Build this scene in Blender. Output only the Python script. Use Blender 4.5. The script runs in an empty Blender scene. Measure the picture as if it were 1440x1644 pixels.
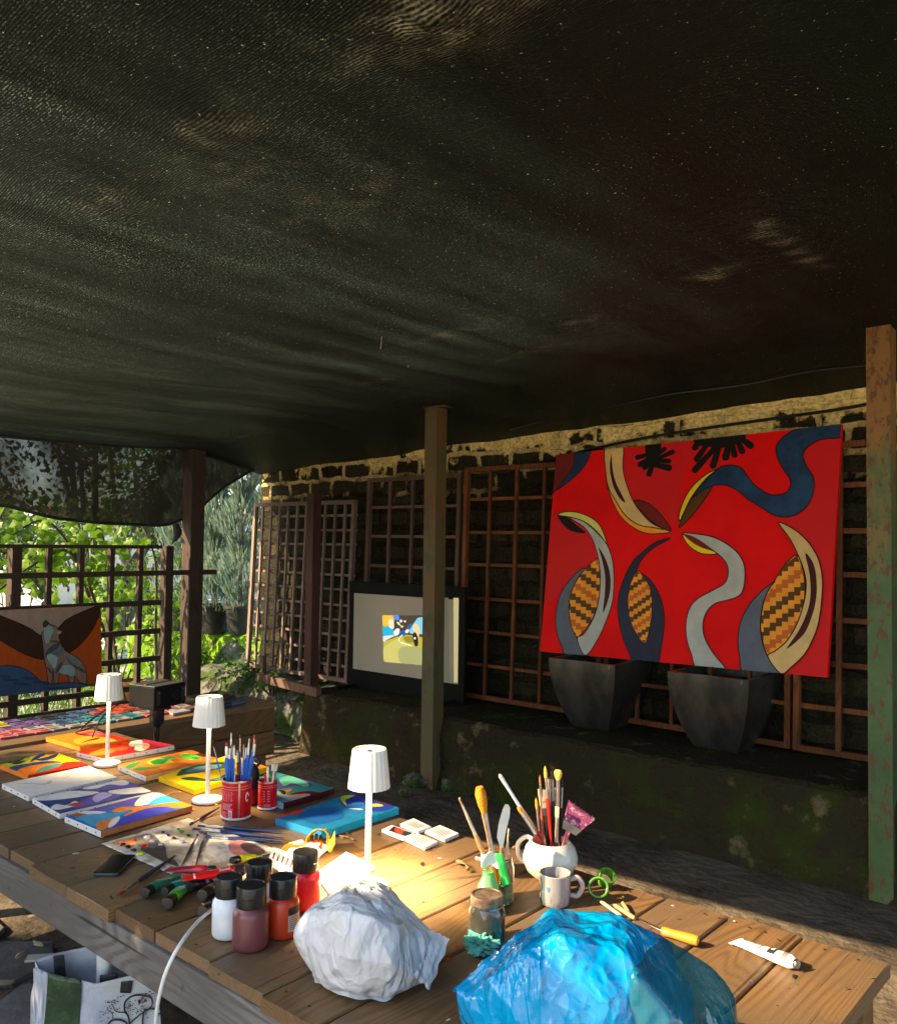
import bpy, bmesh, math, random
from mathutils import Vector, Matrix, noise
from mathutils.geometry import tessellate_polygon
R = math.radians
scene = bpy.context.scene
C = scene.collection
# ---------------------------------------------------------------- camera, world, sun, exposure
CAM_LOC = Vector((0, 0, 1.70))
CAM_M = Matrix.Rotation(R(40.9), 3, 'Z') @ Matrix.Rotation(R(90 + 2.08), 3, 'X') @ Matrix.Rotation(R(0.69), 3, 'Z')
F = 1403.0
cd = bpy.data.cameras.new('camera'); cam = bpy.data.objects.new('camera', cd); C.objects.link(cam)
cam.matrix_world = Matrix.Translation(CAM_LOC) @ CAM_M.to_4x4()
cd.sensor_fit = 'HORIZONTAL'; cd.sensor_width = 36; cd.lens = F / 1440 * 36
cd.clip_start = 0.05; cd.clip_end = 2000
scene.camera = cam
SUN_EL, SUN_TRAVEL = R(31), Vector((0.52, 0.854, 0))
w = bpy.data.worlds.new('World'); scene.world = w; w.use_nodes = True
nt = w.node_tree; bg = nt.nodes['Background']
sky = nt.nodes.new('ShaderNodeTexSky'); sky.sky_type = 'NISHITA'; sky.sun_disc = False
to_sun = Vector((-SUN_TRAVEL.x, -SUN_TRAVEL.y, 0)).normalized()
sky.sun_elevation = SUN_EL; sky.sun_rotation = math.atan2(to_sun.x, to_sun.y)
nt.links.new(sky.outputs[0], bg.inputs[0]); bg.inputs[1].default_value = 0.15
sd = bpy.data.lights.new('sun', 'SUN'); sd.energy = 5.0; sd.angle = R(0.5); sd.color = (1.0, 0.76, 0.46)
so = bpy.data.objects.new('sun', sd); C.objects.link(so)
sdir = Vector((to_sun.x * math.cos(SUN_EL), to_sun.y * math.cos(SUN_EL), math.sin(SUN_EL)))
so.rotation_euler = sdir.to_track_quat('Z', 'Y').to_euler()
scene.view_settings.view_transform = 'Standard'; scene.view_settings.look = 'None'
scene.view_settings.gamma = 1; scene.view_settings.exposure = 1.62

# ---------------------------------------------------------------- helpers
def ray(x, y):
    return (CAM_M @ Vector(((x - 720) / F, -(y - 822) / F, -1)))
def onz(x, y, z=0.75):
    d = ray(x, y); return CAM_LOC + d * ((z - CAM_LOC.z) / d.z)
def ony(x, y, Y):
    d = ray(x, y); return CAM_LOC + d * (Y / d.y)
def onx(x, y, X):
    d = ray(x, y); return CAM_LOC + d * (X / d.x)
def onpl(x, y, o, n):
    d = ray(x, y); return CAM_LOC + d * ((o - CAM_LOC).dot(n) / d.dot(n))
def depth(p): return -(CAM_M.transposed() @ (p - CAM_LOC)).z
def S(r, g, b):
    f = lambda c: (c / 255) / 12.92 if c <= 10 else (((c / 255) + 0.055) / 1.055) ** 2.4
    return (f(r), f(g), f(b))
MATS = {}
def N(nt, t, **kw):
    n = nt.nodes.new(t)
    for k, v in kw.items(): setattr(n, k, v)
    return n
def mat(name, col, rough=0.6, metal=0.0, col2=None, ns=6.0, lo=0.4, hi=0.6, bump=0.0, bs=40.0, spec=0.5, coat=0.0,
        trans=0.0, stretch=(1, 1, 1), col3=None, ns3=30.0, lo3=0.55, hi3=0.65, translucent=0.0, emit=None, emits=1.0, ior=1.45, detail=6, bd=0.01):
    if name in MATS: return MATS[name]
    m = bpy.data.materials.new(name); MATS[name] = m; m.use_nodes = True
    nt = m.node_tree; L = nt.links.new; p = nt.nodes['Principled BSDF']; out = nt.nodes['Material Output']
    p.inputs['Base Color'].default_value = (*col, 1); p.inputs['Roughness'].default_value = rough
    p.inputs['Metallic'].default_value = metal; p.inputs['Specular IOR Level'].default_value = spec
    p.inputs['Coat Weight'].default_value = coat; p.inputs['Transmission Weight'].default_value = trans; p.inputs['IOR'].default_value = ior
    if emit: p.inputs['Emission Color'].default_value = (*emit, 1); p.inputs['Emission Strength'].default_value = emits
    tc = N(nt, 'ShaderNodeTexCoord'); mp = N(nt, 'ShaderNodeMapping'); mp.inputs['Scale'].default_value = stretch
    L(tc.outputs['Object'], mp.inputs[0]); cur = None
    def layer(base, c2, sc, lo, hi):
        n = N(nt, 'ShaderNodeTexNoise'); n.inputs['Scale'].default_value = sc; n.inputs['Detail'].default_value = detail; n.inputs['Roughness'].default_value = 0.6
        L(mp.outputs[0], n.inputs['Vector'])
        mr = N(nt, 'ShaderNodeMapRange'); mr.inputs[1].default_value = lo; mr.inputs[2].default_value = hi; L(n.outputs[0], mr.inputs[0])
        mx = N(nt, 'ShaderNodeMix', data_type='RGBA'); L(mr.outputs[0], mx.inputs[0])
        if isinstance(base, tuple): mx.inputs[6].default_value = (*base, 1)
        else: L(base, mx.inputs[6])
        mx.inputs[7].default_value = (*c2, 1); return mx.outputs[2]
    if col2: cur = layer(col, col2, ns, lo, hi)
    if col3: cur = layer(cur or col, col3, ns3, lo3, hi3)
    if cur: L(cur, p.inputs['Base Color'])
    if bump:
        n = N(nt, 'ShaderNodeTexNoise'); n.inputs['Scale'].default_value = bs; n.inputs['Detail'].default_value = 8; L(mp.outputs[0], n.inputs['Vector'])
        b = N(nt, 'ShaderNodeBump'); b.inputs['Strength'].default_value = bump; b.inputs['Distance'].default_value = bd; L(n.outputs[0], b.inputs['Height']); L(b.outputs[0], p.inputs['Normal'])
    if translucent:
        t = N(nt, 'ShaderNodeBsdfTranslucent'); t.inputs[0].default_value = (*col, 1)
        if cur: L(cur, t.inputs[0])
        mx = N(nt, 'ShaderNodeMixShader'); mx.inputs[0].default_value = translucent
        L(p.outputs[0], mx.inputs[1]); L(t.outputs[0], mx.inputs[2]); L(mx.outputs[0], out.inputs[0])
    return m
def paint(rgb, rough=0.55):      # a brushed acrylic colour, photo sRGB triple
    c = S(*rgb); return mat('paint_%d_%d_%d' % rgb, c, rough, col2=tuple(min(1, v * 0.72) for v in c), ns=9, lo=0.35, hi=0.75, bump=0.15, bs=90, stretch=(1, 3, 1), bd=0.002, spec=0.25)
def plastic(rgb, rough=0.35): 
    c = S(*rgb); return mat('plastic_%d_%d_%d' % rgb, c, rough, col2=tuple(v * 0.85 for v in c), ns=20, lo=0.4, hi=0.8)

class MB:
    def __init__(s): s.v = []; s.f = []; s.m = []; s.sm = []; s.mats = []; s.rnd = []; s.r = 0.5
    def mi(s, m):
        if m not in s.mats: s.mats.append(m)
        return s.mats.index(m)
    def add(s, vs, fs, m, smooth=False):
        b = len(s.v); s.v += [Vector(v) for v in vs]; i = s.mi(m)
        for f in fs: s.f.append(tuple(b + k for k in f)); s.m.append(i); s.sm.append(smooth); s.rnd.append(s.r)
        return s
    def box(s, c, d, m, M=None):
        hx, hy, hz = d[0] / 2, d[1] / 2, d[2] / 2
        vs = [Vector((x, y, z)) for x in (-hx, hx) for y in (-hy, hy) for z in (-hz, hz)]
        if M: vs = [M @ v for v in vs]
        vs = [v + Vector(c) for v in vs]
        return s.add(vs, [(0, 1, 3, 2), (4, 6, 7, 5), (0, 4, 5, 1), (2, 3, 7, 6), (0, 2, 6, 4), (1, 5, 7, 3)], m)
    def bar(s, a, b, w, t, m, up=(0, 0, 1)):
        a, b = Vector(a), Vector(b); d = (b - a); l = d.length; d.normalize(); u = Vector(up)
        x = d.cross(u)
        if x.length < 1e-4: x = d.cross(Vector((1, 0, 0)))
        x.normalize(); z = x.cross(d)
        M = Matrix((x, d, z)).transposed()
        return s.box((a + b) / 2, (w, l, t), m, M)
    def tube(s, pts, rad, m, seg=10, cap=True, flat=None):
        pts = [Vector(p) for p in pts]; n = len(pts)
        if not hasattr(rad, '__len__'): rad = [rad] * n
        vs = []; u = None
        for i, p in enumerate(pts):
            d = (pts[min(i + 1, n - 1)] - pts[max(i - 1, 0)]).normalized()
            if u is None:
                u = d.cross(Vector((0, 0, 1)))
                if u.length < 0.05: u = d.cross(Vector((0, 1, 0)))
            u = (u - d * u.dot(d)).normalized(); v = d.cross(u)
            for k in range(seg):
                a = 2 * math.pi * k / seg
                fl = flat[i] if flat else 1
                vs.append(p + u * math.cos(a) * rad[i] + v * math.sin(a) * rad[i] * fl)
        fs = [(i * seg + k, i * seg + (k + 1) % seg, (i + 1) * seg + (k + 1) % seg, (i + 1) * seg + k) for i in range(n - 1) for k in range(seg)]
        s.add(vs, fs, m, True)
        if cap:
            s.add(vs[:seg], [tuple(range(seg))[::-1]], m); s.add(vs[-seg:], [tuple(range(seg))], m)
        return s
    def lathe(s, prof, m, seg=32, c=(0, 0, 0), rf=None, smooth=True):
        vs = []
        for (r, z) in prof:
            for k in range(seg):
                a = 2 * math.pi * k / seg; q = r * (rf(a) if rf else 1)
                vs.append(Vector((c[0] + q * math.cos(a), c[1] + q * math.sin(a), c[2] + z)))
        n = len(prof)
        fs = [(i * seg + k, i * seg + (k + 1) % seg, (i + 1) * seg + (k + 1) % seg, (i + 1) * seg + k) for i in range(n - 1) for k in range(seg)]
        return s.add(vs, fs, m, smooth)
    def poly(s, pts, m, off=Vector((0, 0, 0))):
        pts = [Vector(p) + off for p in pts]
        if len(pts) < 3: return s
        tr = tessellate_polygon([pts])
        return s.add(pts, [tuple(t) for t in tr], m)
    def grid(s, nu, nv, fn, m, smooth=True):
        vs = [fn(i / nu, j / nv) for j in range(nv + 1) for i in range(nu + 1)]
        fs = [(j * (nu + 1) + i, j * (nu + 1) + i + 1, (j + 1) * (nu + 1) + i + 1, (j + 1) * (nu + 1) + i) for j in range(nv) for i in range(nu)]
        return s.add(vs, fs, m, smooth)
    def sphere(s, c, r, m, seg=16, rings=10, sc=(1, 1, 1)):
        return s.lathe([(max(1e-4, r * math.sin(math.pi * i / rings)) * sc[0], -r * math.cos(math.pi * i / rings) * sc[2]) for i in range(rings + 1)], m, seg, c)
    def build(s, name, parent=None, label=None, bevel=0, org=None, sharp=38, solid=0):
        me = bpy.data.meshes.new(name)
        o0 = Vector(org) if org is not None else Vector((0, 0, 0))
        me.from_pydata([v - o0 for v in s.v], [], s.f); 
        for m in s.mats: me.materials.append(m)
        me.polygons.foreach_set('material_index', s.m); me.polygons.foreach_set('use_smooth', s.sm)
        at = me.attributes.new('rnd', 'FLOAT', 'FACE'); at.data.foreach_set('value', s.rnd)
        me.update()
        if any(s.sm): me.set_sharp_from_angle(angle=R(sharp))
        o = bpy.data.objects.new(name, me); C.objects.link(o); o.location = o0
        if parent: o.parent = parent
        if bevel:
            b = o.modifiers.new('bevel', 'BEVEL'); b.width = bevel; b.segments = 2; b.limit_method = 'ANGLE'; b.angle_limit = R(40)
        if solid:
            b = o.modifiers.new('solid', 'SOLIDIFY'); b.thickness = solid; b.offset = 0
        if label: o['label'] = label
        return o
def tag(o, label, cat, group=None):
    o['label'] = label; o['category'] = cat
    if group: o['group'] = group
    return o
def thing(name, label, cat, loc=(0, 0, 0), rz=0, group=None):
    o = bpy.data.objects.new(name, None); C.objects.link(o); o.location = loc; o.rotation_euler = (0, 0, rz); o.empty_display_size = 0.05
    return tag(o, label, cat, group)
def structure(o, kind='structure'): o['kind'] = kind; return o
def copy_tree(o, parent=None):
    c = o.copy(); C.objects.link(c); c.parent = parent
    for ch in o.children: copy_tree(ch, c)
    return c
def rot_to(v):       # rotation matrix taking +Z to v
    return Vector(v).to_track_quat('Z', 'Y').to_matrix()
def smooth_closed(pts, k=5):
    n = len(pts); out = []
    for i in range(n):
        p0, p1, p2, p3 = (Vector(pts[(i + j - 1) % n][:2]) for j in range(4))
        for t in range(k):
            u = t / k
            out.append(0.5 * ((2 * p1) + (p2 - p0) * u + (2 * p0 - 5 * p1 + 4 * p2 - p3) * u * u + (3 * p1 - p0 - 3 * p2 + p3) * u ** 3))
    return out
def crv(pts, k=6):   # open catmull-rom in 3D
    pts = [Vector(p) for p in pts]; P = [pts[0]] + pts + [pts[-1]]; out = []
    for i in range(len(pts) - 1):
        p0, p1, p2, p3 = P[i:i + 4]
        for t in range(k):
            u = t / k
            out.append(0.5 * ((2 * p1) + (p2 - p0) * u + (2 * p0 - 5 * p1 + 4 * p2 - p3) * u * u + (3 * p1 - p0 - 3 * p2 + p3) * u ** 3))
    return out + [pts[-1]]
def clip_poly(sub, clip):    # Sutherland-Hodgman, convex clip polygon, 2D
    area = sum(clip[i][0] * clip[(i + 1) % len(clip)][1] - clip[(i + 1) % len(clip)][0] * clip[i][1] for i in range(len(clip)))
    sg = 1 if area > 0 else -1
    out = [Vector(p) for p in sub]
    for i in range(len(clip)):
        a, b = Vector(clip[i]), Vector(clip[(i + 1) % len(clip)]); e = b - a
        ins = lambda p: sg * (e.x * (p.y - a.y) - e.y * (p.x - a.x)) >= -1e-9
        inp, out = out, []
        for j in range(len(inp)):
            p, q = inp[j], inp[(j + 1) % len(inp)]
            ip, iq = ins(p), ins(q)
            if ip: out.append(p)
            if ip != iq:
                d = q - p; den = e.x * d.y - e.y * d.x
                if abs(den) > 1e-12: out.append(p + d * ((e.x * (a.y - p.y) - e.y * (a.x - p.x)) / den))
        if len(out) < 3: return []
    return out
class Art:
    """flat painted shapes on a canvas plane; shapes are given as points seen on that plane"""
    def __init__(s, o, n, quad, step=0.0001):
        s.o, s.n = Vector(o), Vector(n).normalized(); s.mb = MB(); s.step = step; s.k = 1
        u = (quad[1] - quad[0]).normalized(); s.u = (u - s.n * u.dot(s.n)).normalized(); s.v = s.n.cross(s.u)
        s.clip = [s.to2(q) for q in quad]
    def to2(s, p): d = p - s.o; return Vector((d.dot(s.u), d.dot(s.v)))
    def to3(s, q): return s.o + s.u * q.x + s.v * q.y + s.n * (s.k * s.step)
    def px(s, pts): return [s.to2(onpl(x, y, s.o, s.n)) for x, y in pts]
    def fill(s, pts, m, smooth=True, clip=None, line=None, lw=0.006):
        q = s.px(pts); 
        if smooth: q = smooth_closed(q, 5)
        full = q
        q = clip_poly(q, clip or s.clip)
        if len(q) > 2: s.mb.poly([s.to3(p) for p in q], m); s.k += 1
        if line:
            n = len(full)
            for i in range(n):
                a, b = full[i], full[(i + 1) % n]; d = b - a
                if d.length < 1e-6: continue
                h = Vector((-d.y, d.x)).normalized() * lw / 2; e = d.normalized() * lw * 0.3
                r = clip_poly([a - h - e, b - h + e, b + h + e, a + h - e], s.clip)
                if len(r) > 2: s.mb.add([s.to3(p) for p in r], [tuple(range(len(r)))], line)
            s.k += 1
        return full
    def cap(s, x0, y0, x1, y1, w0, m, w1=None):
        w1 = w1 or w0; a, b = Vector((x0, y0)), Vector((x1, y1)); d = (b - a).normalized(); h = Vector((-d.y, d.x))
        ang0 = math.atan2(h.y, h.x); pts = []
        for k in range(7): t = ang0 + math.pi * k / 6; pts.append(a + Vector((math.cos(t), math.sin(t))) * w0)
        for k in range(7): t = ang0 + math.pi + math.pi * k / 6; pts.append(b + Vector((math.cos(t), math.sin(t))) * w1)
        s.fill([(p.x, p.y) for p in pts], m, False)
    def stripes(s, seedpx, x0, x1, y0, y1, dx, slope, pitch, mats):
        seed = s.px(seedpx); nx = int((x1 - x0) / dx); ny = int((y1 - y0) / pitch) + 6
        for k in range(-6, ny):
            for j in range(nx + 1):
                X = x0 + j * dx; off = y0 + k * pitch + j * slope
                q = s.px([(X, off), (X + dx, off), (X + dx, off + pitch * 0.5), (X, off + pitch * 0.5)])
                q = clip_poly(q, seed)
                if len(q) > 2: s.mb.add([s.to3(p) for p in q], [tuple(range(len(q)))], mats[k % len(mats)])
        s.k += 1
# ---------------------------------------------------------------- special materials
def wood_mat(name, c1, c2, c3, axis=1, rough=0.6, grain=1.0, spec=0.15):
    m = bpy.data.materials.new(name); m.use_nodes = True; nt = m.node_tree; L = nt.links.new; p = nt.nodes['Principled BSDF']
    tc = N(nt, 'ShaderNodeTexCoord'); at = N(nt, 'ShaderNodeAttribute', attribute_name='rnd')
    off = N(nt, 'ShaderNodeVectorMath', operation='SCALE'); off.inputs[0].default_value = (3.1, 7.7, 1.3); L(at.outputs['Fac'], off.inputs['Scale'])
    ad = N(nt, 'ShaderNodeVectorMath', operation='ADD'); L(tc.outputs['Object'], ad.inputs[0]); L(off.outputs[0], ad.inputs[1])
    mp = N(nt, 'ShaderNodeMapping'); sc = [1, 1, 1]; sc[axis] = 0.16; mp.inputs['Scale'].default_value = sc; L(ad.outputs[0], mp.inputs[0])
    n1 = N(nt, 'ShaderNodeTexNoise'); n1.inputs['Scale'].default_value = 4.2; n1.inputs['Detail'].default_value = 1.2; n1.inputs['Distortion'].default_value = 0.25; L(mp.outputs[0], n1.inputs['Vector'])
    mul = N(nt, 'ShaderNodeMath', operation='MULTIPLY'); mul.inputs[1].default_value = 250 * grain; L(n1.outputs[0], mul.inputs[0])
    sn = N(nt, 'ShaderNodeMath', operation='SINE'); L(mul.outputs[0], sn.inputs[0])
    r1 = N(nt, 'ShaderNodeMapRange'); r1.inputs[1].default_value = -0.4; r1.inputs[2].default_value = 1; L(sn.outputs[0], r1.inputs[0])
    mp2 = N(nt, 'ShaderNodeMapping'); sc = [1, 1, 1]; sc[axis] = 0.02; mp2.inputs['Scale'].default_value = sc; L(ad.outputs[0], mp2.inputs[0])
    n2 = N(nt, 'ShaderNodeTexNoise'); n2.inputs['Scale'].default_value = 190; n2.inputs['Detail'].default_value = 5; L(mp2.outputs[0], n2.inputs['Vector'])
    n4 = N(nt, 'ShaderNodeTexNoise'); n4.inputs['Scale'].default_value = 75; n4.inputs['Detail'].default_value = 3; L(mp2.outputs[0], n4.inputs['Vector'])
    ck = N(nt, 'ShaderNodeMapRange'); ck.inputs[1].default_value = 0.66; ck.inputs[2].default_value = 0.71; L(n4.outputs[0], ck.inputs[0])
    n3 = N(nt, 'ShaderNodeTexNoise'); n3.inputs['Scale'].default_value = 2.6; n3.inputs['Detail'].default_value = 6; L(ad.outputs[0], n3.inputs['Vector'])
    a = N(nt, 'ShaderNodeMix', data_type='RGBA'); a.inputs[6].default_value = (*c1, 1); a.inputs[7].default_value = (*c2, 1)
    f = N(nt, 'ShaderNodeMath', operation='MULTIPLY'); L(r1.outputs[0], f.inputs[0]); L(n2.outputs[0], f.inputs[1]); 
    f2 = N(nt, 'ShaderNodeMath', operation='MULTIPLY'); f2.inputs[1].default_value = 1.25; L(f.outputs[0], f2.inputs[0]); L(f2.outputs[0], a.inputs[0])
    r3 = N(nt, 'ShaderNodeMapRange'); r3.inputs[1].default_value = 0.38; r3.inputs[2].default_value = 0.62; L(n3.outputs[0], r3.inputs[0])
    b = N(nt, 'ShaderNodeMix', data_type='RGBA'); L(r3.outputs[0], b.inputs[0]); L(a.outputs[2], b.inputs[6]); b.inputs[7].default_value = (*c3, 1)
    hv = N(nt, 'ShaderNodeHueSaturation'); mr = N(nt, 'ShaderNodeMapRange'); mr.inputs[3].default_value = 0.75; mr.inputs[4].default_value = 1.25
    L(at.outputs['Fac'], mr.inputs[0]); L(mr.outputs[0], hv.inputs['Value']); L(b.outputs[2], hv.inputs['Color']); 
    cm = N(nt, 'ShaderNodeMix', data_type='RGBA'); cm.inputs[7].default_value = (c2[0] * .25, c2[1] * .25, c2[2] * .25, 1); ckm = N(nt, 'ShaderNodeMath', operation='MULTIPLY'); ckm.inputs[1].default_value = .75; L(ck.outputs[0], ckm.inputs[0]); L(ckm.outputs[0], cm.inputs[0]); L(hv.outputs[0], cm.inputs[6])
    ns_ = N(nt, 'ShaderNodeTexNoise'); ns_.inputs['Scale'].default_value = 9; ns_.inputs['Detail'].default_value = 8; ns_.inputs['Roughness'].default_value = .7; L(ad.outputs[0], ns_.inputs['Vector'])
    sr_ = N(nt, 'ShaderNodeMapRange'); sr_.inputs[1].default_value = 0.6; sr_.inputs[2].default_value = 0.72; sr_.inputs[4].default_value = .6; L(ns_.outputs[0], sr_.inputs[0])
    st_ = N(nt, 'ShaderNodeMix', data_type='RGBA'); st_.inputs[7].default_value = (c2[0] * .45, c2[1] * .42, c2[2] * .4, 1); L(sr_.outputs[0], st_.inputs[0]); L(cm.outputs[2], st_.inputs[6]); L(st_.outputs[2], p.inputs['Base Color'])
    bp = N(nt, 'ShaderNodeBump'); bp.inputs['Strength'].default_value = 0.5; bp.inputs['Distance'].default_value = 0.0025; hh_ = N(nt, 'ShaderNodeMath', operation='SUBTRACT'); L(n2.outputs[0], hh_.inputs[0]); L(ck.outputs[0], hh_.inputs[1]); L(hh_.outputs[0], bp.inputs['Height']); L(bp.outputs[0], p.inputs['Normal'])
    p.inputs['Roughness'].default_value = rough; p.inputs['Specular IOR Level'].default_value = spec
    return m
W_TABLE = wood_mat('table_wood', (0.215, 0.118, 0.048), (0.100, 0.055, 0.025), (0.14, 0.092, 0.052), 1, 0.45, 1.0, 0.35)
W_GREY = wood_mat('weathered_wood', (0.21, 0.195, 0.18), (0.075, 0.066, 0.06), (0.13, 0.115, 0.10), 0, 0.8, 1.2, 0.15)
W_CRATE = wood_mat('bench_wood', (0.19, 0.105, 0.045), (0.11, 0.06, 0.028), (0.15, 0.085, 0.04), 1, 0.65, 0.6)
W_LATH = wood_mat('lath_wood', (0.21, 0.07, 0.022), (0.09, 0.03, 0.011), (0.115, 0.042, 0.016), 2, 0.6, 0.6)
W_LATH_SKY = wood_mat('skylit_lath_wood', (0.24, 0.17, 0.14), (0.13, 0.085, 0.07), (0.19, 0.14, 0.12), 2, 0.7, 0.6)  # lath wood paled: skylight on the left trellis put into its colour
W_LATHD = wood_mat('dark_lath_wood', (0.16, 0.085, 0.06), (0.10, 0.055, 0.04), (0.13, 0.09, 0.07), 2, 0.7, 0.6)
W_FENCE = wood_mat('fence_wood', (0.075, 0.05, 0.04), (0.04, 0.028, 0.022), (0.06, 0.045, 0.035), 2, 0.8, 0.6)

def cloth_mat():
    m = bpy.data.materials.new('shade_cloth'); m.use_nodes = True; nt = m.node_tree; L = nt.links.new; p = nt.nodes['Principled BSDF']; out = nt.nodes['Material Output']
    tc = N(nt, 'ShaderNodeTexCoord'); wa = N(nt, 'ShaderNodeAttribute', attribute_name='weave')
    def noi(src, sc, det, st=(1, 1, 1), ro=.55):
        mp = N(nt, 'ShaderNodeMapping'); mp.inputs['Scale'].default_value = st; L(src, mp.inputs[0])
        n = N(nt, 'ShaderNodeTexNoise'); n.inputs['Scale'].default_value = sc; n.inputs['Detail'].default_value = det; n.inputs['Roughness'].default_value = ro; L(mp.outputs[0], n.inputs['Vector']); return n.outputs[0]
    def mr(src, a, b, c=0.0, d=1.0):
        r = N(nt, 'ShaderNodeMapRange'); r.inputs[1].default_value = a; r.inputs[2].default_value = b; r.inputs[3].default_value = c; r.inputs[4].default_value = d; L(src, r.inputs[0]); return r.outputs[0]
    def mt(op, a, b):
        r = N(nt, 'ShaderNodeMath', operation=op)
        for k, v in ((0, a), (1, b)):
            if isinstance(v, (int, float)): r.inputs[k].default_value = v
            else: L(v, r.inputs[k])
        return r.outputs[0]
    wv = N(nt, 'ShaderNodeTexWave', wave_type='BANDS', bands_direction='Y'); wv.inputs['Scale'].default_value = 40; wv.inputs['Distortion'].default_value = 1.6; wv.inputs['Detail'].default_value = 2.0; wv.inputs['Detail Scale'].default_value = 0.12; L(wa.outputs['Vector'], wv.inputs['Vector'])
    thr = wv.outputs['Fac']; fine = noi(wa.outputs['Vector'], 150, 2, (.7, 1, 1)); speck = noi(tc.outputs['Object'], 110, 3)
    big = noi(tc.outputs['Object'], 1.0, 6, (1.6, .35, 1), .62); folds = noi(tc.outputs['Object'], 3.2, 4, (1.6, .16, 1)); gl_patch = noi(tc.outputs['Object'], 1.4, 7)
    gl = mt('MULTIPLY', mr(thr, .35, .9), mr(fine, .50, .66)); gl = mt('MULTIPLY', gl, mr(gl_patch, .36, .66, .15, 1.0))  # gl: glints on the threads, put in as paler colour in patches
    # shade towards the right and along the wall, put into transmission and glint colour
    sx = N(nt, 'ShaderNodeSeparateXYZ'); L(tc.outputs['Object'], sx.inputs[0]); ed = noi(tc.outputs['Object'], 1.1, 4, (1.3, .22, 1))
    xs = mt('ADD', sx.outputs['X'], mt('MULTIPLY', ed, 1.8)); shade_x = mr(xs, .55, 1.75, 1.0, .05); shade_y = mr(mt('ADD', sx.outputs['Y'], mt('MULTIPLY', ed, 1.2)), -.6, 2.1, 1.0, .06)
    gl = mt('MULTIPLY', gl, mr(mt('MULTIPLY', shade_x, shade_y), 0, 1, .30, 1.0)); gb = mr(folds, .40, .62, .65, 1.0); gl = mt('MULTIPLY', gl, gb)
    sp = mr(speck, .70, .73)
    a = N(nt, 'ShaderNodeMix', data_type='RGBA'); L(gl, a.inputs[0]); a.inputs[6].default_value = (0.006, 0.008, 0.006, 1); a.inputs[7].default_value = (0.20, 0.24, 0.18, 1)
    b = N(nt, 'ShaderNodeMix', data_type='RGBA'); L(sp, b.inputs[0]); L(a.outputs[2], b.inputs[6]); b.inputs[7].default_value = (0.7, 0.66, 0.5, 1)
    dn = noi(tc.outputs['Object'], 2.3, 9, (1, 1, 1), .72); c = N(nt, 'ShaderNodeMix', data_type='RGBA'); L(mr(dn, .66, .74, 0, .7), c.inputs[0]); L(b.outputs[2], c.inputs[6]); c.inputs[7].default_value = (0.10, 0.07, 0.04, 1)
    du = N(nt, 'ShaderNodeAttribute', attribute_name='dust_highlight'); df = mt('MULTIPLY', du.outputs['Fac'], mr(mt('ADD', mt('MULTIPLY', thr, .25), fine), .50, .78))  # pale pucker highlights and dusty streaks, both put into the cloth colour
    c2 = N(nt, 'ShaderNodeMix', data_type='RGBA'); L(df, c2.inputs[0]); L(c.outputs[2], c2.inputs[6]); c2.inputs[7].default_value = (0.62, 0.60, 0.44, 1)
    L(c2.outputs[2], p.inputs['Base Color']); p.inputs['Roughness'].default_value = 0.5; p.inputs['Specular IOR Level'].default_value = 0.12
    h = mt('ADD', mt('MULTIPLY', thr, 1.0), mt('MULTIPLY', fine, .8)); b1 = N(nt, 'ShaderNodeBump'); b1.inputs['Strength'].default_value = .9; b1.inputs['Distance'].default_value = .003; L(h, b1.inputs['Height'])
    b2 = N(nt, 'ShaderNodeBump'); b2.inputs['Strength'].default_value = .25; b2.inputs['Distance'].default_value = .02; L(folds, b2.inputs['Height']); L(b1.outputs[0], b2.inputs['Normal']); L(b2.outputs[0], p.inputs['Normal'])
    t = N(nt, 'ShaderNodeBsdfTranslucent'); t.inputs[0].default_value = (0.34, 0.44, 0.30, 1)
    tf = mt('MULTIPLY', mr(big, .30, .70, .04, .10), mr(gl, 0, 1, .15, 5.0)); tf = mt('MAXIMUM', mt('MULTIPLY', tf, mr(folds, .38, .62, .55, 1.4)), mt('MULTIPLY', sp, .45))
    tf = mt('MULTIPLY', mt('MULTIPLY', tf, shade_x), shade_y)
    ms = N(nt, 'ShaderNodeMixShader'); L(tf, ms.inputs[0]); L(p.outputs[0], ms.inputs[1]); L(t.outputs[0], ms.inputs[2]); L(ms.outputs[0], out.inputs[0]); return m
def net_mat():
    m = bpy.data.materials.new('net_fabric'); m.use_nodes = True; nt = m.node_tree; L = nt.links.new; p = nt.nodes['Principled BSDF']; out = nt.nodes['Material Output']
    p.inputs['Base Color'].default_value = (0.028, 0.025, 0.021, 1); p.inputs['Roughness'].default_value = 0.7
    tc = N(nt, 'ShaderNodeTexCoord'); n = N(nt, 'ShaderNodeTexNoise'); n.inputs['Scale'].default_value = 3.5; n.inputs['Detail'].default_value = 9; n.inputs['Roughness'].default_value = 0.75; L(tc.outputs['Object'], n.inputs['Vector'])
    mr = N(nt, 'ShaderNodeMapRange'); mr.inputs[1].default_value = 0.42; mr.inputs[2].default_value = 0.75; mr.inputs[3].default_value = 0.02; mr.inputs[4].default_value = 0.13; L(n.outputs[0], mr.inputs[0])
    t = N(nt, 'ShaderNodeBsdfTransparent'); ms = N(nt, 'ShaderNodeMixShader'); L(mr.outputs[0], ms.inputs[0]); L(p.outputs[0], ms.inputs[1]); L(t.outputs[0], ms.inputs[2]); L(ms.outputs[0], out.inputs[0]); return m
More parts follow.
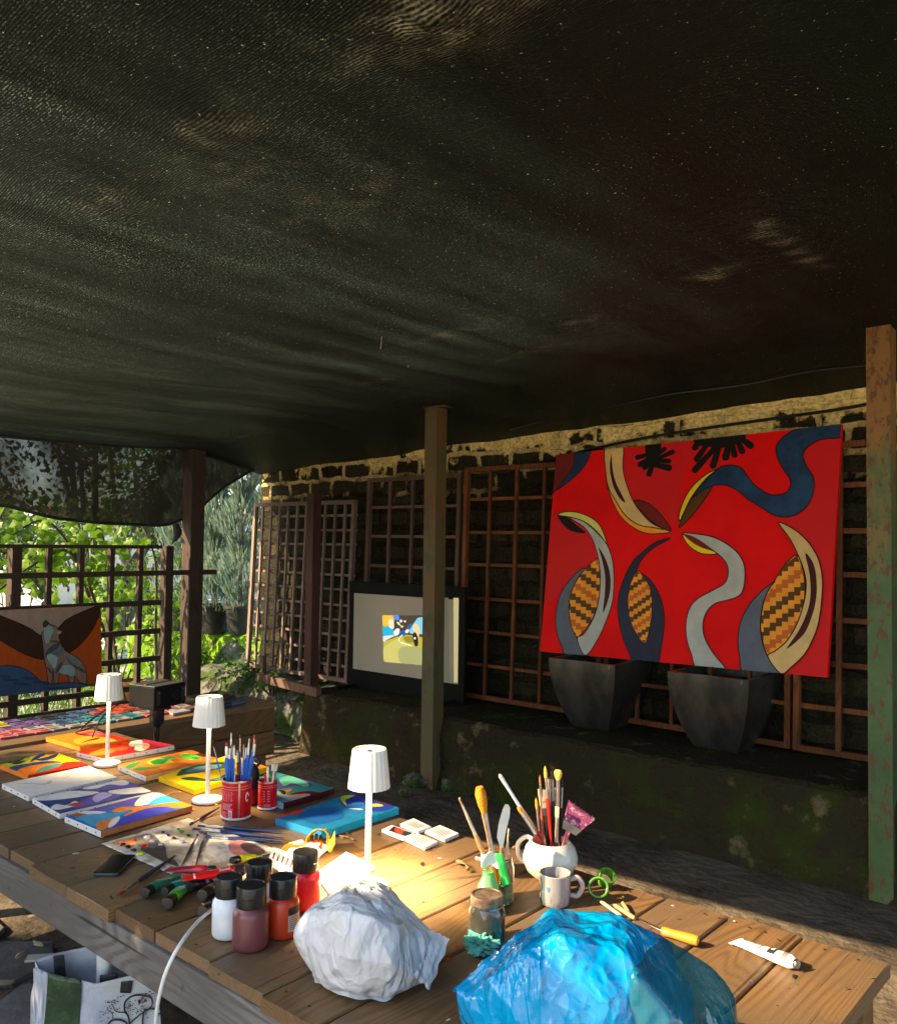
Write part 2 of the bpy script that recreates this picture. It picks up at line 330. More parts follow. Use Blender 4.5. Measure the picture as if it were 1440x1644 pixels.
def wall_mat():
    m = bpy.data.materials.new('stone_wall'); m.use_nodes = True; nt = m.node_tree; L = nt.links.new; p = nt.nodes['Principled BSDF']
    tc = N(nt, 'ShaderNodeTexCoord'); sep = N(nt, 'ShaderNodeSeparateXYZ'); L(tc.outputs['Object'], sep.inputs[0])
    nz = N(nt, 'ShaderNodeTexNoise'); nz.inputs['Scale'].default_value = 5; nz.inputs['Detail'].default_value = 6; L(tc.outputs['Object'], nz.inputs['Vector'])
    cb = N(nt, 'ShaderNodeCombineXYZ')
    def jit(src, k):
        a = N(nt, 'ShaderNodeMath', operation='MULTIPLY_ADD'); L(nz.outputs[0 if k else 0], a.inputs[0]); a.inputs[1].default_value = 0.09; L(src, a.inputs[2]); return a.outputs[0]
    L(jit(sep.outputs['X'], 0), cb.inputs[0]); L(jit(sep.outputs['Z'], 1), cb.inputs[1])
    br = N(nt, 'ShaderNodeTexBrick'); L(cb.outputs[0], br.inputs['Vector']); br.inputs['Scale'].default_value = 1.0
    br.inputs['Brick Width'].default_value = 0.31; br.inputs['Row Height'].default_value = 0.145; br.inputs['Mortar Size'].default_value = 0.022; br.inputs['Mortar Smooth'].default_value = 0.25
    br.inputs['Color1'].default_value = (0.050, 0.040, 0.022, 1); br.inputs['Color2'].default_value = (0.022, 0.020, 0.012, 1)
    n2 = N(nt, 'ShaderNodeTexNoise'); n2.inputs['Scale'].default_value = 45; n2.inputs['Detail'].default_value = 8; L(tc.outputs['Object'], n2.inputs['Vector'])
    n3 = N(nt, 'ShaderNodeTexNoise'); n3.inputs['Scale'].default_value = 3.0; n3.inputs['Detail'].default_value = 9; n3.inputs['Roughness'].default_value = 0.65; L(tc.outputs['Object'], n3.inputs['Vector'])
    # mortar and plaster are pale near the top of the wall, darker lower down
    zz = N(nt, 'ShaderNodeMath', operation='MULTIPLY_ADD'); L(n3.outputs[0], zz.inputs[0]); zz.inputs[1].default_value = 1.15; L(sep.outputs['Z'], zz.inputs[2])
    mo = N(nt, 'ShaderNodeMapRange'); mo.inputs[1].default_value = 2.70; mo.inputs[2].default_value = 2.90; L(zz.outputs[0], mo.inputs[0])
    mc = N(nt, 'ShaderNodeMix', data_type='RGBA'); L(mo.outputs[0], mc.inputs[0]); mc.inputs[6].default_value = (0.022, 0.018, 0.010, 1); mc.inputs[7].default_value = (0.66, 0.49, 0.22, 1); L(mc.outputs[2], br.inputs['Mortar'])
    pl = N(nt, 'ShaderNodeMapRange'); pl.inputs[1].default_value = 2.98; pl.inputs[2].default_value = 3.02; L(zz.outputs[0], pl.inputs[0])
    a = N(nt, 'ShaderNodeMix', data_type='RGBA'); L(pl.outputs[0], a.inputs[0]); L(br.outputs[0], a.inputs[6]); a.inputs[7].default_value = (0.92, 0.69, 0.27, 1)
    ng = N(nt, 'ShaderNodeMapRange'); ng.inputs[1].default_value = 0.3; ng.inputs[2].default_value = 0.7; ng.inputs[3].default_value = 0.62; ng.inputs[4].default_value = 1.25; L(n2.outputs[0], ng.inputs[0])
    hv = N(nt, 'ShaderNodeHueSaturation'); L(a.outputs[2], hv.inputs['Color']); L(ng.outputs[0], hv.inputs['Value'])
    ms = N(nt, 'ShaderNodeMapRange'); ms.inputs[1].default_value = 0.55; ms.inputs[2].default_value = 0.7; ms.inputs[4].default_value = 0.5; L(n3.outputs[0], ms.inputs[0])
    b = N(nt, 'ShaderNodeMix', data_type='RGBA'); L(ms.outputs[0], b.inputs[0]); L(hv.outputs[0], b.inputs[6]); b.inputs[7].default_value = (0.035, 0.045, 0.010, 1); L(b.outputs[2], p.inputs['Base Color'])
    p.inputs['Roughness'].default_value = 0.9; p.inputs['Specular IOR Level'].default_value = 0.08
    h = N(nt, 'ShaderNodeMath', operation='MULTIPLY_ADD'); L(br.outputs['Fac'], h.inputs[0]); h.inputs[1].default_value = -0.6; L(n2.outputs[0], h.inputs[2])
    h2 = N(nt, 'ShaderNodeMath', operation='MULTIPLY_ADD'); L(pl.outputs[0], h2.inputs[0]); h2.inputs[1].default_value = 0.8; L(h.outputs[0], h2.inputs[2])
    bp = N(nt, 'ShaderNodeBump'); bp.inputs['Strength'].default_value = 0.9; bp.inputs['Distance'].default_value = 0.03; L(h2.outputs[0], bp.inputs['Height']); L(bp.outputs[0], p.inputs['Normal'])
    return m
CONC = mat('mossy_concrete', (0.036, 0.029, 0.017), 0.95, col2=(0.038, 0.055, 0.008), ns=3.2, lo=0.50, hi=0.68, col3=(0.15, 0.12, 0.065), ns3=7, lo3=0.60, hi3=0.72, bump=0.9, bs=38, bd=0.03, detail=12, spec=0.06)
FLOORM = mat('stone_floor', (0.17, 0.135, 0.095), 0.9, col2=(0.075, 0.06, 0.045), ns=2.2, lo=0.42, hi=0.6, col3=(0.24, 0.21, 0.17), ns3=14, lo3=0.6, hi3=0.72, bump=0.8, bs=16, bd=0.03, detail=12, spec=0.1)
MOSS = mat('moss', (0.12, 0.24, 0.02), 1.0, col2=(0.22, 0.40, 0.03), ns=14, lo=0.4, hi=0.6, col3=(0.05, 0.045, 0.03), ns3=5, lo3=0.55, hi3=0.65, bump=1, bs=60, bd=0.03, spec=0.1)
MOSSROCK = mat('mossy_rock', (0.16, 0.155, 0.14), 1.0, col2=(0.05, 0.085, 0.02), ns=5, lo=0.42, hi=0.55, col3=(0.04, 0.035, 0.025), ns3=12, lo3=0.52, hi3=0.65, bump=1, bs=22, bd=0.05, detail=10, spec=0.2)
BLACK = mat('black_plastic', (0.012, 0.012, 0.013), 0.28, col2=(0.02, 0.02, 0.02), ns=30, lo=0.4, hi=0.7)
BLACKM = mat('black_matte', (0.014, 0.014, 0.015), 0.6, col2=(0.025, 0.025, 0.025), ns=30, lo=0.4, hi=0.7)
WHITE = mat('white_lacquer', (0.80, 0.79, 0.76), 0.35, col2=(0.72, 0.71, 0.68), ns=12, lo=0.4, hi=0.8)
CANVASW = mat('raw_canvas', (0.78, 0.75, 0.69), 0.85, col2=(0.68, 0.65, 0.6), ns=25, lo=0.4, hi=0.7, bump=0.2, bs=400, bd=0.001)
STEEL = mat('steel', (0.55, 0.55, 0.54), 0.3, 1.0, col2=(0.4, 0.4, 0.4), ns=30)
RUSTGREEN = mat('rusty_green_paint', (0.10, 0.17, 0.06), 0.65, col2=(0.24, 0.11, 0.025), ns=3.5, lo=0.46, hi=0.6, col3=(0.12, 0.045, 0.015), ns3=38, lo3=0.56, hi3=0.63, bump=0.5, bs=60, stretch=(1, 1, 0.5), bd=0.006)
def green_post_mat():
    m = bpy.data.materials.new('peeling_green_paint'); m.use_nodes = True; nt = m.node_tree; L = nt.links.new; p = nt.nodes['Principled BSDF']; tc = N(nt, 'ShaderNodeTexCoord'); sp = N(nt, 'ShaderNodeSeparateXYZ'); L(tc.outputs['Object'], sp.inputs[0])
    def noi(sc, det, st):
        mp = N(nt, 'ShaderNodeMapping'); mp.inputs['Scale'].default_value = st; L(tc.outputs['Object'], mp.inputs[0]); n = N(nt, 'ShaderNodeTexNoise'); n.inputs['Scale'].default_value = sc; n.inputs['Detail'].default_value = det; n.inputs['Roughness'].default_value = .68; L(mp.outputs[0], n.inputs['Vector']); return n.outputs[0]
    def step(src, a, b):
        r = N(nt, 'ShaderNodeMapRange'); r.inputs[1].default_value = a; r.inputs[2].default_value = b; L(src, r.inputs[0]); return r.outputs[0]
    def mix(f, a, b):
        x = N(nt, 'ShaderNodeMix', data_type='RGBA'); L(f, x.inputs[0])
        if isinstance(a, tuple): x.inputs[6].default_value = (*a, 1)
        else: L(a, x.inputs[6])
        x.inputs[7].default_value = (*b, 1); return x.outputs[2]
    n1 = noi(4, 10, (1.5, 1.5, .5)); n2 = noi(30, 8, (1, 1, .5)); n3 = noi(2.2, 6, (1, 1, 1))
    h = N(nt, 'ShaderNodeMath', operation='MULTIPLY_ADD'); L(n1, h.inputs[0]); h.inputs[1].default_value = 4.2; L(sp.outputs['Z'], h.inputs[2])
    c = mix(step(n3, .4, .65), (0.04, 0.10, 0.03), (0.09, 0.135, 0.045)); c = mix(step(h.outputs[0], 3.9, 4.5), c, (0.24, 0.11, 0.025)); c = mix(step(n2, .53, .60), c, (0.11, 0.045, 0.015)); c = mix(step(n1, .66, .70), c, (0.34, 0.33, 0.19)); c = mix(step(h.outputs[0], 5.0, 5.4), c, (0.13, 0.06, 0.022))
    L(c, p.inputs['Base Color']); p.inputs['Roughness'].default_value = .62; bp = N(nt, 'ShaderNodeBump'); bp.inputs['Strength'].default_value = .6; bp.inputs['Distance'].default_value = .006; L(n2, bp.inputs['Height']); L(bp.outputs[0], p.inputs['Normal']); return m
GREENP = green_post_mat()
RUSTBROWN = mat('rusty_olive_paint', (0.085, 0.080, 0.035), 0.65, col2=(0.13, 0.068, 0.018), ns=3.5, lo=0.45, hi=0.6, col3=(0.045, 0.04, 0.02), ns3=6, lo3=0.52, hi3=0.66, bump=0.5, bs=60, stretch=(1, 1, 0.5), bd=0.006)
REDPOST = mat('dark_red_wood', (0.075, 0.022, 0.014), 0.7, col2=(0.04, 0.014, 0.01), ns=8, bump=0.4, bs=40, stretch=(1, 1, 0.2))
LEAFM = {}
def leafmat(name, c, tl=0.45):
    if name not in LEAFM: LEAFM[name] = mat(name, c, 0.5, col2=tuple(v * 0.55 for v in c), ns=2.5, lo=0.4, hi=0.6, col3=(c[0] * 1.5, c[1] * 1.25, c[2] * 0.8), ns3=9, lo3=0.55, hi3=0.7, translucent=tl)
    return LEAFM[name]
BARK = mat('bark', (0.07, 0.055, 0.04), 0.9, col2=(0.12, 0.10, 0.08), ns=20, bump=0.6, bs=40, stretch=(1, 1, 0.3))

# ---------------------------------------------------------------- the setting
g = MB(); g.grid(80, 80, lambda u, v: Vector((-7.2 + u * 12.2, -.4 + v * 6.0, 0.006 * noise.noise(Vector((u * 30, v * 30, 0))))), FLOORM)
structure(g.build('floor'))
GARD = mat('garden_ground', (0.62, 0.60, 0.54), 1.0, col2=(0.14, 0.22, 0.03), ns=0.8, lo=0.5, hi=0.62, col3=(0.32, 0.29, 0.24), ns3=3, lo3=0.55, hi3=0.7, bump=0.6, bs=12, bd=0.05)
g = MB(); g.grid(120, 120, lambda u, v: Vector(((u - .5) * 600, (v - .5) * 600, -0.04)), GARD); structure(g.build('ground'))
# flagstones near the table
FLAG = mat('flagstone', (0.15, 0.14, 0.13), 0.8, col2=(0.08, 0.075, 0.07), ns=5, bump=0.6, bs=30, bd=0.01)
g = MB(); random.seed(5)
for i in range(7):
    for j in range(5):
        c = Vector((-4.9 + i * 0.42 + random.uniform(-.05, .05), 0.0 + j * 0.38 + random.uniform(-.05, .05), 0))
        n = random.randint(5, 7); a0 = random.random() * 6
        top = [c + Vector((math.cos(a0 + k * 6.283 / n) * random.uniform(.17, .22), math.sin(a0 + k * 6.283 / n) * random.uniform(.16, .2), 0.022)) for k in range(n)]
        g.r = random.random(); lo = [p - Vector((0, 0, 0.03)) for p in top]
        g.add(top + lo, [tuple(range(n))] + [(k + n, (k + 1) % n + n, (k + 1) % n, k) for k in range(n)], FLAG)
structure(g.build('flagstone_paving', bevel=0.005))
YARD = mat('bounce_gravel', (0.64, 0.55, 0.40), 1.0, col2=(0.50, 0.43, 0.31), ns=4, col3=(0.3, 0.27, 0.2), ns3=90, lo3=.55, hi3=.65, bump=.7, bs=80, bd=.02)  # unseen pale yard behind the camera, added to bounce warm light inside
g = MB(); g.grid(40, 40, lambda u, v: Vector((-9.5 + u * 17, -13 + v * 12.6, -0.012 + 0.01 * noise.noise(Vector((u * 20, v * 20, 3))))), YARD); structure(g.build('bounce_yard'))

# wall along the back
WM = wall_mat()
t = thing('stone_wall', 'old block wall with flaking pale plaster along its top, behind the trellises', 'wall', (-2, 5.4, 0))
def wallf(u, v):
    x = -7.15 + u * 10.5; z = v * 2.95; 
    return Vector((x + 2, 0.05 * noise.noise(Vector((x * 1.5, z * 1.5, 3))) + 0.02 * noise.noise(Vector((x * 6, z * 6, 3))), z))
g = MB(); g.grid(400, 110, wallf, WM)
g.grid(14, 80, lambda u, v: Vector((-5.15 + 0.06 * noise.noise(Vector((v * 12, u * 3, 9))), 0.35 - u * 0.35 + (0.05 * noise.noise(Vector((-7.15 * 1.5, v * 2.95 * 1.5, 3))) + 0.02 * noise.noise(Vector((-7.15 * 6, v * 2.95 * 6, 3))) if u > .99 else 0), v * 2.95)), WM)
g.box((0.1, 0.25, 1.4), (10.4, 0.3, 2.8), WM); g.build('masonry', t)
# concrete ledge with rounded broken edge
g = MB()
def ledgef(u, v):
    x = -5.55 + u * 9; prof = [(-0.02, 0), (0.0, 0.15), (0.01, 0.40), (0.025, 0.47), (0.06, 0.492), (0.2, 0.495), (0.45, 0.49), (0.80, 0.495)]
    k = v * (len(prof) - 1); i = min(int(k), len(prof) - 2); f = k - i
    y = prof[i][0] * (1 - f) + prof[i + 1][0] * f; z = prof[i][1] * (1 - f) + prof[i + 1][1] * f
    n = noise.noise(Vector((x * 2.5, z * 4, y * 4))) * 0.03 + noise.noise(Vector((x * 11, z * 11, y * 11))) * 0.012
    return Vector((x, 4.62 + y + n * (1 if v < .6 else 0.2), z + n * 0.45 * (1 if v > .3 else 0.3)))
g.grid(500, 56, ledgef, CONC)
g.grid(20, 20, lambda u, v: Vector((-5.55 + 0.02 * noise.noise(Vector((u * 5, v * 5, 0))) - (0 if 0.02 < u else 0), 4.64 + (1 - u) * 0.78, v * 0.487)), CONC)
tag(g.build('concrete_ledge', org=(-2, 5, 0)), 'long dark mossy concrete ledge running along the foot of the wall', 'ledge')
# rubble at foot
def lump(c, r, m, seedv, sc=(1, 1, 1), seg=24, rings=14, amp=.3, fr=2.0):
    g = MB(); vs = []
    def f(u, v):
        a = u * 2 * math.pi; b = v * math.pi
        d = Vector((math.sin(b) * math.cos(a), math.sin(b) * math.sin(a), -math.cos(b)))
        q = 1 + amp * noise.noise(d * fr + Vector((seedv, 0, 0))) + amp * .4 * noise.noise(d * fr * 3.5 + Vector((seedv, 5, 0)))
        return Vector((c[0] + d.x * r * q * sc[0], c[1] + d.y * r * q * sc[1], c[2] + d.z * r * q * sc[2]))
    g.grid(seg, rings, f, m); return g
def mossy_bank():
    g = MB()
    def f(u, v):
        x = -7.6 + u * 2.05; prof = [(0.0, 0), (0.02, 0.2), (0.05, 0.36), (0.16, 0.44), (0.6, 0.46), (1.3, 0.5)]
        k = v * (len(prof) - 1); i = min(int(k), len(prof) - 2); ff = k - i
        y = prof[i][0] * (1 - ff) + prof[i + 1][0] * ff; z = prof[i][1] * (1 - ff) + prof[i + 1][1] * ff
        n = 0.10 * noise.noise(Vector((x * 2.2, y * 3, z * 5))) + 0.05 * noise.noise(Vector((x * 7, y * 7, z * 7)))
        return Vector((x, 4.86 + y + n, max(-0.03, z + n * .8)))
    g.grid(90, 60, f, MOSSROCK); return g
tag(mossy_bank().build('mossy_stone_bank', org=(-6.6, 5, 0)), 'rough grey stone bank coated in moss under the fine lattice trellis', 'stone bank')

# posts
def post(px, top, m, label, wd=0.11, Y=4.55, name='roof_post', z0=0, plate=True, x=None, group=None):
    p = ony(px, 1000, Y) if x is None else Vector((x, Y, 0)); t = thing(name, label, 'post', (p.x, Y, z0), R(0))
    g = MB(); hw = wd / 2
    def f(u, v):
        k = u * 4; i = int(k) % 4; ff = k - int(k); cs = [(-hw, -hw), (hw, -hw), (hw, hw), (-hw, hw)]; a = cs[i]; b = cs[(i + 1) % 4]
        if u >= 1: a = b = cs[0]
        return Vector((a[0] + (b[0] - a[0]) * ff, a[1] + (b[1] - a[1]) * ff, v * (top - z0)))
    g.grid(16, 60, f, m, False); g.box((0, 0, top - z0 - 0.004), (wd - 0.01, wd - 0.01, 0.004), m); g.build('shaft', t, bevel=0.004)
    if plate:
        g = MB(); g.box((0.03, 0.0, top - z0 + 0.006), (wd + 0.09, wd + 0.03, 0.010), m); g.build('top_plate', t, bevel=0.002)
    return t
post(696, 2.655, RUSTBROWN, 'olive brown rusted steel roof post standing before the projection screen', Y=4.60)
post(1417, 2.80, GREENP, 'peeling green and rust steel roof post beside the orange trellis', Y=4.65)
post(310, 2.60, W_FENCE, 'dark timber roof post at the left between the lattice fence and the potted conifers', wd=0.14, x=-7.05, plate=False)
post(501, 2.10, REDPOST, 'slim dark red wooden post standing on the ledge end before the fine lattice', wd=0.085, Y=4.72, z0=0.48, plate=False, name='wooden_post')
for i, (x, y, s) in enumerate([(668, 1262, .10), (725, 1268, .09), (650, 1278, .05)]):
    p = onz(x, y, 0); o = lump((0, 0, s * .3), s, MOSSROCK, i * 3.3, (1, .8, .6)).build('foot_stone'); o.location = p
    tag(o, ['fist sized grey stone left of the foot of the middle roof post', 'mossy stone against the right of the middle roof post foot', 'smallest loose stone near the middle roof post foot'][i], 'stone')

# roof cloth
PUCK = [(345, 160, 0.05, .16), (700, -10, 0.08, .20), (925, 492, 0.05, .16), (1145, 415, 0.06, .2), (1235, 355, 0.04, .3), (180, 275, .03, .2), (612, 575, .04, .15)]
PK = [(onz(a, b, 2.82), h, r) for a, b, h, r in PUCK]
def roofz(x, y):
    z = 2.86 + 0.045 * x
    if y > 4.4: z -= 0.16 * min(1, (y - 4.4) / 1.0) ** 1.5
    if x < -6.4: z -= 0.0
    z += 0.035 * noise.noise(Vector((x * .7, y * .7, 0))) + 0.012 * noise.noise(Vector((x * 2.5 + y, y * 1.0, 4)))
    z -= 0.035 * math.sin(min(1, max(0, (y - 1) / 3.5)) * math.pi)
    for c, h, r in PK:
        d = math.hypot(x - c.x, y - c.y)
        if d < r * 3: z += -h * math.exp(-(d / r * 1.8) ** 1.0) * 0.7 + 0.004 * math.sin(d * 90) * math.exp(-(d / r) ** 2)
    return z
RX0, RX1, RY0, RY1 = -7.2, 2.6, 0.25, 5.46
g = MB(); NU, NV = 340, 220
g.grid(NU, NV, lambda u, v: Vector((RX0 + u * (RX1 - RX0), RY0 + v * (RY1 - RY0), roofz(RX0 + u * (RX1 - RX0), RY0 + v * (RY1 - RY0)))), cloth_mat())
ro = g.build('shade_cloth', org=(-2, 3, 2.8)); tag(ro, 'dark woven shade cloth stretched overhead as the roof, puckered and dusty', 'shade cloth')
at = ro.data.attributes.new('weave', 'FLOAT_VECTOR', 'POINT')
wv = []
for v_ in g.v:      # weave coordinate, pulled around each pucker
    x, y = v_.x, v_.y; dy = dx = 0
    for c, h, r in PK:
        ddx, ddy = x - c.x, y - c.y; q = math.exp(-(ddx * ddx + ddy * ddy) / (r * r * 1.4)); dy += -ddy * q * .38; dx += -ddx * q * .2
    wv += [x + dx, y + dy + 0.02 * noise.noise(Vector((x * .8, y * .8, 7))), 0]
at.data.foreach_set('vector', wv)
DU = [(onz(a, b, 2.8), r, sx_, k_) for a, b, r, sx_, k_ in [(345, 172, .07, 1.6, 1.0), (700, 12, .16, 1.5, .9), (930, 490, .05, 1.5, .9), (1145, 415, .07, 1.5, .8), (1240, 360, .10, .45, .8), (1300, 410, .07, .5, .7), (175, 285, .10, 1.5, .5), (720, 505, .12, 2.0, .5), (612, 572, .07, 2, .45), (560, 300, .22, 1.2, .28), (330, 240, .2, 1.3, .3), (850, 540, .10, 2, .45)]]
ad_ = ro.data.attributes.new('dust_highlight', 'FLOAT', 'POINT'); ad_.data.foreach_set('value', [sum(k_ * math.exp(-(((v.x - c.x) / (r * sx_)) ** 2 + ((v.y - c.y) / (r / sx_)) ** 2)) for c, r, sx_, k_ in DU) * (.12 + 1.5 * max(0, noise.noise(Vector((v.x * 14, v.y * 14, 3))) + .22 * noise.noise(Vector((v.x * 45, v.y * 45, 3))) + .05)) for v in g.v])
# roof bearers above the cloth's wall edge and rim cable
g = MB(); g.box((-2.3, 5.27, 2.735), (10.0, 0.07, 0.05), REDPOST); tag(g.build('roof_beam', org=(-2.3, 5.27, 2.735), bevel=.004), 'dark red timber bearer along the top of the block wall', 'beam')
def cable(name, pts, r, m, label, cat='cable', k=8): 
    g = MB(); g.tube(crv(pts, k), r, m, 8); o = g.build(name, org=pts[0]); return tag(o, label, cat)
cable('electric_cable', [ony(1396, 586, 4.95), ony(1300, 596, 4.97), ony(1190, 618, 5.0), ony(1080, 632, 5.05), ony(990, 650, 5.1), ony(900, 668, 5.15), ony(820, 690, 5.2)], 0.009, BLACK, 'black cable sagging under the shade cloth edge above the red painting')
cable('electric_cable', [ony(1396, 648, 5.32), ony(1340, 658, 5.30), ony(1240, 672, 5.32), ony(1040, 702, 5.33), ony(900, 733, 5.33), ony(820, 755, 5.33), ony(720, 768, 5.33)], 0.010, BLACK, 'black cable clipped along the wall just under the plaster band')
for i, (a, b, lab) in enumerate([((613, 505), (611, 560), 'longer straw hanging from the shade cloth'), ((658, 548), (655, 590), 'shorter straw hanging from the shade cloth, nearer the middle post')]):
    p = onz(a[0], a[1], 2.79); q = onpl(b[0], b[1], p, Vector((CAM_M @ Vector((0, 0, 1))))); g = MB(); g.tube(crv([p, (p + q) / 2 + Vector((.006, 0, 0)), q]), 0.0016, mat('straw', (0.55, 0.45, 0.25), 0.7, col2=(.4, .32, .16)), 5)
    tag(g.build('dry_straw', org=p), lab, 'straw')

# hanging net flap above the fence
def flapz(y):   # lower edge height
    pts = [(-1.0, 2.1), (2.9, 1.96), (3.3, 1.87), (3.7, 1.84), (4.3, 1.83), (4.5, 1.9), (4.6, 1.95), (4.9, 2.2), (5.2, 2.38), (5.5, 2.5)]
    for (a, b), (c, d) in zip(pts, pts[1:]):
        if y <= c: return b + (d - b) * (max(y, a) - a) / (c - a)
    return 2.5
g = MB(); NM = net_mat()
g.grid(160, 24, lambda u, v: Vector((-7.13 - 0.05 * noise.noise(Vector((u * 9, v * 1.5, 2))) * v - 0.03 * math.sin(u * 70) * v * v, -0.6 + u * 6.05, 2.60 + (flapz(-0.6 + u * 6.05) - 2.60) * v)), NM)
g.tube([Vector((-7.13, y, flapz(y))) for y in [-.6 + k * 6.05 / 60 for k in range(61)]], 0.014, BLACKM, 6)
tag(g.build('shade_net', org=(-7.13, 3, 2.6)), 'see-through dark net hanging down from the roof edge above the lattice fence', 'net')
g = MB(); p = onx(282, 846, -7.0); g.tube(crv([p + Vector((0, 0, .03)), p + Vector((0, .02, -.06)), onx(277, 872, -7.0), onx(272, 884, -7.0)]), [.02 + .018 * math.sin(k * .33) for k in range(19)], BLACKM, 8)
tag(g.build('knotted_net_end', org=p), 'bunched black net end tied by the top corner of the fence', 'net knot')

# lattice fence
t = thing('lattice_fence', 'dark square lattice fence on the left, open to the garden', 'fence', (-7.05, 3, 0))
g = MB(); YS = [4.29 - 0.266 * k for k in range(16)]
for k, y in enumerate(YS): g.box((0.0, y - 3, 0.9), ((0.05 if k % 5 else 0.09), (0.04 if k % 5 else 0.075), 1.50), W_FENCE)
g.build('upright_bars', t)
g = MB()
for i, z in enumerate([1.64, 1.41, 1.15, .90, .66, .42, .30, .20]): g.box((0.045, (4.31 - 0.3) / 2 - 3 + .1 if i != 1 else (4.5 + .3) / 2 - 3 + .1, z), (0.03, 4.2 if i != 1 else 4.55, 0.045 if i else .03), W_FENCE)
g.build('cross_rails', t)

# trellises on the wall
def trellis(x0, x1, z0, z1, nx, nz, ya, yb, m, label, lw=0.024, name='trellis', skip=None, stile=0.035):
    """x/z extents, leaning from y=ya at the bottom to y=yb at the top"""
    t = thing(name, label, 'trellis', ((x0 + x1) / 2, ya, z0)); cx = (x0 + x1) / 2
    yy = lambda z: (yb - ya) * (z - z0) / (z1 - z0)
    g = MB(); random.seed(int(abs(x0) * 100))
    for i in range(1, nx):
        x = x0 + (x1 - x0) * i / nx - cx + random.uniform(-.004, .004); g.r = random.random()
        if skip and i == skip:
            zc = (z1 - z0) * .42; g.bar((x, yy(z0 + zc) - .006, zc), (x, yy(z1) - .006, z1 - z0), lw, .02, m, (0, 1, 0)); continue
        g.bar((x, -.006, 0), (x, yy(z1) - .006, z1 - z0), lw, .02, m, (0, 1, 0))
    g.build('upright_laths', t)
    g = MB()
    for j in range(1, nz):
        z = (z1 - z0) * j / nz + random.uniform(-.004, .004); g.r = random.random(); g.bar((x0 - cx, yy(z0 + z) + .0165, z), (x1 - cx, yy(z0 + z) + .0165, z + random.uniform(-.006, .006)), .02, lw, m, (0, 0, 1))
    g.build('cross_laths', t)
    g = MB()
    for x in (x0 - cx + stile / 2, x1 - cx - stile / 2): g.r = random.random(); g.bar((x, -.004, 0), (x, yy(z1) - .004, z1 - z0), stile, .038, m, (0, 1, 0))
    for z in (stile / 2, z1 - z0 - stile / 2): g.r = random.random(); g.bar((x0 - cx + stile, yy(z0 + z) - .004, z), (x1 - cx - stile, yy(z0 + z) - .004, z), .034, stile, m, (0, 0, 1))
    g.build('frame', t); return t
trellis(-6.98, -5.55, .50, 2.07, 11, 12, 5.13, 5.19, W_LATH_SKY, 'fine meshed brown trellis, laths paled as if skylit, at the left end of the wall', lw=.021)
trellis(-5.50, -4.44, .50, 2.26, 4, 7, 5.25, 5.29, W_LATHD, 'dark trellis behind the projection screen, with one broken lath', skip=2)
trellis(-4.40, -3.14, .52, 2.30, 5, 7, 5.24, 5.29, W_LATH, 'reddish trellis panel left of the red painting, between screen and planter')
trellis(-3.12, -1.86, .52, 2.31, 5, 7, 5.25, 5.30, W_LATH, 'reddish trellis panel mostly hidden behind the red painting')
trellis(-1.84, -.58, .52, 2.32, 5, 7, 5.24, 5.30, W_LATH, 'orange brown trellis panel at the right, beside the green post', lw=.03)
g = MB(); a = onz(415, 1087, .50); b = onz(512, 1112, .5); g.bar(a, b, .05, .07, W_LATHD); g.bar(a + Vector((0, .05, .0)), a + Vector((0, .05, .18)), .04, .04, W_LATHD, (0, 1, 0))
tag(g.build('timber_rail', org=a, bevel=.003), 'brown timber rail lying on the mossy bank at the foot of the fine trellis', 'rail')

# ---------------------------------------------------------------- garden beyond the fence
def leaf_quad(mb, p, n, s, m, asp=.6, droop=0):
    n = n.normalized(); u = n.cross(Vector((random.uniform(-1, 1), random.uniform(-1, 1), random.uniform(-1, 1))))
    if u.length < .01: u = Vector((1, 0, 0))
    u.normalize(); v = n.cross(u); a = s * asp
    mb.add([p - u * s, p - v * a + n * s * .12, p + u * s * 1.1, p + v * a + n * s * .12], [(0, 1, 2), (0, 2, 3)], m)
def big_leaf(mb, p, n, s, m):
    n = n.normalized(); u = n.cross(Vector((random.uniform(-1, 1), random.uniform(-1, 1), -.4))).normalized(); v = n.cross(u); vs = [p]
    K = 10; rr = [1.0, .72, .95, .7, .85, .35, .85, .7, .95, .72]
    for k in range(K): a = k * 2 * math.pi / K; vs.append(p + (u * math.cos(a) + v * math.sin(a)) * s * rr[k] - n * s * .18 * rr[k])
    mb.add(vs, [(0, k + 1, (k + 1) % K + 1) for k in range(K)], m)
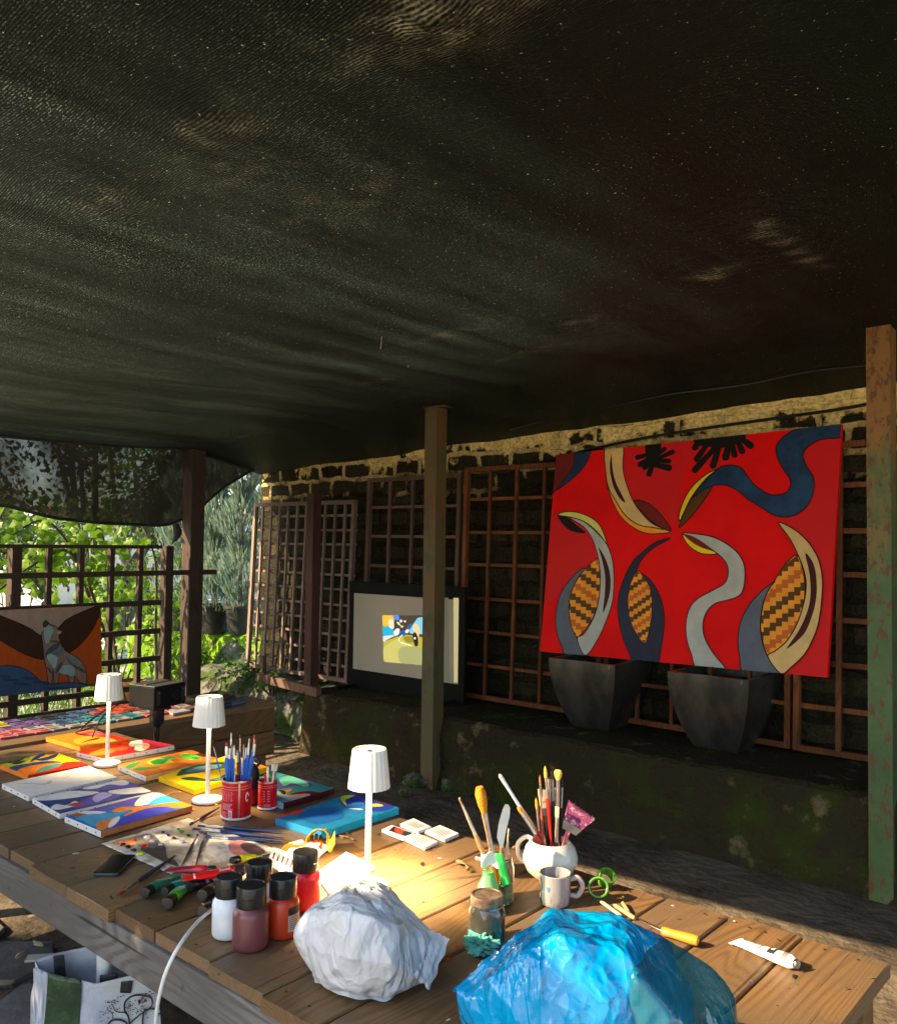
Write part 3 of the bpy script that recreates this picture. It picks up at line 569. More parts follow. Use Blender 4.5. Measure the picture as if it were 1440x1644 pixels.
def shrub(name, label, cat, loc, h, r, nleaf, ls, m, stems=6, seedv=0, big=False, clumps=9, group=None, zlow=.25, trunk=0.02, asp=.6):
    random.seed(seedv); t = thing(name, label, cat, loc, group=group); g = MB(); lf = MB(); cs = []
    for k in range(clumps):
        a = random.uniform(0, 6.28); q = r * random.uniform(.15, .8); z = h * random.uniform(zlow, .92); cs.append((Vector((math.cos(a) * q, math.sin(a) * q, z)), r * random.uniform(.28, .5)))
    for k in range(stems):
        c = cs[k % len(cs)][0]; b = Vector((c.x * .15, c.y * .15, -.03)); md = (b + c) / 2 + Vector((random.uniform(-.1, .1), random.uniform(-.1, .1), .05)) * r
        g.tube(crv([b, md, c], 4), [trunk * (1 - .08 * i) for i in range(9)], BARK, 6)
    for k in range(nleaf):
        c, cr = random.choice(cs); d = Vector((random.gauss(0, 1), random.gauss(0, 1), random.gauss(0, 1))).normalized() * cr * random.uniform(.35, 1.05)
        p = c + d; nn = d.normalized() + Vector((random.uniform(-.7, .7), random.uniform(-.7, .7), random.uniform(-.1, .9)))
        (big_leaf if big else leaf_quad)(lf, p, nn, ls * random.uniform(.6, 1.25), m, *(() if big else (asp,)))
    g.build('branches', t); lf.build('foliage', t); return t
def conifer(label, loc, h, r, n, seedv, m, group=None):
    random.seed(seedv); t = thing('conifer', label, 'conifer', loc, group=group); g = MB(); lf = MB()
    g.tube([(0, 0, -.02), (0, 0, h * .9)], [.03, .008], BARK, 7)
    for k in range(n):
        z = h * (random.random() ** .8); rr = r * (1 - (z / h) ** 2.2) * (.7 + .3 * math.sin(z * 11 + seedv)) * random.uniform(.2, 1.0) ** .5; a = random.uniform(0, 6.283)
        p = Vector((math.cos(a) * rr, math.sin(a) * rr, z)); d = Vector((math.cos(a) * .5, math.sin(a) * .5, 1)).normalized(); s = random.uniform(.025, .06)
        sd_ = d.cross(Vector((random.uniform(-1, 1), random.uniform(-1, 1), .2))).normalized() * s * .22
        lf.add([p - d * s - sd_, p - d * s * .2 + sd_ * 1.3, p + d * s * 1.4, p - sd_], [(0, 1, 2, 3)], m)
    g.build('trunk', t); lf.build('foliage', t); return t
VINE = leafmat('vine_leaf', (0.19, 0.37, 0.02)); DARKL = leafmat('dark_leaf', (0.035, 0.085, 0.015)); YEL = leafmat('yellow_leaf', (0.33, 0.36, 0.03)); CON = leafmat('conifer_leaf', (0.22, 0.32, 0.24), .35); GRS = leafmat('grass_leaf', (0.09, 0.2, 0.02))
# climbing vine: stems and large leaves following the lattice
def vine(label, ptsY, m, nl, seedv, loc, ls=.058):
    random.seed(seedv); t = thing('climbing_vine', label, 'vine', loc); g = MB(); lf = MB(); L0 = Vector(loc); 
    for pts in ptsY:
        c = crv([Vector(p) - L0 for p in pts], 6); g.tube(c, [.018 * (1 - .6 * i / len(c)) for i in range(len(c))], BARK, 6)
        for k in range(nl):
            p = random.choice(c[len(c) // 4:]) + Vector((random.gauss(0, .09), random.gauss(0, .16), random.gauss(0, .13))); big_leaf(lf, p, Vector((random.uniform(.2, 1), random.uniform(-1, .4), random.uniform(-.2, .8))), ls * random.uniform(.6, 1.2), m)
    g.build('stems', t); lf.build('foliage', t); return t
vine('large leaved vine trained over the top of the lattice fence', [
    [(-7.3, 4.1, 0), (-7.32, 3.85, .9), (-7.3, 3.6, 1.5), (-7.28, 3.3, 1.85), (-7.3, 3.0, 1.7)],
    [(-7.35, 4.15, 0), (-7.4, 4.0, .7), (-7.4, 3.95, 1.3), (-7.35, 3.8, 1.8), (-7.3, 3.65, 1.55)],
    [(-7.3, 3.7, 1.2), (-7.3, 3.5, 1.6), (-7.28, 3.15, 1.45), (-7.3, 2.85, 1.2)],
    [(-7.3, 2.6, 0), (-7.3, 2.7, .9), (-7.3, 2.8, 1.5), (-7.3, 3.0, 2.0)]], VINE, 95, 3, (-7.3, 4.1, 0))
vine('thin bare stemmed climber with sparse leaves by the fence corner', [[(-7.4, 4.45, 0), (-7.4, 4.4, .8), (-7.35, 4.35, 1.5), (-7.4, 4.2, 1.9)], [(-7.45, 4.3, 0), (-7.5, 4.5, .5), (-7.4, 4.55, 1.1), (-7.4, 4.45, 1.7)]], VINE, 16, 8, (-7.4, 4.45, 0), .045)
sh = [('low bright shrub just beyond the fence, left of the wolf painting bottom', (-8.2, 2.2, 0), 1.2, .7, 900, .045, VINE, False),
      ('bushy green shrub right behind the lattice squares beside the wolf painting', (-8.6, 4.6, 0), 1.35, .8, 1500, .04, VINE, False),
      ('shrub with dark glossy leaves behind the vine', (-10.2, 4.3, 0), 1.9, 1.1, 1600, .05, DARKL, False),
      ('yellow leaved tree seen under the net at the far left', (-13.5, 4.5, 0), 4.2, 1.9, 4200, .06, YEL, True),
      ('tall dark leafy tree seen through the hanging net', (-12.0, 6.2, 0), 5.5, 2.2, 8000, .055, DARKL, True),
      ('lacy light green tree behind the dark tree', (-16, 9.5, 0), 6.0, 2.6, 5000, .07, VINE, True),
      ('distant round tree at the far left of the garden', (-19, 4.5, 0), 5.0, 2.4, 5000, .075, DARKL, True),
      ('small fern clump growing by the mossy block', (-8.6, 5.55, 0), .45, .45, 700, .035, GRS, False),
      ('low fern growing on the mossy bank by the box table corner', (-6.9, 5.0, .38), .22, .28, 260, .022, GRS, False),
      ('sprig of green leaves on the mossy bank beneath the timber rail', (-6.3, 4.9, .36), .2, .22, 200, .02, VINE, False)]
for i, (lab, loc, h, r, n, ls, m, tree) in enumerate(sh):
    shrub('garden_tree' if tree else 'garden_shrub', lab, 'tree' if tree else 'shrub', loc, h, r, n, ls, m, seedv=20 + i, clumps=14 if tree else 9, zlow=.35 if tree else .2, stems=9 if tree else 6, trunk=.07 if tree else .012, big=(i in (3,)))
BP = mat('black_pot', (0.02, 0.022, 0.024), 0.5, col2=(0.035, 0.035, 0.035), ns=15); TC = mat('terracotta', (0.45, 0.15, 0.07), 0.8, col2=(.34, .11, .06), ns=10)
def pot(label, p, r, h, m, group=None):
    t = thing('plant_pot', label, 'plant pot', p, group=group); g = MB(); g.lathe([(r * .72, 0), (r * .95, h * .93), (r * .96, h * .94), (r * .88, h * .94), (r * .85, h * .8)], m, 24); g.lathe([(.001, .004), (r * .72, 0)], m, 24); g.build('body', t)
    g = MB(); g.lathe([(r * .95, h * .9), (r * 1.06, h * .9), (r * 1.06, h), (r * .9, h)], m, 24); g.build('rim', t)
    g = MB(); g.lathe([(.001, h * .86), (r * .87, h * .84)], mat('soil', (.03, .022, .015), 1, bump=.8, bs=60), 20); g.build('soil', t); return t
pp = [(343, 1017, .20, .33, 9.9), (384, 1018, .165, .32, 9.7), (290, 1012, .17, .32, 10.2), (424, 1018, .17, .32, 11.2)]
for i, (x, y, r, h, d) in enumerate(pp):
    rr = ray(x, y); p = CAM_LOC + rr * (d / -(CAM_M.transposed() @ rr).z)
    pot(['larger black plastic pot on the mossy wall, beside the dark timber post', 'black plastic pot on the mossy wall nearest the trellis', 'black pot seen between the fence and the dark timber post', 'black pot mostly hidden behind the wall end'][i], p, r, h, BP)
    conifer(['feathery grey green conifer in the larger black pot', 'feathery conifer in the pot nearest the trellis', 'conifer seen just left of the dark timber post', 'tall conifer rising behind the wall end'][i], p + Vector((0, 0, .27)), 2.6, .36, 5200, 40 + i, CON)
rr = ray(400, 1060); pz = CAM_LOC + rr * (9.7 / -(CAM_M.transposed() @ rr).z)
g = MB()
def mb_block(u, v):
    prof = [(-.02, 0), (0, .35), (.02, .62), (.1, .68), (.7, .68)]; k = v * 4; i = min(int(k), 3); f = k - i
    y = prof[i][0] * (1 - f) + prof[i + 1][0] * f; z = prof[i][1] * (1 - f) + prof[i + 1][1] * f; x = -10.3 + u * 3.0
    n = .06 * noise.noise(Vector((x * 3, y * 3, z * 3))) + .03 * noise.noise(Vector((x * 9, y * 9, z * 9)))
    return Vector((x, 5.75 + y + n, z + n))
g.grid(80, 40, mb_block, MOSS); tag(g.build('mossy_garden_wall', org=(-9, 5.8, 0)), 'low wall thick with bright moss carrying the conifer pots', 'garden wall')
g = MB(); a, b, c = onx(366, 1106, -7.75), onx(411, 1028, -7.75), onx(414, 1100, -7.75); q = Vector((.5, 0, 0))
g.add([a, b, c, a - q, b - q, c - q], [(0, 1, 2), (3, 5, 4), (0, 3, 4, 1), (1, 4, 5, 2), (2, 5, 3, 0)], MOSSROCK); tag(g.build('leaning_stone_slab', org=a, bevel=.01), 'dark triangular stone slab leaning at the wall corner beside bright grass', 'stone slab')
g = MB(); random.seed(77)
for k in range(9000):
    p = Vector((random.uniform(-10.5, -7.3), random.uniform(3.2, 5.7), -.04)); s = random.uniform(.03, .10); d = Vector((random.uniform(-.4, .4), random.uniform(-.4, .4), 1)).normalized() * s; e = Vector((random.uniform(-1, 1), random.uniform(-1, 1), 0)).normalized() * .006
    g.add([p - e, p + e, p + d], [(0, 1, 2)], GRS)
o = g.build('grass'); tag(o, 'short bright grass beyond the fence and round the mossy wall', 'grass'); o['kind'] = 'stuff'
for i, (x, y, d, r, h, m, lab) in enumerate([(208, 1075, 9.2, .16, .26, TC, 'terracotta pot behind the lattice beside the vine stems'), (172, 1050, 9.4, .15, .3, mat('coral_pot', (.6, .22, .17), .6, col2=(.5, .18, .14)), 'coral pink pot right beside the wolf painting edge'), (262, 1015, 10.4, .15, .28, BP, 'black nursery pot far behind the lattice right corner'), (236, 1090, 8.6, .12, .2, TC, 'small terracotta pot low behind the lattice near the corner')]):
    rr = ray(x, y); p = CAM_LOC + rr * (d / -(CAM_M.transposed() @ rr).z); p.z = max(-.04, p.z) ; pot(lab, (p.x, p.y, -.04), r, h, m)
# pale outbuilding wall seen in gaps
g = MB(); g.box((-22, 14.5, 1.2), (.3, 9, 2.4), mat('pale_render', (.6, .58, .54), .9, col2=(.5, .48, .45), ns=3)); g.box((-21.9, 14.5, 2.45), (.6, 9.2, .12), TC)
tag(g.build('garden_boundary_wall', org=(-22, 14, 0), bevel=.01), 'pale rendered boundary wall far across the garden with tile coping', 'wall')
# ---------------------------------------------------------------- main table
TZ = 0.75
TX0, TX1, TY0, TY1 = -4.05, -0.56, 1.17, 2.215
t = thing('work_table', 'long rough plank work table covered with paintings, paints and brushes', 'table', (-2.3, 1.7, 0)); TO = Vector((-2.3, 1.7, 0))
g = MB(); random.seed(11); x = TX1
while x > TX0:
    wd = random.uniform(.17, .235); g.r = random.random(); e0 = random.uniform(-.012, .01); e1 = random.uniform(-.012, .012)
    xa = x - wd + .004; n = 26; zt = TZ + random.uniform(-.0015, .0015); cupping = random.uniform(-.001, .0015)
    rows = []
    for j in range(n + 1):
        f = j / n; y = TY0 + e0 + (TY1 + e1 - TY0 - e0) * f; jl = .0035 * noise.noise(Vector((xa * 9, y * 6, 1))); jr = .0035 * noise.noise(Vector((x * 9, y * 6, 2)))
        X0, X1 = xa + .001 + jl * .5, x - .001 + jr * .5
        ez = .004 if j in (0, n) else 0
        jy = .006 * noise.noise(Vector((x * 20, j * 3.1, 5))) if j in (0, n) else 0
        rows.append([Vector(v) - TO for v in [(X0, y, TZ - .032), (X0, y, zt - .004), (X0 + .004, y, zt - ez * .4), ((X0 + X1) / 2, y + jy, zt + cupping - ez * .4), (X1 - .004, y, zt - ez * .4), (X1, y, zt - .004), (X1, y, TZ - .032)]])
    b = [v for r in rows for v in r]; fs = [(j * 7 + k, j * 7 + k + 1, (j + 1) * 7 + k + 1, (j + 1) * 7 + k) for j in range(n) for k in range(6)]
    fs += [tuple(range(6, -1, -1)), tuple(n * 7 + k for k in range(7))]
    g.add(b, fs, W_TABLE); x -= wd
o = g.build('tabletop', t)
g = MB(); g.r = .3; g.box((0 - .0, TY0 + .012 - 1.7, TZ - .034 - .052), (3.47, .035, .104), W_GREY); g.build('front_rail', t, bevel=.004)
g = MB(); g.r = .7; g.box((0, TY1 - .03 - 1.7, TZ - .034 - .045), (3.4, .03, .09), W_GREY); g.build('back_rail', t, bevel=.004)
for (x, y) in [(-.60, 1.29), (-.60, 2.10), (-3.9, 1.29), (-3.9, 2.1)]:
    g = MB(); g.r = random.random(); g.box((x - .01 + 2.3, y - 1.7, .357), (.07, .07, .714), W_CRATE); g.build('leg', t, bevel=.004)
g = MB(); g.box((-.60 + 2.29, 0, .30), (.035, .74, .08), W_CRATE); g.build('stretcher', t, bevel=.004)
p = onz(168, 1500, .35); p = onpl(168, 1500, Vector((0, 1.42, 0)), Vector((0, 1, 0)))
g = MB(); g.tube([(p.x, p.y, 0), (p.x, p.y, .71)], .022, WHITE, 12); g.build('steel_leg', t).location = (-TO.x, -TO.y, 0)

g = MB(); random.seed(66); sc_ = [(225, 225, 220), (40, 90, 150), (190, 40, 35), (60, 140, 80), (230, 190, 60), (90, 60, 110), (40, 40, 45), (180, 110, 60)]
for k in range(240):
    cx0, cy0 = random.uniform(-3.4, -.6), random.uniform(1.2, 2.2); r_ = random.choice([.002, .003, .003, .004, .007]) * random.uniform(.6, 1.2); n_ = 9; c_ = random.choice(sc_); st_ = random.uniform(1, 2.2); an = random.uniform(0, 3.14)
    q = [Vector((cx0 - TO.x, cy0 - TO.y, TZ + .0022)) + Vector((math.cos(an) * math.cos(a * 6.283 / n_) * st_ - math.sin(an) * math.sin(a * 6.283 / n_), math.sin(an) * math.cos(a * 6.283 / n_) * st_ + math.cos(an) * math.sin(a * 6.283 / n_), 0)) * r_ * random.uniform(.7, 1.2) for a in range(n_)]
    g.add(q, [tuple(range(n_))], paint(c_))
for k in range(70):
    cx0 = random.uniform(-3.4, -.6); cy0 = random.choice([TY0 + .03, TY1 - .04]) + random.uniform(-.004, .004); g.sphere((cx0 - TO.x, cy0 - TO.y, TZ + .0018), .0035, mat('rusty_nail', (.05, .03, .02), .6, .5), 8, 4, (1, 1, .3))
g.build('dried_paint_and_nails', t)['kind'] = 'stuff'

# ---------------------------------------------------------------- second table (box sided) at the far end
t = thing('display_table', 'long box sided plank table across the far end, covered with small colour cards', 'table', (-4.45, 2.0, 0))
g = MB(); random.seed(3)
for k in range(4): g.r = random.random(); g.box((-.21 + k * .140, 0.05, .735), (.137, 2.48, .028), W_TABLE)
g.build('tabletop', t, bevel=.002)
for k, z in enumerate([.655, .515]):
    g = MB(); g.r = .2 + k * .4; g.box((.262, .045, z), (.024, 2.46, .134), W_CRATE); g.build('side_board', t, bevel=.003)
g = MB(); g.box((0, 1.268, .585), (.50, .024, .27), W_CRATE); g.build('end_board', t, bevel=.003)
for (x, y) in [(.215, 1.20), (-.2, 1.2), (.215, -1.1), (-.2, -1.1)]:
    g = MB(); g.r = random.random(); g.box((x, y, .36), (.07, .07, .715), W_CRATE); g.build('leg', t, bevel=.003)

# colour cards in rows
pal = [((225, 205, 60), 'yellow'), ((225, 120, 130), 'pink'), ((120, 95, 160), 'purple'), ((45, 50, 60), 'black'), ((75, 105, 150), 'blue'), ((70, 150, 165), 'teal'), ((215, 90, 60), 'orange red'), ((180, 175, 170), 'grey'), ((150, 60, 60), 'wine red')]
cols = [[0, 0, 0, 1, 1], [0, 0, 2, 1, 1], [2, 2, 2, 7, 1], [3, 2, 2, 7, 7], [3, 3, 4, 4, 7], [3, 4, 4, 5, 7], [4, 4, 5, 5, 5], [4, 6, 4, 5, 7], [6, 6, 6, 5, 5], [6, 6, 8, 7, 1], [8, 7, 3, 7, 1], [7, 7, 3, 1, 7], [7, 3, 7, 7, 1]]
random.seed(9); rown = ['back row', 'second row from the back', 'middle row', 'second row from the front', 'front row']
CY0, CY1 = onz(8, 1184, .752).y, onz(262, 1128, .752).y
for j, row in enumerate(cols):
    for i, c in enumerate(row):
        rgb, nm = pal[c]; rgb = tuple(int(v * .82) for v in rgb); x = -4.66 + i * .082 + random.uniform(-.004, .004); y = CY0 + j * (CY1 - CY0) / 12 + random.uniform(-.004, .004)
        CW = (CY1 - CY0) / 12 - .012
        g = MB(); m = paint(rgb); ed = paint(tuple(int(v * .8) for v in rgb)); g.box((0, 0, .004), (.068, CW, .008), ed); g.box((0, 0, .0086), (.066, CW - .002, .0012), m)
        m2 = paint(tuple(int(v * .6) for v in rgb)); g.box((random.uniform(-.012, .012), random.uniform(-.02, .02), .0096), (.03, .04, .0008), m2)
        o = g.build('colour_card'); o.location = (x, y, .7515); o.rotation_euler = (0, 0, random.uniform(-.08, .08))
        tag(o, f'small {nm} colour card in the {rown[i]} on the far table', 'card', f'{nm} cards on the far table, {rown[i]}')

def canvas_corner(q, th, rimm, name, label, shapes, cat='painting', z=None, rot=None, group=None, stap=True):
    """q: 4 corners seen on the top face; a stretched canvas lying on the table"""
    z0 = (z if z is not None else TZ + .0025); P = [onz(x, y, z0 + th) for x, y in q]; c = sum(P, Vector()) / 4; c.z = z0
    g = MB(); lo = [Vector((p.x, p.y, z0)) for p in P]; base = rimm[0]
    A = Art(P[0], Vector((0, 0, 1)), P); g2 = A.mb
    g2.add(P, [(0, 1, 2, 3)], base)
    cen = sum(P, Vector()) / 4
    for k in range(4):
        a, b, a2, b2 = P[k], P[(k + 1) % 4], lo[k], lo[(k + 1) % 4]; m = rimm[1 + k] if len(rimm) > 1 else base
        g2.add([a, b, b2, a2], [(0, 1, 2, 3)], m)
        if stap and m is CANVASW:
            n = max(2, int((b - a).length / .05)); out = ((a + b) / 2 - cen); out.z = 0; out.normalize(); dd = (b - a).normalized()
            for i in range(n):
                pp_ = a + (b - a) * ((i + .5) / n) - Vector((0, 0, th * .45)) + out * .0012; g2.bar(pp_ - dd * .0022, pp_ + dd * .0022, .0024, .003, BLACKM)
    g2.add(lo, [(3, 2, 1, 0)], CANVASW)
    for s in shapes:
        A.fill(s[1], paint(s[0]) if isinstance(s[0], tuple) else s[0], s[2] if len(s) > 2 else True)
    o = g2.build(name, org=c); return tag(o, label, cat, group)
k1 = lambda *p: [(a / 6, 1150 + b / 6) for a, b in p]
k2 = lambda *p: [(120 + a / 4.5, 1150 + b / 4.5) for a, b in p]
k6 = lambda *p: [(420 + a / 4.235, 1220 + b / 4.235) for a, b in p]
YL = (250, 205, 20); LM = (190, 205, 40); OR = (245, 130, 30); RD = (225, 40, 25); NB = (45, 70, 130); BL = (40, 110, 190); CY = (60, 165, 215); PU = (95, 85, 180); GN = (40, 130, 60); LG = (95, 200, 60); TL = (60, 150, 135); DK = (25, 30, 40); WH = (240, 236, 228); BR = (185, 90, 40); CR = (150, 25, 35)
canvas_corner([(0, 1228), (85, 1206), (142, 1228), (45, 1246)], .018, [paint(YL), paint(YL), paint(RD), paint(RD), paint(OR)], 'canvas_painting', 'yellow, lime, navy and orange abstract canvas at the far left table edge', [
    (LM, k1((0, 440), (130, 390), (270, 380), (290, 420), (200, 470), (75, 510), (5, 490))), (DK, k1((60, 430), (150, 405), (240, 395), (200, 430), (90, 455))), (LM, k1((70, 425), (160, 410), (220, 400), (120, 440))), (DK, k1((110, 460), (200, 435), (250, 430), (180, 462))),
    (NB, k1((290, 440), (350, 385), (460, 345), (430, 375), (340, 425))), (NB, k1((350, 420), (470, 390), (560, 355), (530, 400), (420, 430))), (BR, k1((430, 350), (520, 338), (560, 352), (470, 372))),
    (NB, k1((75, 530), (110, 490), (260, 460), (460, 435), (590, 445), (440, 460), (270, 485), (160, 540))), (OR, k1((160, 545), (220, 500), (400, 465), (600, 450), (520, 500), (380, 550), (270, 575))), (RD, k1((340, 555), (520, 505), (620, 450), (760, 440), (850, 468), (600, 520), (265, 578))),
    (TL, k1((345, 545), (400, 500), (500, 470), (600, 460), (560, 490), (450, 525)))])
canvas_corner([(3, 1259), (142, 1230), (189, 1248), (46, 1279)], .018, [CANVASW, CANVASW, CANVASW, CANVASW, CANVASW], 'canvas_painting', 'blank white primed canvas with faint pencil lines, stapled along its sides', [
    ((200, 195, 188), k1((150, 655), (300, 645), (420, 650), (480, 620), (500, 640), (430, 662), (300, 655)), True), ((205, 198, 190), k1((480, 600), (620, 590), (700, 560), (706, 563), (620, 596))), ((205, 198, 190), k1((630, 560), (700, 545), (780, 550), (780, 555), (700, 550), (640, 570)))])
canvas_corner([(52, 1282), (198, 1252), (246, 1272), (96, 1307)], .018, [paint(NB), paint((60, 60, 130)), CANVASW, CANVASW, CANVASW], 'canvas_painting', 'blue and violet canvas with white leaf forms, middle of three white sided canvases', [
    (WH, k1((312, 790), (500, 740), (700, 720), (960, 735), (700, 790), (400, 815))), (PU, k1((700, 690), (900, 650), (1100, 610), (1300, 640), (1380, 690), (1100, 700), (900, 720))), (WH, k1((790, 700), (960, 650), (1200, 615), (1240, 650), (1180, 670), (1050, 660), (920, 700))), (WH, k1((1060, 720), (1300, 690), (1480, 690), (1440, 730), (1200, 755), (1070, 745))),
    (PU, k1((700, 860), (850, 790), (980, 745), (1150, 760), (1100, 800), (900, 850), (760, 890))), ((200, 190, 235), k1((890, 790), (985, 735), (1080, 760), (1000, 800), (930, 830))), (WH, k1((490, 890), (540, 850), (640, 860), (720, 820), (760, 850), (680, 880), (560, 905))), (RD, k1((650, 860), (740, 835), (820, 850), (720, 870)))])
canvas_corner([(104, 1311), (252, 1272), (309, 1294), (162, 1335)], .020, [paint(BL), CANVASW, CANVASW, paint((190, 120, 70)), CANVASW], 'canvas_painting', 'blue canvas with orange curves, nearest of the three white sided canvases', [
    (PU, k2((60, 660), (200, 600), (330, 580), (460, 560), (440, 640), (300, 660), (180, 690))), (WH, k2((440, 650), (450, 610), (520, 560), (640, 560), (660, 590), (560, 630))), (CY, k2((530, 640), (640, 575), (760, 605), (680, 630))), (BR, k2((-20, 710), (40, 690), (200, 690), (120, 720), (0, 730))), (WH, k2((0, 695), (110, 688), (230, 695), (120, 712))),
    (OR, k2((265, 690), (340, 660), (500, 655), (640, 632), (850, 620), (852, 650), (760, 665), (560, 665), (420, 710), (350, 720), (420, 680), (320, 695))), ((60, 70, 190), k2((240, 800), (340, 740), (480, 680), (620, 655), (730, 675), (660, 720), (420, 780), (230, 820))),
    (CY, k2((0, 740), (120, 710), (300, 700), (420, 670), (330, 720), (160, 800), (60, 760))), (OR, k2((160, 810), (170, 770), (240, 750), (320, 730), (260, 790), (200, 825))), (WH, k2((240, 800), (270, 750), (325, 728), (310, 770), (260, 806))), ((35, 45, 110), k2((560, 745), (640, 715), (720, 690), (680, 730), (600, 765)))])
canvas_corner([(74, 1184), (148, 1172), (207, 1187), (128, 1199)], .020, [paint(OR), paint(CR), paint(RD), paint(OR), paint(OR)], 'canvas_painting', 'orange canvas with a yellow leaf shape, farthest on the table', [
    ((175, 60, 70), k1((740, 180), (860, 150), (1000, 160), (1120, 190), (960, 200))), (RD, k1((940, 190), (1100, 180), (1245, 225), (1120, 250))), ((235, 165, 40), k1((765, 285), (705, 240), (760, 210), (900, 195), (1060, 215), (1130, 250), (900, 270))), ((120, 40, 30), k1((780, 262), (850, 230), (960, 205), (940, 225), (860, 240))), ((205, 110, 100), k1((850, 175), (920, 160), (1000, 180), (900, 190)))])
canvas_corner([(123, 1208), (231, 1187), (280, 1197), (167, 1218)], .020, [paint(CR), paint(CR), CANVASW, CANVASW, CANVASW], 'canvas_painting', 'red canvas with two pale oval wing shapes and stapled white sides', [
    (RD, k2((15, 260), (150, 225), (330, 195), (420, 205), (380, 250), (200, 300))), (OR, k2((100, 275), (200, 235), (300, 235), (270, 265), (170, 285))), ((240, 95, 40), k2((260, 240), (340, 220), (390, 230), (330, 250))), ((175, 35, 60), k2((500, 170), (640, 190), (710, 208), (560, 230), (470, 200))),
    ((215, 215, 200), k2((390, 205), (430, 170), (485, 178), (480, 205), (420, 222))), ((225, 225, 205), k2((435, 245), (450, 205), (520, 198), (543, 215), (500, 248))), ((230, 170, 120), k2((490, 240), (500, 205), (540, 210), (530, 235)))])
canvas_corner([(189, 1229), (306, 1204), (353, 1219), (234, 1247)], .020, [paint((215, 120, 40)), paint((215, 120, 40)), paint((235, 190, 130)), paint((235, 190, 130)), CANVASW], 'canvas_painting', 'orange brown canvas with green blocks and a lime oval', [
    (GN, k2((365, 370), (400, 345), (475, 330), (450, 355), (390, 385))), (GN, k2((420, 385), (480, 368), (620, 372), (520, 385), (440, 395))), ((170, 190, 50), k2((520, 335), (600, 300), (700, 290), (760, 310), (700, 340), (580, 358))), (GN, k2((540, 330), (600, 310), (680, 315), (640, 345), (570, 350)), False), ((70, 150, 90), k2((620, 300), (690, 290), (730, 300), (660, 315)), False), (BR, k2((680, 318), (740, 308), (770, 320), (720, 332)), False), (LG, k2((755, 285), (800, 272), (880, 285), (918, 308), (850, 315), (780, 305))), (GN, k2((840, 300), (910, 300), (880, 312)))])
canvas_corner([(255, 1247), (372, 1211), (429, 1232), (312, 1268)], .020, [paint(YL)] * 5, 'canvas_painting', 'yellow canvas with long dark green leaf shapes, beneath the middle lamp', [
    ((45, 95, 70), k2((735, 430), (800, 370), (920, 345), (1090, 335), (1100, 370), (950, 400), (820, 420))), ((110, 140, 150), k2((800, 405), (900, 365), (1060, 350), (1000, 385))), ((30, 80, 60), k2((765, 455), (850, 440), (1000, 460), (1090, 420), (1060, 465), (900, 470))), (OR, k2((1250, 340), (1390, 365), (1330, 395), (1240, 380))), ((90, 150, 160), k2((980, 455), (1060, 445), (1040, 465)))], stap=False)
canvas_corner([(362, 1263), (444, 1240), (537, 1266), (455, 1290)], .022, [paint((60, 150, 150)), paint((60, 150, 150)), paint((50, 150, 155)), paint((90, 25, 30)), paint((150, 180, 190))], 'canvas_painting', 'teal canvas with pale green and purple wavy forms behind the small red tin', [
    ((95, 75, 145), k6((100, 160), (150, 105), (220, 115), (330, 150), (335, 185), (230, 180), (120, 200))), ((100, 190, 160), k6((120, 130), (180, 110), (250, 130), (320, 165), (300, 185), (210, 160), (150, 180))), ((95, 25, 30), k6((200, 235), (300, 215), (395, 225), (395, 250), (260, 262))), ((150, 185, 195), k6((100, 215), (180, 240), (320, 235), (320, 262), (150, 290), (90, 290))), (OR, k6((120, 205), (160, 208), (212, 200), (150, 240))), (DK, k6((118, 205), (165, 218), (150, 240))), ((235, 150, 120), k6((170, 246), (300, 232), (320, 240), (220, 255)))])
canvas_corner([(442, 1313), (565, 1273), (640, 1297), (516, 1336)], .024, [paint((30, 120, 165)), paint((30, 60, 150)), CANVASW, paint((40, 190, 220)), paint((35, 130, 175))], 'canvas_painting', 'sea blue canvas with a deep blue bird shape and yellow flecks, under the nearest lamp', [
    (RD, k6((90, 395), (120, 365), (230, 345), (320, 352), (220, 370), (125, 392))), ((35, 55, 150), k6((535, 260), (620, 222), (760, 262), (900, 315), (830, 350), (700, 345), (640, 290), (560, 320))), ((45, 120, 190), k6((560, 330), (640, 290), (700, 300), (690, 345), (600, 360))), (LM, k6((535, 270), (560, 245), (635, 245), (570, 275), (580, 315))), (LM, k6((725, 310), (780, 300), (830, 315), (760, 322))), ((25, 95, 165), k6((240, 390), (330, 340), (520, 330), (560, 390), (500, 415), (380, 440))), ((90, 40, 80), k6((760, 265), (850, 285), (900, 312), (800, 295))), (WH, k6((590, 335), (660, 335), (690, 342), (640, 340)))], stap=False)

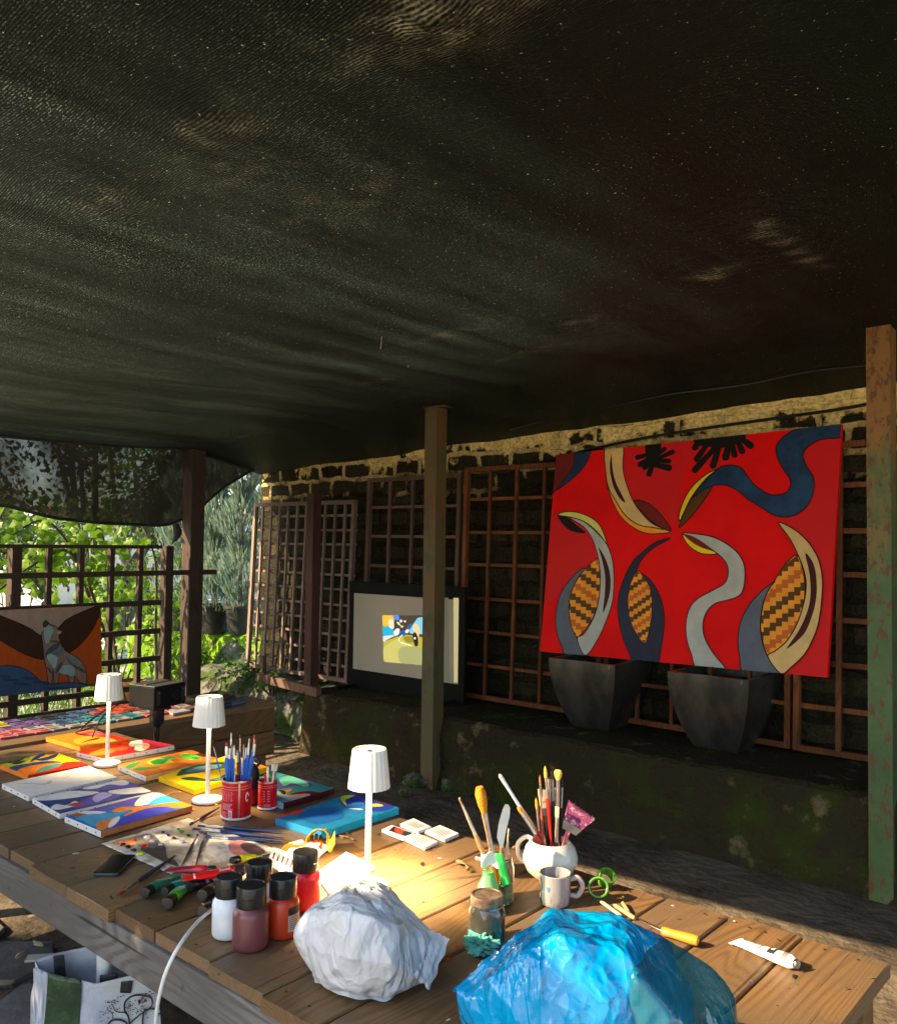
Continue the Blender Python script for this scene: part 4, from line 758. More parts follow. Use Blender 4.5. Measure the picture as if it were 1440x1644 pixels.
# ---------------------------------------------------------------- lamps
CREAM = mat('lamp_lacquer', (0.80, 0.77, 0.70), 0.4, col2=(0.72, 0.69, 0.62), ns=8)
DIFF = mat('lamp_diffuser', (0.9, 0.85, 0.7), 0.5, emit=(1.0, 0.78, 0.45), emits=5)
BLUEDISC = mat('lamp_top_disc', (0.55, 0.6, 0.8), 0.4, col2=(.5, .55, .75), ns=9)
def lamp(x, y, label, power, flute=True, xy=None):
    p = onz(x, y, TZ + .003) if xy is None else xy; t = thing('table_lamp', label, 'table lamp', p, group=None); hh = .378
    g = MB(); g.lathe([(.001, 0), (.054, 0), (.055, .004), (.053, .009), (.012, .013), (.009, .02)], CREAM, 40); g.lathe([(.001, .0135), (.012, .0132)], CREAM, 40); g.build('base', t)
    g = MB(); g.lathe([(.0085, .012), (.0085, .06), (.008, .28), (.011, .33)], CREAM, 16); g.build('stem', t)
    g = MB(); rf = (lambda a: 1 + .022 * abs(math.sin(a * 11))) ; sg = 176
    g.lathe([(.056, hh - .103), (.0575, hh - .105), (.047, hh - .004), (.045, hh), (.040, hh - .001), (.039, hh - .006)], CREAM, sg, rf=rf); g.lathe([(.0545, hh - .103), (.0445, hh - .008)], CREAM, 64)
    sh = g.build('shade', t)
    g = MB(); g.lathe([(.001, hh - .007), (.0392, hh - .007)], BLUEDISC, 32); g.lathe([(.001, hh - .0045), (.006, hh - .0045), (.0065, hh - .007)], mat('lamp_button', (.1, .11, .16), .4), 16); g.build('top_cap', sh)
    g = MB(); g.lathe([(.001, hh - .03), (.044, hh - .03), (.044, hh - .022), (.001, hh - .022)], DIFF, 32); g.build('diffuser', sh)
    l = bpy.data.lights.new('lamp_light', 'SPOT'); l.energy = power; l.color = (1.0, 0.72, 0.38); l.spot_size = R(120); l.spot_blend = .5; l.shadow_soft_size = .03
    lo = bpy.data.objects.new('lamp_light', l); C.objects.link(lo); lo.parent = t; lo.location = (0.0, 0, hh - .04)
    return t
lamp(172, 1228, 'cream table lamp with fluted shade, farthest away at the left', 9)
lamp(333, 1286, 'cream table lamp with streaked shade standing behind the large red tin', 10)
lamp(590, 1425, 'white fluted table lamp closest to the camera, behind the white wrapped bundle', 45)

# ---------------------------------------------------------------- brushes
def brush(tip, end, kind='round', hcol=(50, 110, 190), bcol=(60, 30, 20), fw=.005, label='', group=None, name='paint_brush', fl=.16, bl=.07, fcol=None, bw=None):
    tip, end = Vector(tip), Vector(end); d = end - tip; L_ = d.length; t = thing(name, label, 'paint brush', end, group=group); A = tip - end; f = lambda s: A * (1 - s)
    hm = plastic(hcol, .3); fm = fcol or STEEL; bm = mat('bristle_%d_%d_%d' % bcol, S(*bcol), .8, col2=tuple(v * .55 for v in S(*bcol)), ns=60, lo=.4, hi=.6, stretch=(3, 3, 3), bump=.5, bs=300, bd=.002)
    g = MB(); ss = [bl + fl, bl + fl + .06, bl + fl + .15, .75, 1.0]; g.tube([f(s) for s in ss], [fw * .85, fw * 1.15, fw * 1.25, fw * .75, fw * .35], hm, 8); g.build('handle', t)
    g = MB(); flat = .45 if kind == 'flat' else 1; bw = bw or fw
    g.tube([f(bl - .004), f(bl + fl * .5), f(bl + fl + .01)], [bw * 1.0, fw * .95, fw * .9], fm, 10, flat=[flat, .8, 1]); fe = g.build('ferrule', t)
    g = MB()
    if kind == 'round': g.tube([f(bl), f(bl * .6), f(bl * .25), f(0)], [bw * .85, bw * 1.05, bw * .7, bw * .12], bm, 10)
    elif kind == 'mop': g.tube([f(bl), f(bl * .6), f(bl * .25), f(0)], [bw * .9, bw * 1.9, bw * 2.3, bw * 1.5], bm, 18, flat=[.9, .75, .7, .7])
    else: g.tube([f(bl), f(bl * .5), f(0)], [bw * 1.0, bw * 1.15, bw * 1.2], bm, 10, flat=[.35] * 3)
    g.build('bristles', fe); return t
def vray(x, y, ref):    # point on the upright plane facing the camera through ref
    n = Vector((CAM_M @ Vector((0, 0, 1)))); n.z = 0; return onpl(x, y, ref, n)
kt = lambda x, y: (320 + x / 9.14, 1160 + y / 9.14)
def label_text(txt, size, m, parent, loc, M, name='lettering', ext=0.0004):
    cu = bpy.data.curves.new(name, 'FONT'); cu.body = txt; cu.size = size; cu.extrude = ext; cu.align_x = 'CENTER'
    o = bpy.data.objects.new(name, cu); C.objects.link(o); dg = bpy.context.evaluated_depsgraph_get(); me = bpy.data.meshes.new_from_object(o.evaluated_get(dg))
    bpy.data.objects.remove(o); me.materials.clear(); me.materials.append(m); r = bpy.data.objects.new(name, me); C.objects.link(r); r.parent = parent; r.matrix_local = Matrix.Translation(loc) @ M.to_4x4(); return r
def tin(x, y, rad, h, label, body=(200, 20, 30), seam=None):
    p = onz(x, y, TZ + .003); t = thing('red_tin', label, 'tin', p); RM = plastic(body, .25); dk = plastic((150, 20, 40), .25); wm = plastic((235, 215, 215), .4)
    g = MB(); g.lathe([(.001, .003), (rad * .97, .003), (rad, .008), (rad, h - .006), (rad * .985, h), (rad * .95, h - .002), (rad * .95, .01), (.001, .008)], RM, 48); bd_ = g.build('body', t)
    g = MB(); g.lathe([(rad * .98, 0), (rad * 1.03, .001), (rad * 1.03, .006), (rad * .99, .008)], wm, 48); g.lathe([(rad * .99, h - .004), (rad * 1.025, h - .003), (rad * 1.02, h + .002), (rad * .96, h + .002)], STEEL, 48); g.build('rims', t)
    # printed side facing the camera
    a0 = math.atan2(-p.y, -p.x); g = MB(); q = rad * 1.002
    def band(aa, ab, za, zb, m, k=1.0):
        n = max(2, int(abs(ab - aa) / .08)); vs = []
        for i in range(n + 1): a = a0 + aa + (ab - aa) * i / n; vs += [Vector((math.cos(a) * q * k, math.sin(a) * q * k, za)), Vector((math.cos(a) * q * k, math.sin(a) * q * k, zb))]
        g.add(vs, [(2 * i, 2 * i + 2, 2 * i + 3, 2 * i + 1) for i in range(n)], m)
    if seam is not None: band(seam, seam + .12, .008, h - .006, STEEL)
    band(-1.5, 1.5, h * .80, h * .805, wm); band(-1.5, 1.5, h * .865, h * .87, wm)
    random.seed(int(x)); lm = plastic((205, 150, 165), .4)
    if seam is not None:
        for i in range(5):
            for j in range(9): band(-1.15 + i * .19, -1.15 + i * .19 + random.uniform(.06, .14), h * (.74 - j * .03), h * (.75 - j * .03), lm)
        for j in range(7): band(-1.1, -.3 + random.uniform(-.15, .1), h * (.42 - j * .025), h * (.432 - j * .025), lm)
        for j in range(5): band(-1.2, -.75 + random.uniform(-.1, .1), h * (.2 - j * .03), h * (.212 - j * .03), lm)
        band(-.55, -.28, h * .07, h * .26, wm, 1.001)
        for j in range(9): band(-.52, -.31, h * (.095 + j * .016), h * (.103 + j * .016), BLACKM, 1.003)
        tp = [(.95, .60), (.80, .70), (.70, .64), (.68, .52), (.76, .46), (.86, .50)]
        for (a1, z1), (a2, z2) in zip(tp, tp[1:]):
            A1, A2 = a0 + a1, a0 + a2; g.tube([(math.cos(A1) * q, math.sin(A1) * q, z1 * h), (math.cos(A2) * q, math.sin(A2) * q, z2 * h)], .0016, wm, 5)
    else:
        for i in range(2):
            for j in range(5): 
                for s_ in range(3): band(-.5 + i * .5 + s_ * .09, -.5 + i * .5 + s_ * .09 + .05, h * (.66 - j * .09), h * (.70 - j * .09 + random.uniform(-.01, .01)), lm)
        for j in range(6): band(-.45, .35, h * (.2 - j * .018), h * (.208 - j * .018), lm)
    g.build('printed_label', bd_); return p, t
p1, _ = tin(379, 1311, .050, .128, 'larger red tin crammed with blue handled paint brushes', seam=.12)
p2, _ = tin(429, 1297, .0335, .096, 'smaller red tin holding white tipped sticks, behind the larger one')
BB = (35, 105, 200)
bl = [((208, 350), (345, 900), BB, (150, 150, 170), 'round', .0022, 'brush leaning far out to the left of the large red tin'),
      ((400, 300), (410, 1000), BB, (120, 45, 35), 'flat', .0065, 'wide flat blue brush with rust coloured bristles at the left of the large red tin'),
      ((470, 155), (450, 1000), BB, (225, 215, 200), 'flat', .0035, 'tall brush with splayed white tip in the large red tin'),
      ((490, 300), (480, 1000), BB, (120, 70, 40), 'round', .004, None), ((515, 330), (500, 1000), BB, (190, 180, 160), 'round', .003, None), ((450, 330), (440, 1000), BB, (90, 50, 40), 'round', .0035, None),
      ((600, 170), (585, 1000), (25, 35, 70), (120, 60, 50), 'round', .0032, 'tallest dark navy brush standing upright in the large red tin'),
      ((555, 400), (590, 1000), (165, 50, 40), (200, 190, 170), 'round', .0042, 'brick red handled brush in the middle of the large red tin'),
      ((598, 330), (620, 1000), BB, (100, 50, 40), 'round', .0028, None), ((650, 310), (640, 1000), BB, (150, 120, 100), 'round', .0028, None), ((690, 320), (650, 1000), BB, (90, 40, 30), 'round', .0035, None),
      ((735, 240), (670, 1000), BB, (230, 225, 215), 'flat', .005, 'brush with a white clogged head at the right in the large red tin'), ((815, 180), (700, 1000), BB, (160, 40, 40), 'round', .0025, 'brush with a thin dark red tip leaning right out of the large red tin'),
      ((830, 260), (690, 1000), BB, (170, 60, 50), 'flat', .0065, 'wide brush with a reddish flat head at the right rim of the large red tin'), ((520, 760), (515, 1050), (230, 225, 215), (230, 225, 215), 'round', .0025, 'short white stub just above the front rim of the large red tin')]
random.seed(4)
for i, (a, b, hc, bc, kd, fw, lab) in enumerate(bl):
    off = Vector((random.uniform(-.02, .02), random.uniform(-.015, .02), 0)); A = vray(*kt(*a), p1 + off); B = vray(*kt(*b), p1 + off * .5); B.z = max(B.z, TZ + .02)
    brush(A, B, kd, hc, bc, fw, lab or 'slim blue handled round brush standing in the large red tin', group='blue brushes in the large red tin', fl=.22, bl=.08, fcol=WHITE if i % 3 else STEEL)
for i, (a, b, c, lab) in enumerate([((1010, 650), (1000, 950), (235, 230, 220), 'leftmost white stick in the small red tin'), ((1075, 610), (1045, 950), (235, 230, 220), 'upright white tipped stick in the middle of the small red tin'), ((1110, 600), (1070, 950), (210, 205, 190), 'tall pale stick in the small red tin'), ((1140, 615), (1080, 950), (235, 230, 220), 'rightmost white stick leaning out of the small red tin'), ((965, 760), (970, 960), (200, 30, 35), 'short bright red stick in the small red tin')]):
    A = vray(*kt(*a), p2 + Vector((0, .01 * (i % 2), 0))); B = vray(*kt(*b), p2); B.z = max(B.z, TZ + .02); o = thing('marker_stick', lab, 'marker', B)
    g = MB(); m = plastic(c, .5); g.tube([(A - B) * s for s in (0, .3, .7)], [.003, .0035, .0035], plastic((60, 110, 80) if i in (1, 3) else c, .5), 8); g.build('barrel', o); g = MB(); g.tube([(A - B) * .7, (A - B)], [.0042, .0036], m, 8); g.build('cap', o)
# navy bottle behind the large tin
p = onz(402, 1290, TZ + .003); t = thing('dark_bottle', 'navy bottle with a curved top half hidden behind the large red tin', 'bottle', p); NV = plastic((25, 32, 60), .5)
g = MB(); g.lathe([(.001, 0), (.028, 0), (.030, .006), (.030, .055)], plastic((130, 25, 45), .4), 24); g.lathe([(.0305, .055), (.031, .09), (.028, .12), (.018, .138), (.001, .142)], NV, 24); g.build('body', t)
g = MB(); g.tube(crv([(.02, .01, .135), (.03, .015, .15), (.012, .01, .158), (-.01, 0, .145)]), .006, NV, 8); g.build('nozzle', t)

# loose brushes
def onto(x, y, z=.008): return onz(x, y, TZ + z)
for a, b, hc, bc, fw, kd, lab, za, zb in [
    ((310, 1331), (456, 1346), (28, 48, 95), (25, 45, 100), .006, 'flat', 'long navy brush lying across the palette, between two other navy ones', .012, .010),
    ((318, 1326), (452, 1336), (28, 48, 95), (70, 70, 90), .0055, 'flat', 'long navy brush lying farthest across the palette corner', .010, .010),
    ((329, 1344), (452, 1352), (28, 48, 95), (30, 60, 120), .006, 'flat', 'nearest of the long navy brushes pointing at the palette', .012, .010),
    ((304, 1325), (352, 1297), (45, 35, 28), (60, 70, 80), .005, 'round', 'dark brush resting diagonally beneath the middle lamp', .010, .010),
    ((330, 1337), (314, 1391), (50, 38, 30), (90, 60, 70), .0045, 'flat', 'thin dark brush on the palette, right one of a crossing pair', .014, .012),
    ((318, 1339), (291, 1392), (40, 38, 40), (80, 60, 60), .004, 'round', 'thin dark brush on the palette, left one of a crossing pair', .016, .010),
    ((190, 1438), (281, 1374), (45, 50, 60), (110, 45, 35), .006, 'flat', 'long slate handled brush with a reddish head at the near table edge', .010, .012)]:
    brush(onto(*a, za), onto(*b, zb), kd, hc, bc, fw, lab, fl=.20, bl=.10)

# phone
t = thing('mobile_phone', 'black smartphone lying face up near the table edge', 'phone', onz(184, 1392, TZ + .003))
P = [onz(x, y, TZ + .011) for x, y in [(148, 1405), (181, 1374), (221, 1377), (192, 1408)]]; c = Vector(t.location); u = (P[1] - P[0] + P[2] - P[3]).normalized(); v = Vector((0, 0, 1)).cross(u)
M = Matrix((v, u, Vector((0, 0, 1)))).transposed(); ln = ((P[1] - P[0]).length + (P[2] - P[3]).length) / 2
def rrect(w, l, r, n=6):
    out = []
    for cx, cy, a0 in ((w / 2 - r, l / 2 - r, 0), (-w / 2 + r, l / 2 - r, 90), (-w / 2 + r, -l / 2 + r, 180), (w / 2 - r, -l / 2 + r, 270)):
        for k in range(n + 1): a = R(a0 + 90 * k / n); out.append(Vector((cx + math.cos(a) * r, cy + math.sin(a) * r, 0)))
    return out
def slab(mb, pts, z0, z1, m, M=Matrix.Identity(3), smooth=False):
    n = len(pts); vs = [M @ (p + Vector((0, 0, z0))) for p in pts] + [M @ (p + Vector((0, 0, z1))) for p in pts]
    mb.add(vs, [tuple(range(n))[::-1], tuple(range(n, 2 * n))] + [(k, (k + 1) % n, (k + 1) % n + n, k + n) for k in range(n)], m, smooth)
g = MB(); slab(g, rrect(.074, .152, .012), 0, .0085, mat('phone_frame', (.10, .11, .12), .25, .8), M); g.build('body', t, bevel=.0015)
g = MB(); slab(g, rrect(.069, .147, .010), .0085, .0092, mat('phone_glass', (.004, .004, .005), .12), M); g.build('screen', t)

# palette sheet with paint
PALM = mat('palette_sheet', (0.78, 0.72, 0.60), 0.3, col2=(0.42, 0.28, 0.13), ns=7, lo=.50, hi=.62, col3=(0.42, 0.36, 0.28), ns3=26, lo3=.5, hi3=.6, bump=.6, bs=60, bd=.003)
Q = [(163, 1356), (302, 1315), (448, 1366), (300, 1415)]; P = [onz(x, y, TZ + .005) for x, y in Q]; org = sum(P, Vector()) / 4
t = thing('paint_palette', 'paint smeared palette sheet with blobs of wet colour', 'palette', org)
def pal(u, v): q = P[0] * (1 - u) * (1 - v) + P[1] * u * (1 - v) + P[2] * u * v + P[3] * (1 - u) * v; e = .004 * noise.noise(Vector((u * 40, v * 40, 0))); return q - org + Vector((e if v in (0, 1) else 0, e if u in (0, 1) else 0, .0016 * noise.noise(Vector((u * 7, v * 7, 1))) + .0016))
g = MB(); g.grid(50, 50, pal, PALM); g.build('sheet', t, solid=.0015)
kp = lambda x, y: (180 + x / 5.143, 1300 + y / 5.143)
A = Art(org + Vector((0, 0, .0045)), Vector((0, 0, 1)), [p + Vector((0, 0, .0045)) for p in P], step=.0002); A.o = org + Vector((0, 0, .0045))
for rgb, pts in [((70, 60, 55), [(230, 330), (300, 300), (430, 300), (450, 390), (520, 420), (540, 470), (400, 420), (280, 360)]), ((175, 125, 70), [(0, 270), (120, 240), (300, 200), (330, 230), (180, 300), (60, 300)]), ((120, 105, 95), [(180, 240), (300, 200), (360, 230), (400, 300), (250, 320)]), 
                 ((215, 130, 110), [(960, 290), (1060, 255), (1180, 300), (1250, 350), (1100, 380), (1000, 370)]), ((95, 70, 65), [(1060, 290), (1150, 280), (1260, 345), (1220, 390), (1100, 350)])]:
    A.fill([kp(*q) for q in pts], mat('smear_%d_%d_%d' % rgb, S(*rgb), .3, col2=tuple(min(1, v * 1.5) for v in S(*rgb)), ns=22, lo=.4, hi=.6, bump=.7, bs=60, bd=.003))
A.mb.build('dried_smears', t).location = -org
for i, (x, y, r, c) in enumerate([(78, 290, .011, (120, 10, 20)), (130, 312, .010, (60, 10, 15)), (175, 258, .008, (225, 50, 30)), (180, 338, .009, (50, 30, 45)), (268, 305, .011, (235, 30, 25)), (235, 368, .011, (215, 225, 20)), (290, 232, .012, (170, 170, 175)), (335, 262, .010, (160, 165, 175)), (400, 290, .008, (190, 195, 205)), (420, 190, .007, (70, 50, 140)), (458, 212, .008, (50, 45, 120)), (508, 238, .007, (80, 25, 40)), (548, 165, .006, (30, 130, 80)), (572, 185, .008, (60, 160, 40)), (626, 214, .007, (40, 110, 50)), (578, 270, .009, (165, 160, 195)), (735, 190, .009, (130, 80, 110)), (795, 225, .008, (40, 70, 130))]):
    q = onz(*kp(x, y), TZ + .010) - org; g = lump((0, 0, 0), r, mat('wet_paint_%d_%d_%d' % c, S(*c), .12, coat=.5), i * 2.1, (1.15, .9, .42), 16, 10, .35, 1.6); g.build('paint_blob', t).location = (q.x, q.y, .006)

# tubes of paint
def ptube(a, b, rad, col, cap, label, za=None, zb=None, name='paint_tube', lab2=None, cf=.16, group=None, txt=True):
    A = onz(*a, TZ + (za if za is not None else rad + .003)); B = onz(*b, TZ + (zb if zb is not None else .006)); d = B - A; L_ = d.length; t = thing(name, label, 'paint tube', A)
    rows = []; dn = d.normalized(); sd_ = Vector((-dn.y, dn.x, 0)).normalized(); up = dn.cross(sd_) * -1
    if up.z < 0: up = -up
    g = MB(); cm = plastic(col, .3); vs = []; sg = 20; K = 14
    for i in range(K + 1):
        f = cf + .02 + (1 - cf - .02) * i / K; q = (i / K); wd = rad * (1 + .35 * q); tk = rad * max(.10, 1 - q ** 1.6)
        if i == 0: wd = tk = rad * .6
        if i == 1: wd = tk = rad * .97
        for k in range(sg): an = 2 * math.pi * k / sg; vs.append(d * f + sd_ * math.cos(an) * wd + up * math.sin(an) * tk + up * .0008 * noise.noise(Vector((i * .9, k * .7, a[0]))))
    g.add(vs, [(i * sg + k, i * sg + (k + 1) % sg, (i + 1) * sg + (k + 1) % sg, (i + 1) * sg + k) for i in range(K) for k in range(sg)], cm, True)
    bd_ = g.build('body', t)
    g = MB(); g.bar(d * .955, d * 1.0, rad * 2.75, .0022, cm, tuple(up)); g.build('crimp', bd_)
    g = MB(); cr = rad * (.95 if cap is BLACK else .6); g.tube([d * 0, d * .012, d * cf], [cr * .93, cr, cr], cap, 24)
    g.tube([d * -.002, d * .0], [cr * .75, cr * .8], cap, 24); g.build('cap', t)
    if lab2:
        def strip(f0, f1, m, k0=.1, k1=.9, e=1.02):
            vs = []; n = 8
            for f in (f0, f1):
                q = (f - cf - .02) / (1 - cf - .02); wd = rad * (1 + .35 * q) * e; tk = rad * max(.10, 1 - q ** 1.6) * e + .0004
                for k in range(n + 1): an = math.pi * (k0 + (k1 - k0) * k / n); vs.append(d * f + sd_ * math.cos(an) * wd + up * math.sin(an) * tk)
            gl.add(vs, [(k, k + 1, k + n + 2, k + n + 1) for k in range(n)], m)
        gl = MB()
        for args in lab2: strip(*args)
        gl.build('label_print', bd_)
    return t
WP = plastic((235, 232, 228), .45)
bars = lambda f0, f1, n=8: [(f0 + (f1 - f0) * i / n, f0 + (f1 - f0) * (i + .5) / n, BLACKM, .35, .65, 1.03) for i in range(n)]
ptube((232, 1434), (290, 1403), .0155, (20, 110, 85), BLACK, 'dark teal green paint tube, leftmost at the near table edge')
ptube((264, 1432), (300, 1412), .0125, (40, 140, 130), BLACK, 'teal paint tube half tucked beneath the green ones', cf=.3)
ptube((268, 1452), (300, 1421), .0165, (60, 160, 50), BLACK, 'bright green paint tube with a blue label, closest to the table edge', cf=.25, lab2=[(.55, .8, plastic((120, 180, 200), .5), .3, .7)])
ptube((304, 1424), (352, 1412), .0150, (35, 35, 40), BLACK, 'black paint tube with white and lilac bands beneath the red tube', cf=.2, lab2=[(.42, .52, plastic((190, 180, 225), .5)), (.66, .95, WP)], za=.022)
ptube((324, 1438), (362, 1415), .0160, (70, 60, 62), BLACK, 'dark grey brown paint tube beside the white bottle', cf=.25, za=.022)
ptube((325, 1465), (354, 1449), .0155, (20, 70, 130), BLACK, 'blue paint tube with a red stripe half behind the white bottle', cf=.32, lab2=[(.45, .62, plastic((200, 30, 50), .4))])
ptube((392, 1397), (293, 1411), .0150, (225, 25, 25), BLACK, 'large bright red paint tube with a barcode, lying on top of the others', za=.045, zb=.042, cf=.14, lab2=[(.24, .42, plastic((240, 150, 150), .5), .25, .75), *bars(.26, .40, 7), (.80, .83, WP)])
ptube((345, 1398), (268, 1396), .0140, (150, 15, 40), BLACK, 'crimson paint tube lying behind the bright red one', za=.03, zb=.02, cf=.12)
ptube((372, 1383), (416, 1373), .0125, (215, 215, 30), BLACK, 'lime yellow paint tube at the right of the palette', cf=.25)
ptube((398, 1394), (432, 1381), .0125, (235, 232, 225), BLACK, 'white paint tube with a barcode beside the lime yellow one', cf=.3, lab2=bars(.5, .8, 7))
ptube((352, 1430), (392, 1404), .0135, (30, 30, 34), BLACK, 'black paint tube wedged behind the white bottle', cf=.25, za=.03, zb=.03)
ptube((1281, 1549), (1180, 1511), .0165, (240, 238, 232), STEEL, 'lone white paint tube on the bare right end of the table', cf=.02, lab2=[(.30, .42, BLACKM, .2, .8), (.12, .2, plastic((120, 120, 120), .4), .1, .7), (.55, .57, plastic((90, 90, 90), .4), .2, .8), (.62, .63, plastic((90, 90, 90), .4), .3, .8), (.68, .69, plastic((90, 90, 90), .4), .25, .7), (.335, .385, WP, .4, .6, 1.06)])

# paint bottles
def bottle(x, y, col, label, rad=.0415, h=.137, lab=False, sc=1.0):
    p = onz(x, y, TZ + .003); t = thing('paint_bottle', label, 'paint bottle', p); cm = mat('bottle_%d_%d_%d' % col, S(*col), .3, col2=tuple(v * .80 for v in S(*col)), ns=5, lo=.45, hi=.6, coat=.15, col3=tuple(v * .35 for v in S(*col)), ns3=22, lo3=.70, hi3=.73)
    hb = h * .66; g = MB(); g.lathe([(.001, .002), (rad * .88, 0), (rad * .98, .005), (rad, .012), (rad, hb * .80), (rad * .96, hb * .90), (rad * .84, hb * .97), (rad * .78, hb), (rad * .78, hb + .004)], cm, 48); bd_ = g.build('body', t)
    g = MB(); g.lathe([(rad * .78, hb + .001), (rad * .82, hb + .001), (rad * .83, hb + .004), (rad * .83, hb + .022), (rad * .815, hb + .0225), (rad * .815, hb + .0245), (rad * .83, hb + .025), (rad * .82, h - .003), (rad * .79, h), (rad * .74, h), (rad * .72, h - .002), (.001, h - .002)], BLACK, 64); a = math.atan2(-p.y, -p.x)
    g.box((math.cos(a) * rad * .83, math.sin(a) * rad * .83, hb + .024), (.004, .014, .003), BLACK, Matrix.Rotation(a, 3, 'Z')); g.build('cap', t)
    if lab:
        g = MB(); q = rad * 1.006
        for (z0, z1, m) in [(hb * .2, hb * .62, plastic((190, 170, 165), .5)), (hb * .62, hb * .82, BLACKM)]:
            vs = []
            for i in range(9): aa = a + .35 + i * .14; vs += [Vector((math.cos(aa) * q, math.sin(aa) * q, z0)), Vector((math.cos(aa) * q, math.sin(aa) * q, z1))]
            g.add(vs, [(2 * i, 2 * i + 2, 2 * i + 3, 2 * i + 1) for i in range(8)], m, True)
        for j in range(7):
            vs = []; z0 = hb * (.25 + j * .05)
            for i in range(7): aa = a + .45 + i * .14; vs += [Vector((math.cos(aa) * q * 1.004, math.sin(aa) * q * 1.004, z0)), Vector((math.cos(aa) * q * 1.004, math.sin(aa) * q * 1.004, z0 + .0012))]
            g.add(vs, [(2 * i, 2 * i + 2, 2 * i + 3, 2 * i + 1) for i in range(6)], BLACKM)
        g.build('label', bd_)
    return t
bottle(402, 1519, (112, 62, 66), 'maroon paint bottle with black cap, front most of the five', .0425, .142)
bottle(366, 1501, (222, 230, 236), 'white paint bottle with black cap, leftmost of the five', .0385, .140)
bottle(453, 1500, (198, 62, 30), 'orange red paint bottle with a dark label, right of the maroon one', .0400, .138, lab=True)
bottle(489, 1456, (215, 20, 35), 'bright red paint bottle farthest right beside the white bundle', .0400, .142)
bottle(415, 1474, (215, 215, 222), 'pale bottle with black cap in the middle, behind the other four', .0390, .140)

cable('charging_cable', [onz(398, 1403, TZ + .04), onz(370, 1430, TZ + .035), onz(347, 1456, TZ + .03), ony(320, 1478, 1.20), ony(294, 1510, 1.10), ony(272, 1548, 1.06), ony(258, 1590, 1.05), ony(250, 1644, 1.06), ony(246, 1760, 1.1), Vector((-1.75, 1.1, .02))], .0042, WHITE, 'white cable dropping over the table edge past the shopping bag', k=8)
# ---------------------------------------------------------------- wrapped bundles
def film_mat(name, c1, c2, rough, coat, tl, sc=9, dist=.012, st=(1, 1, .6), st_=.8):
    m = mat(name, c1, rough, col2=c2, ns=3, coat=coat, translucent=tl); nt = m.node_tree; L = nt.links.new; p = nt.nodes['Principled BSDF']
    tc = N(nt, 'ShaderNodeTexCoord'); mp = N(nt, 'ShaderNodeMapping'); mp.inputs['Scale'].default_value = st; L(tc.outputs['Object'], mp.inputs[0])
    nz = N(nt, 'ShaderNodeTexNoise'); nz.inputs['Scale'].default_value = 6; nz.inputs['Detail'].default_value = 3; L(mp.outputs[0], nz.inputs['Vector'])
    ad = N(nt, 'ShaderNodeVectorMath', operation='MULTIPLY_ADD'); ad.inputs[1].default_value = (.22, .22, .22); L(nz.outputs['Color'], ad.inputs[0]); L(mp.outputs[0], ad.inputs[2])
    prev = None
    for k, (s_, d_) in enumerate([(sc, dist), (sc * 2.6, dist * .45), (sc * 6, dist * .2)]):
        v = N(nt, 'ShaderNodeTexVoronoi', feature='F1'); v.inputs['Scale'].default_value = s_; v.inputs['Randomness'].default_value = 1; L(ad.outputs[0], v.inputs['Vector'])
        b = N(nt, 'ShaderNodeBump'); b.inputs['Strength'].default_value = st_; b.inputs['Distance'].default_value = d_; L(v.outputs['Distance'], b.inputs['Height'])
        if prev: L(prev, b.inputs['Normal'])
        prev = b.outputs[0]
    L(prev, p.inputs['Normal']); L(prev, p.inputs['Coat Normal']); return m
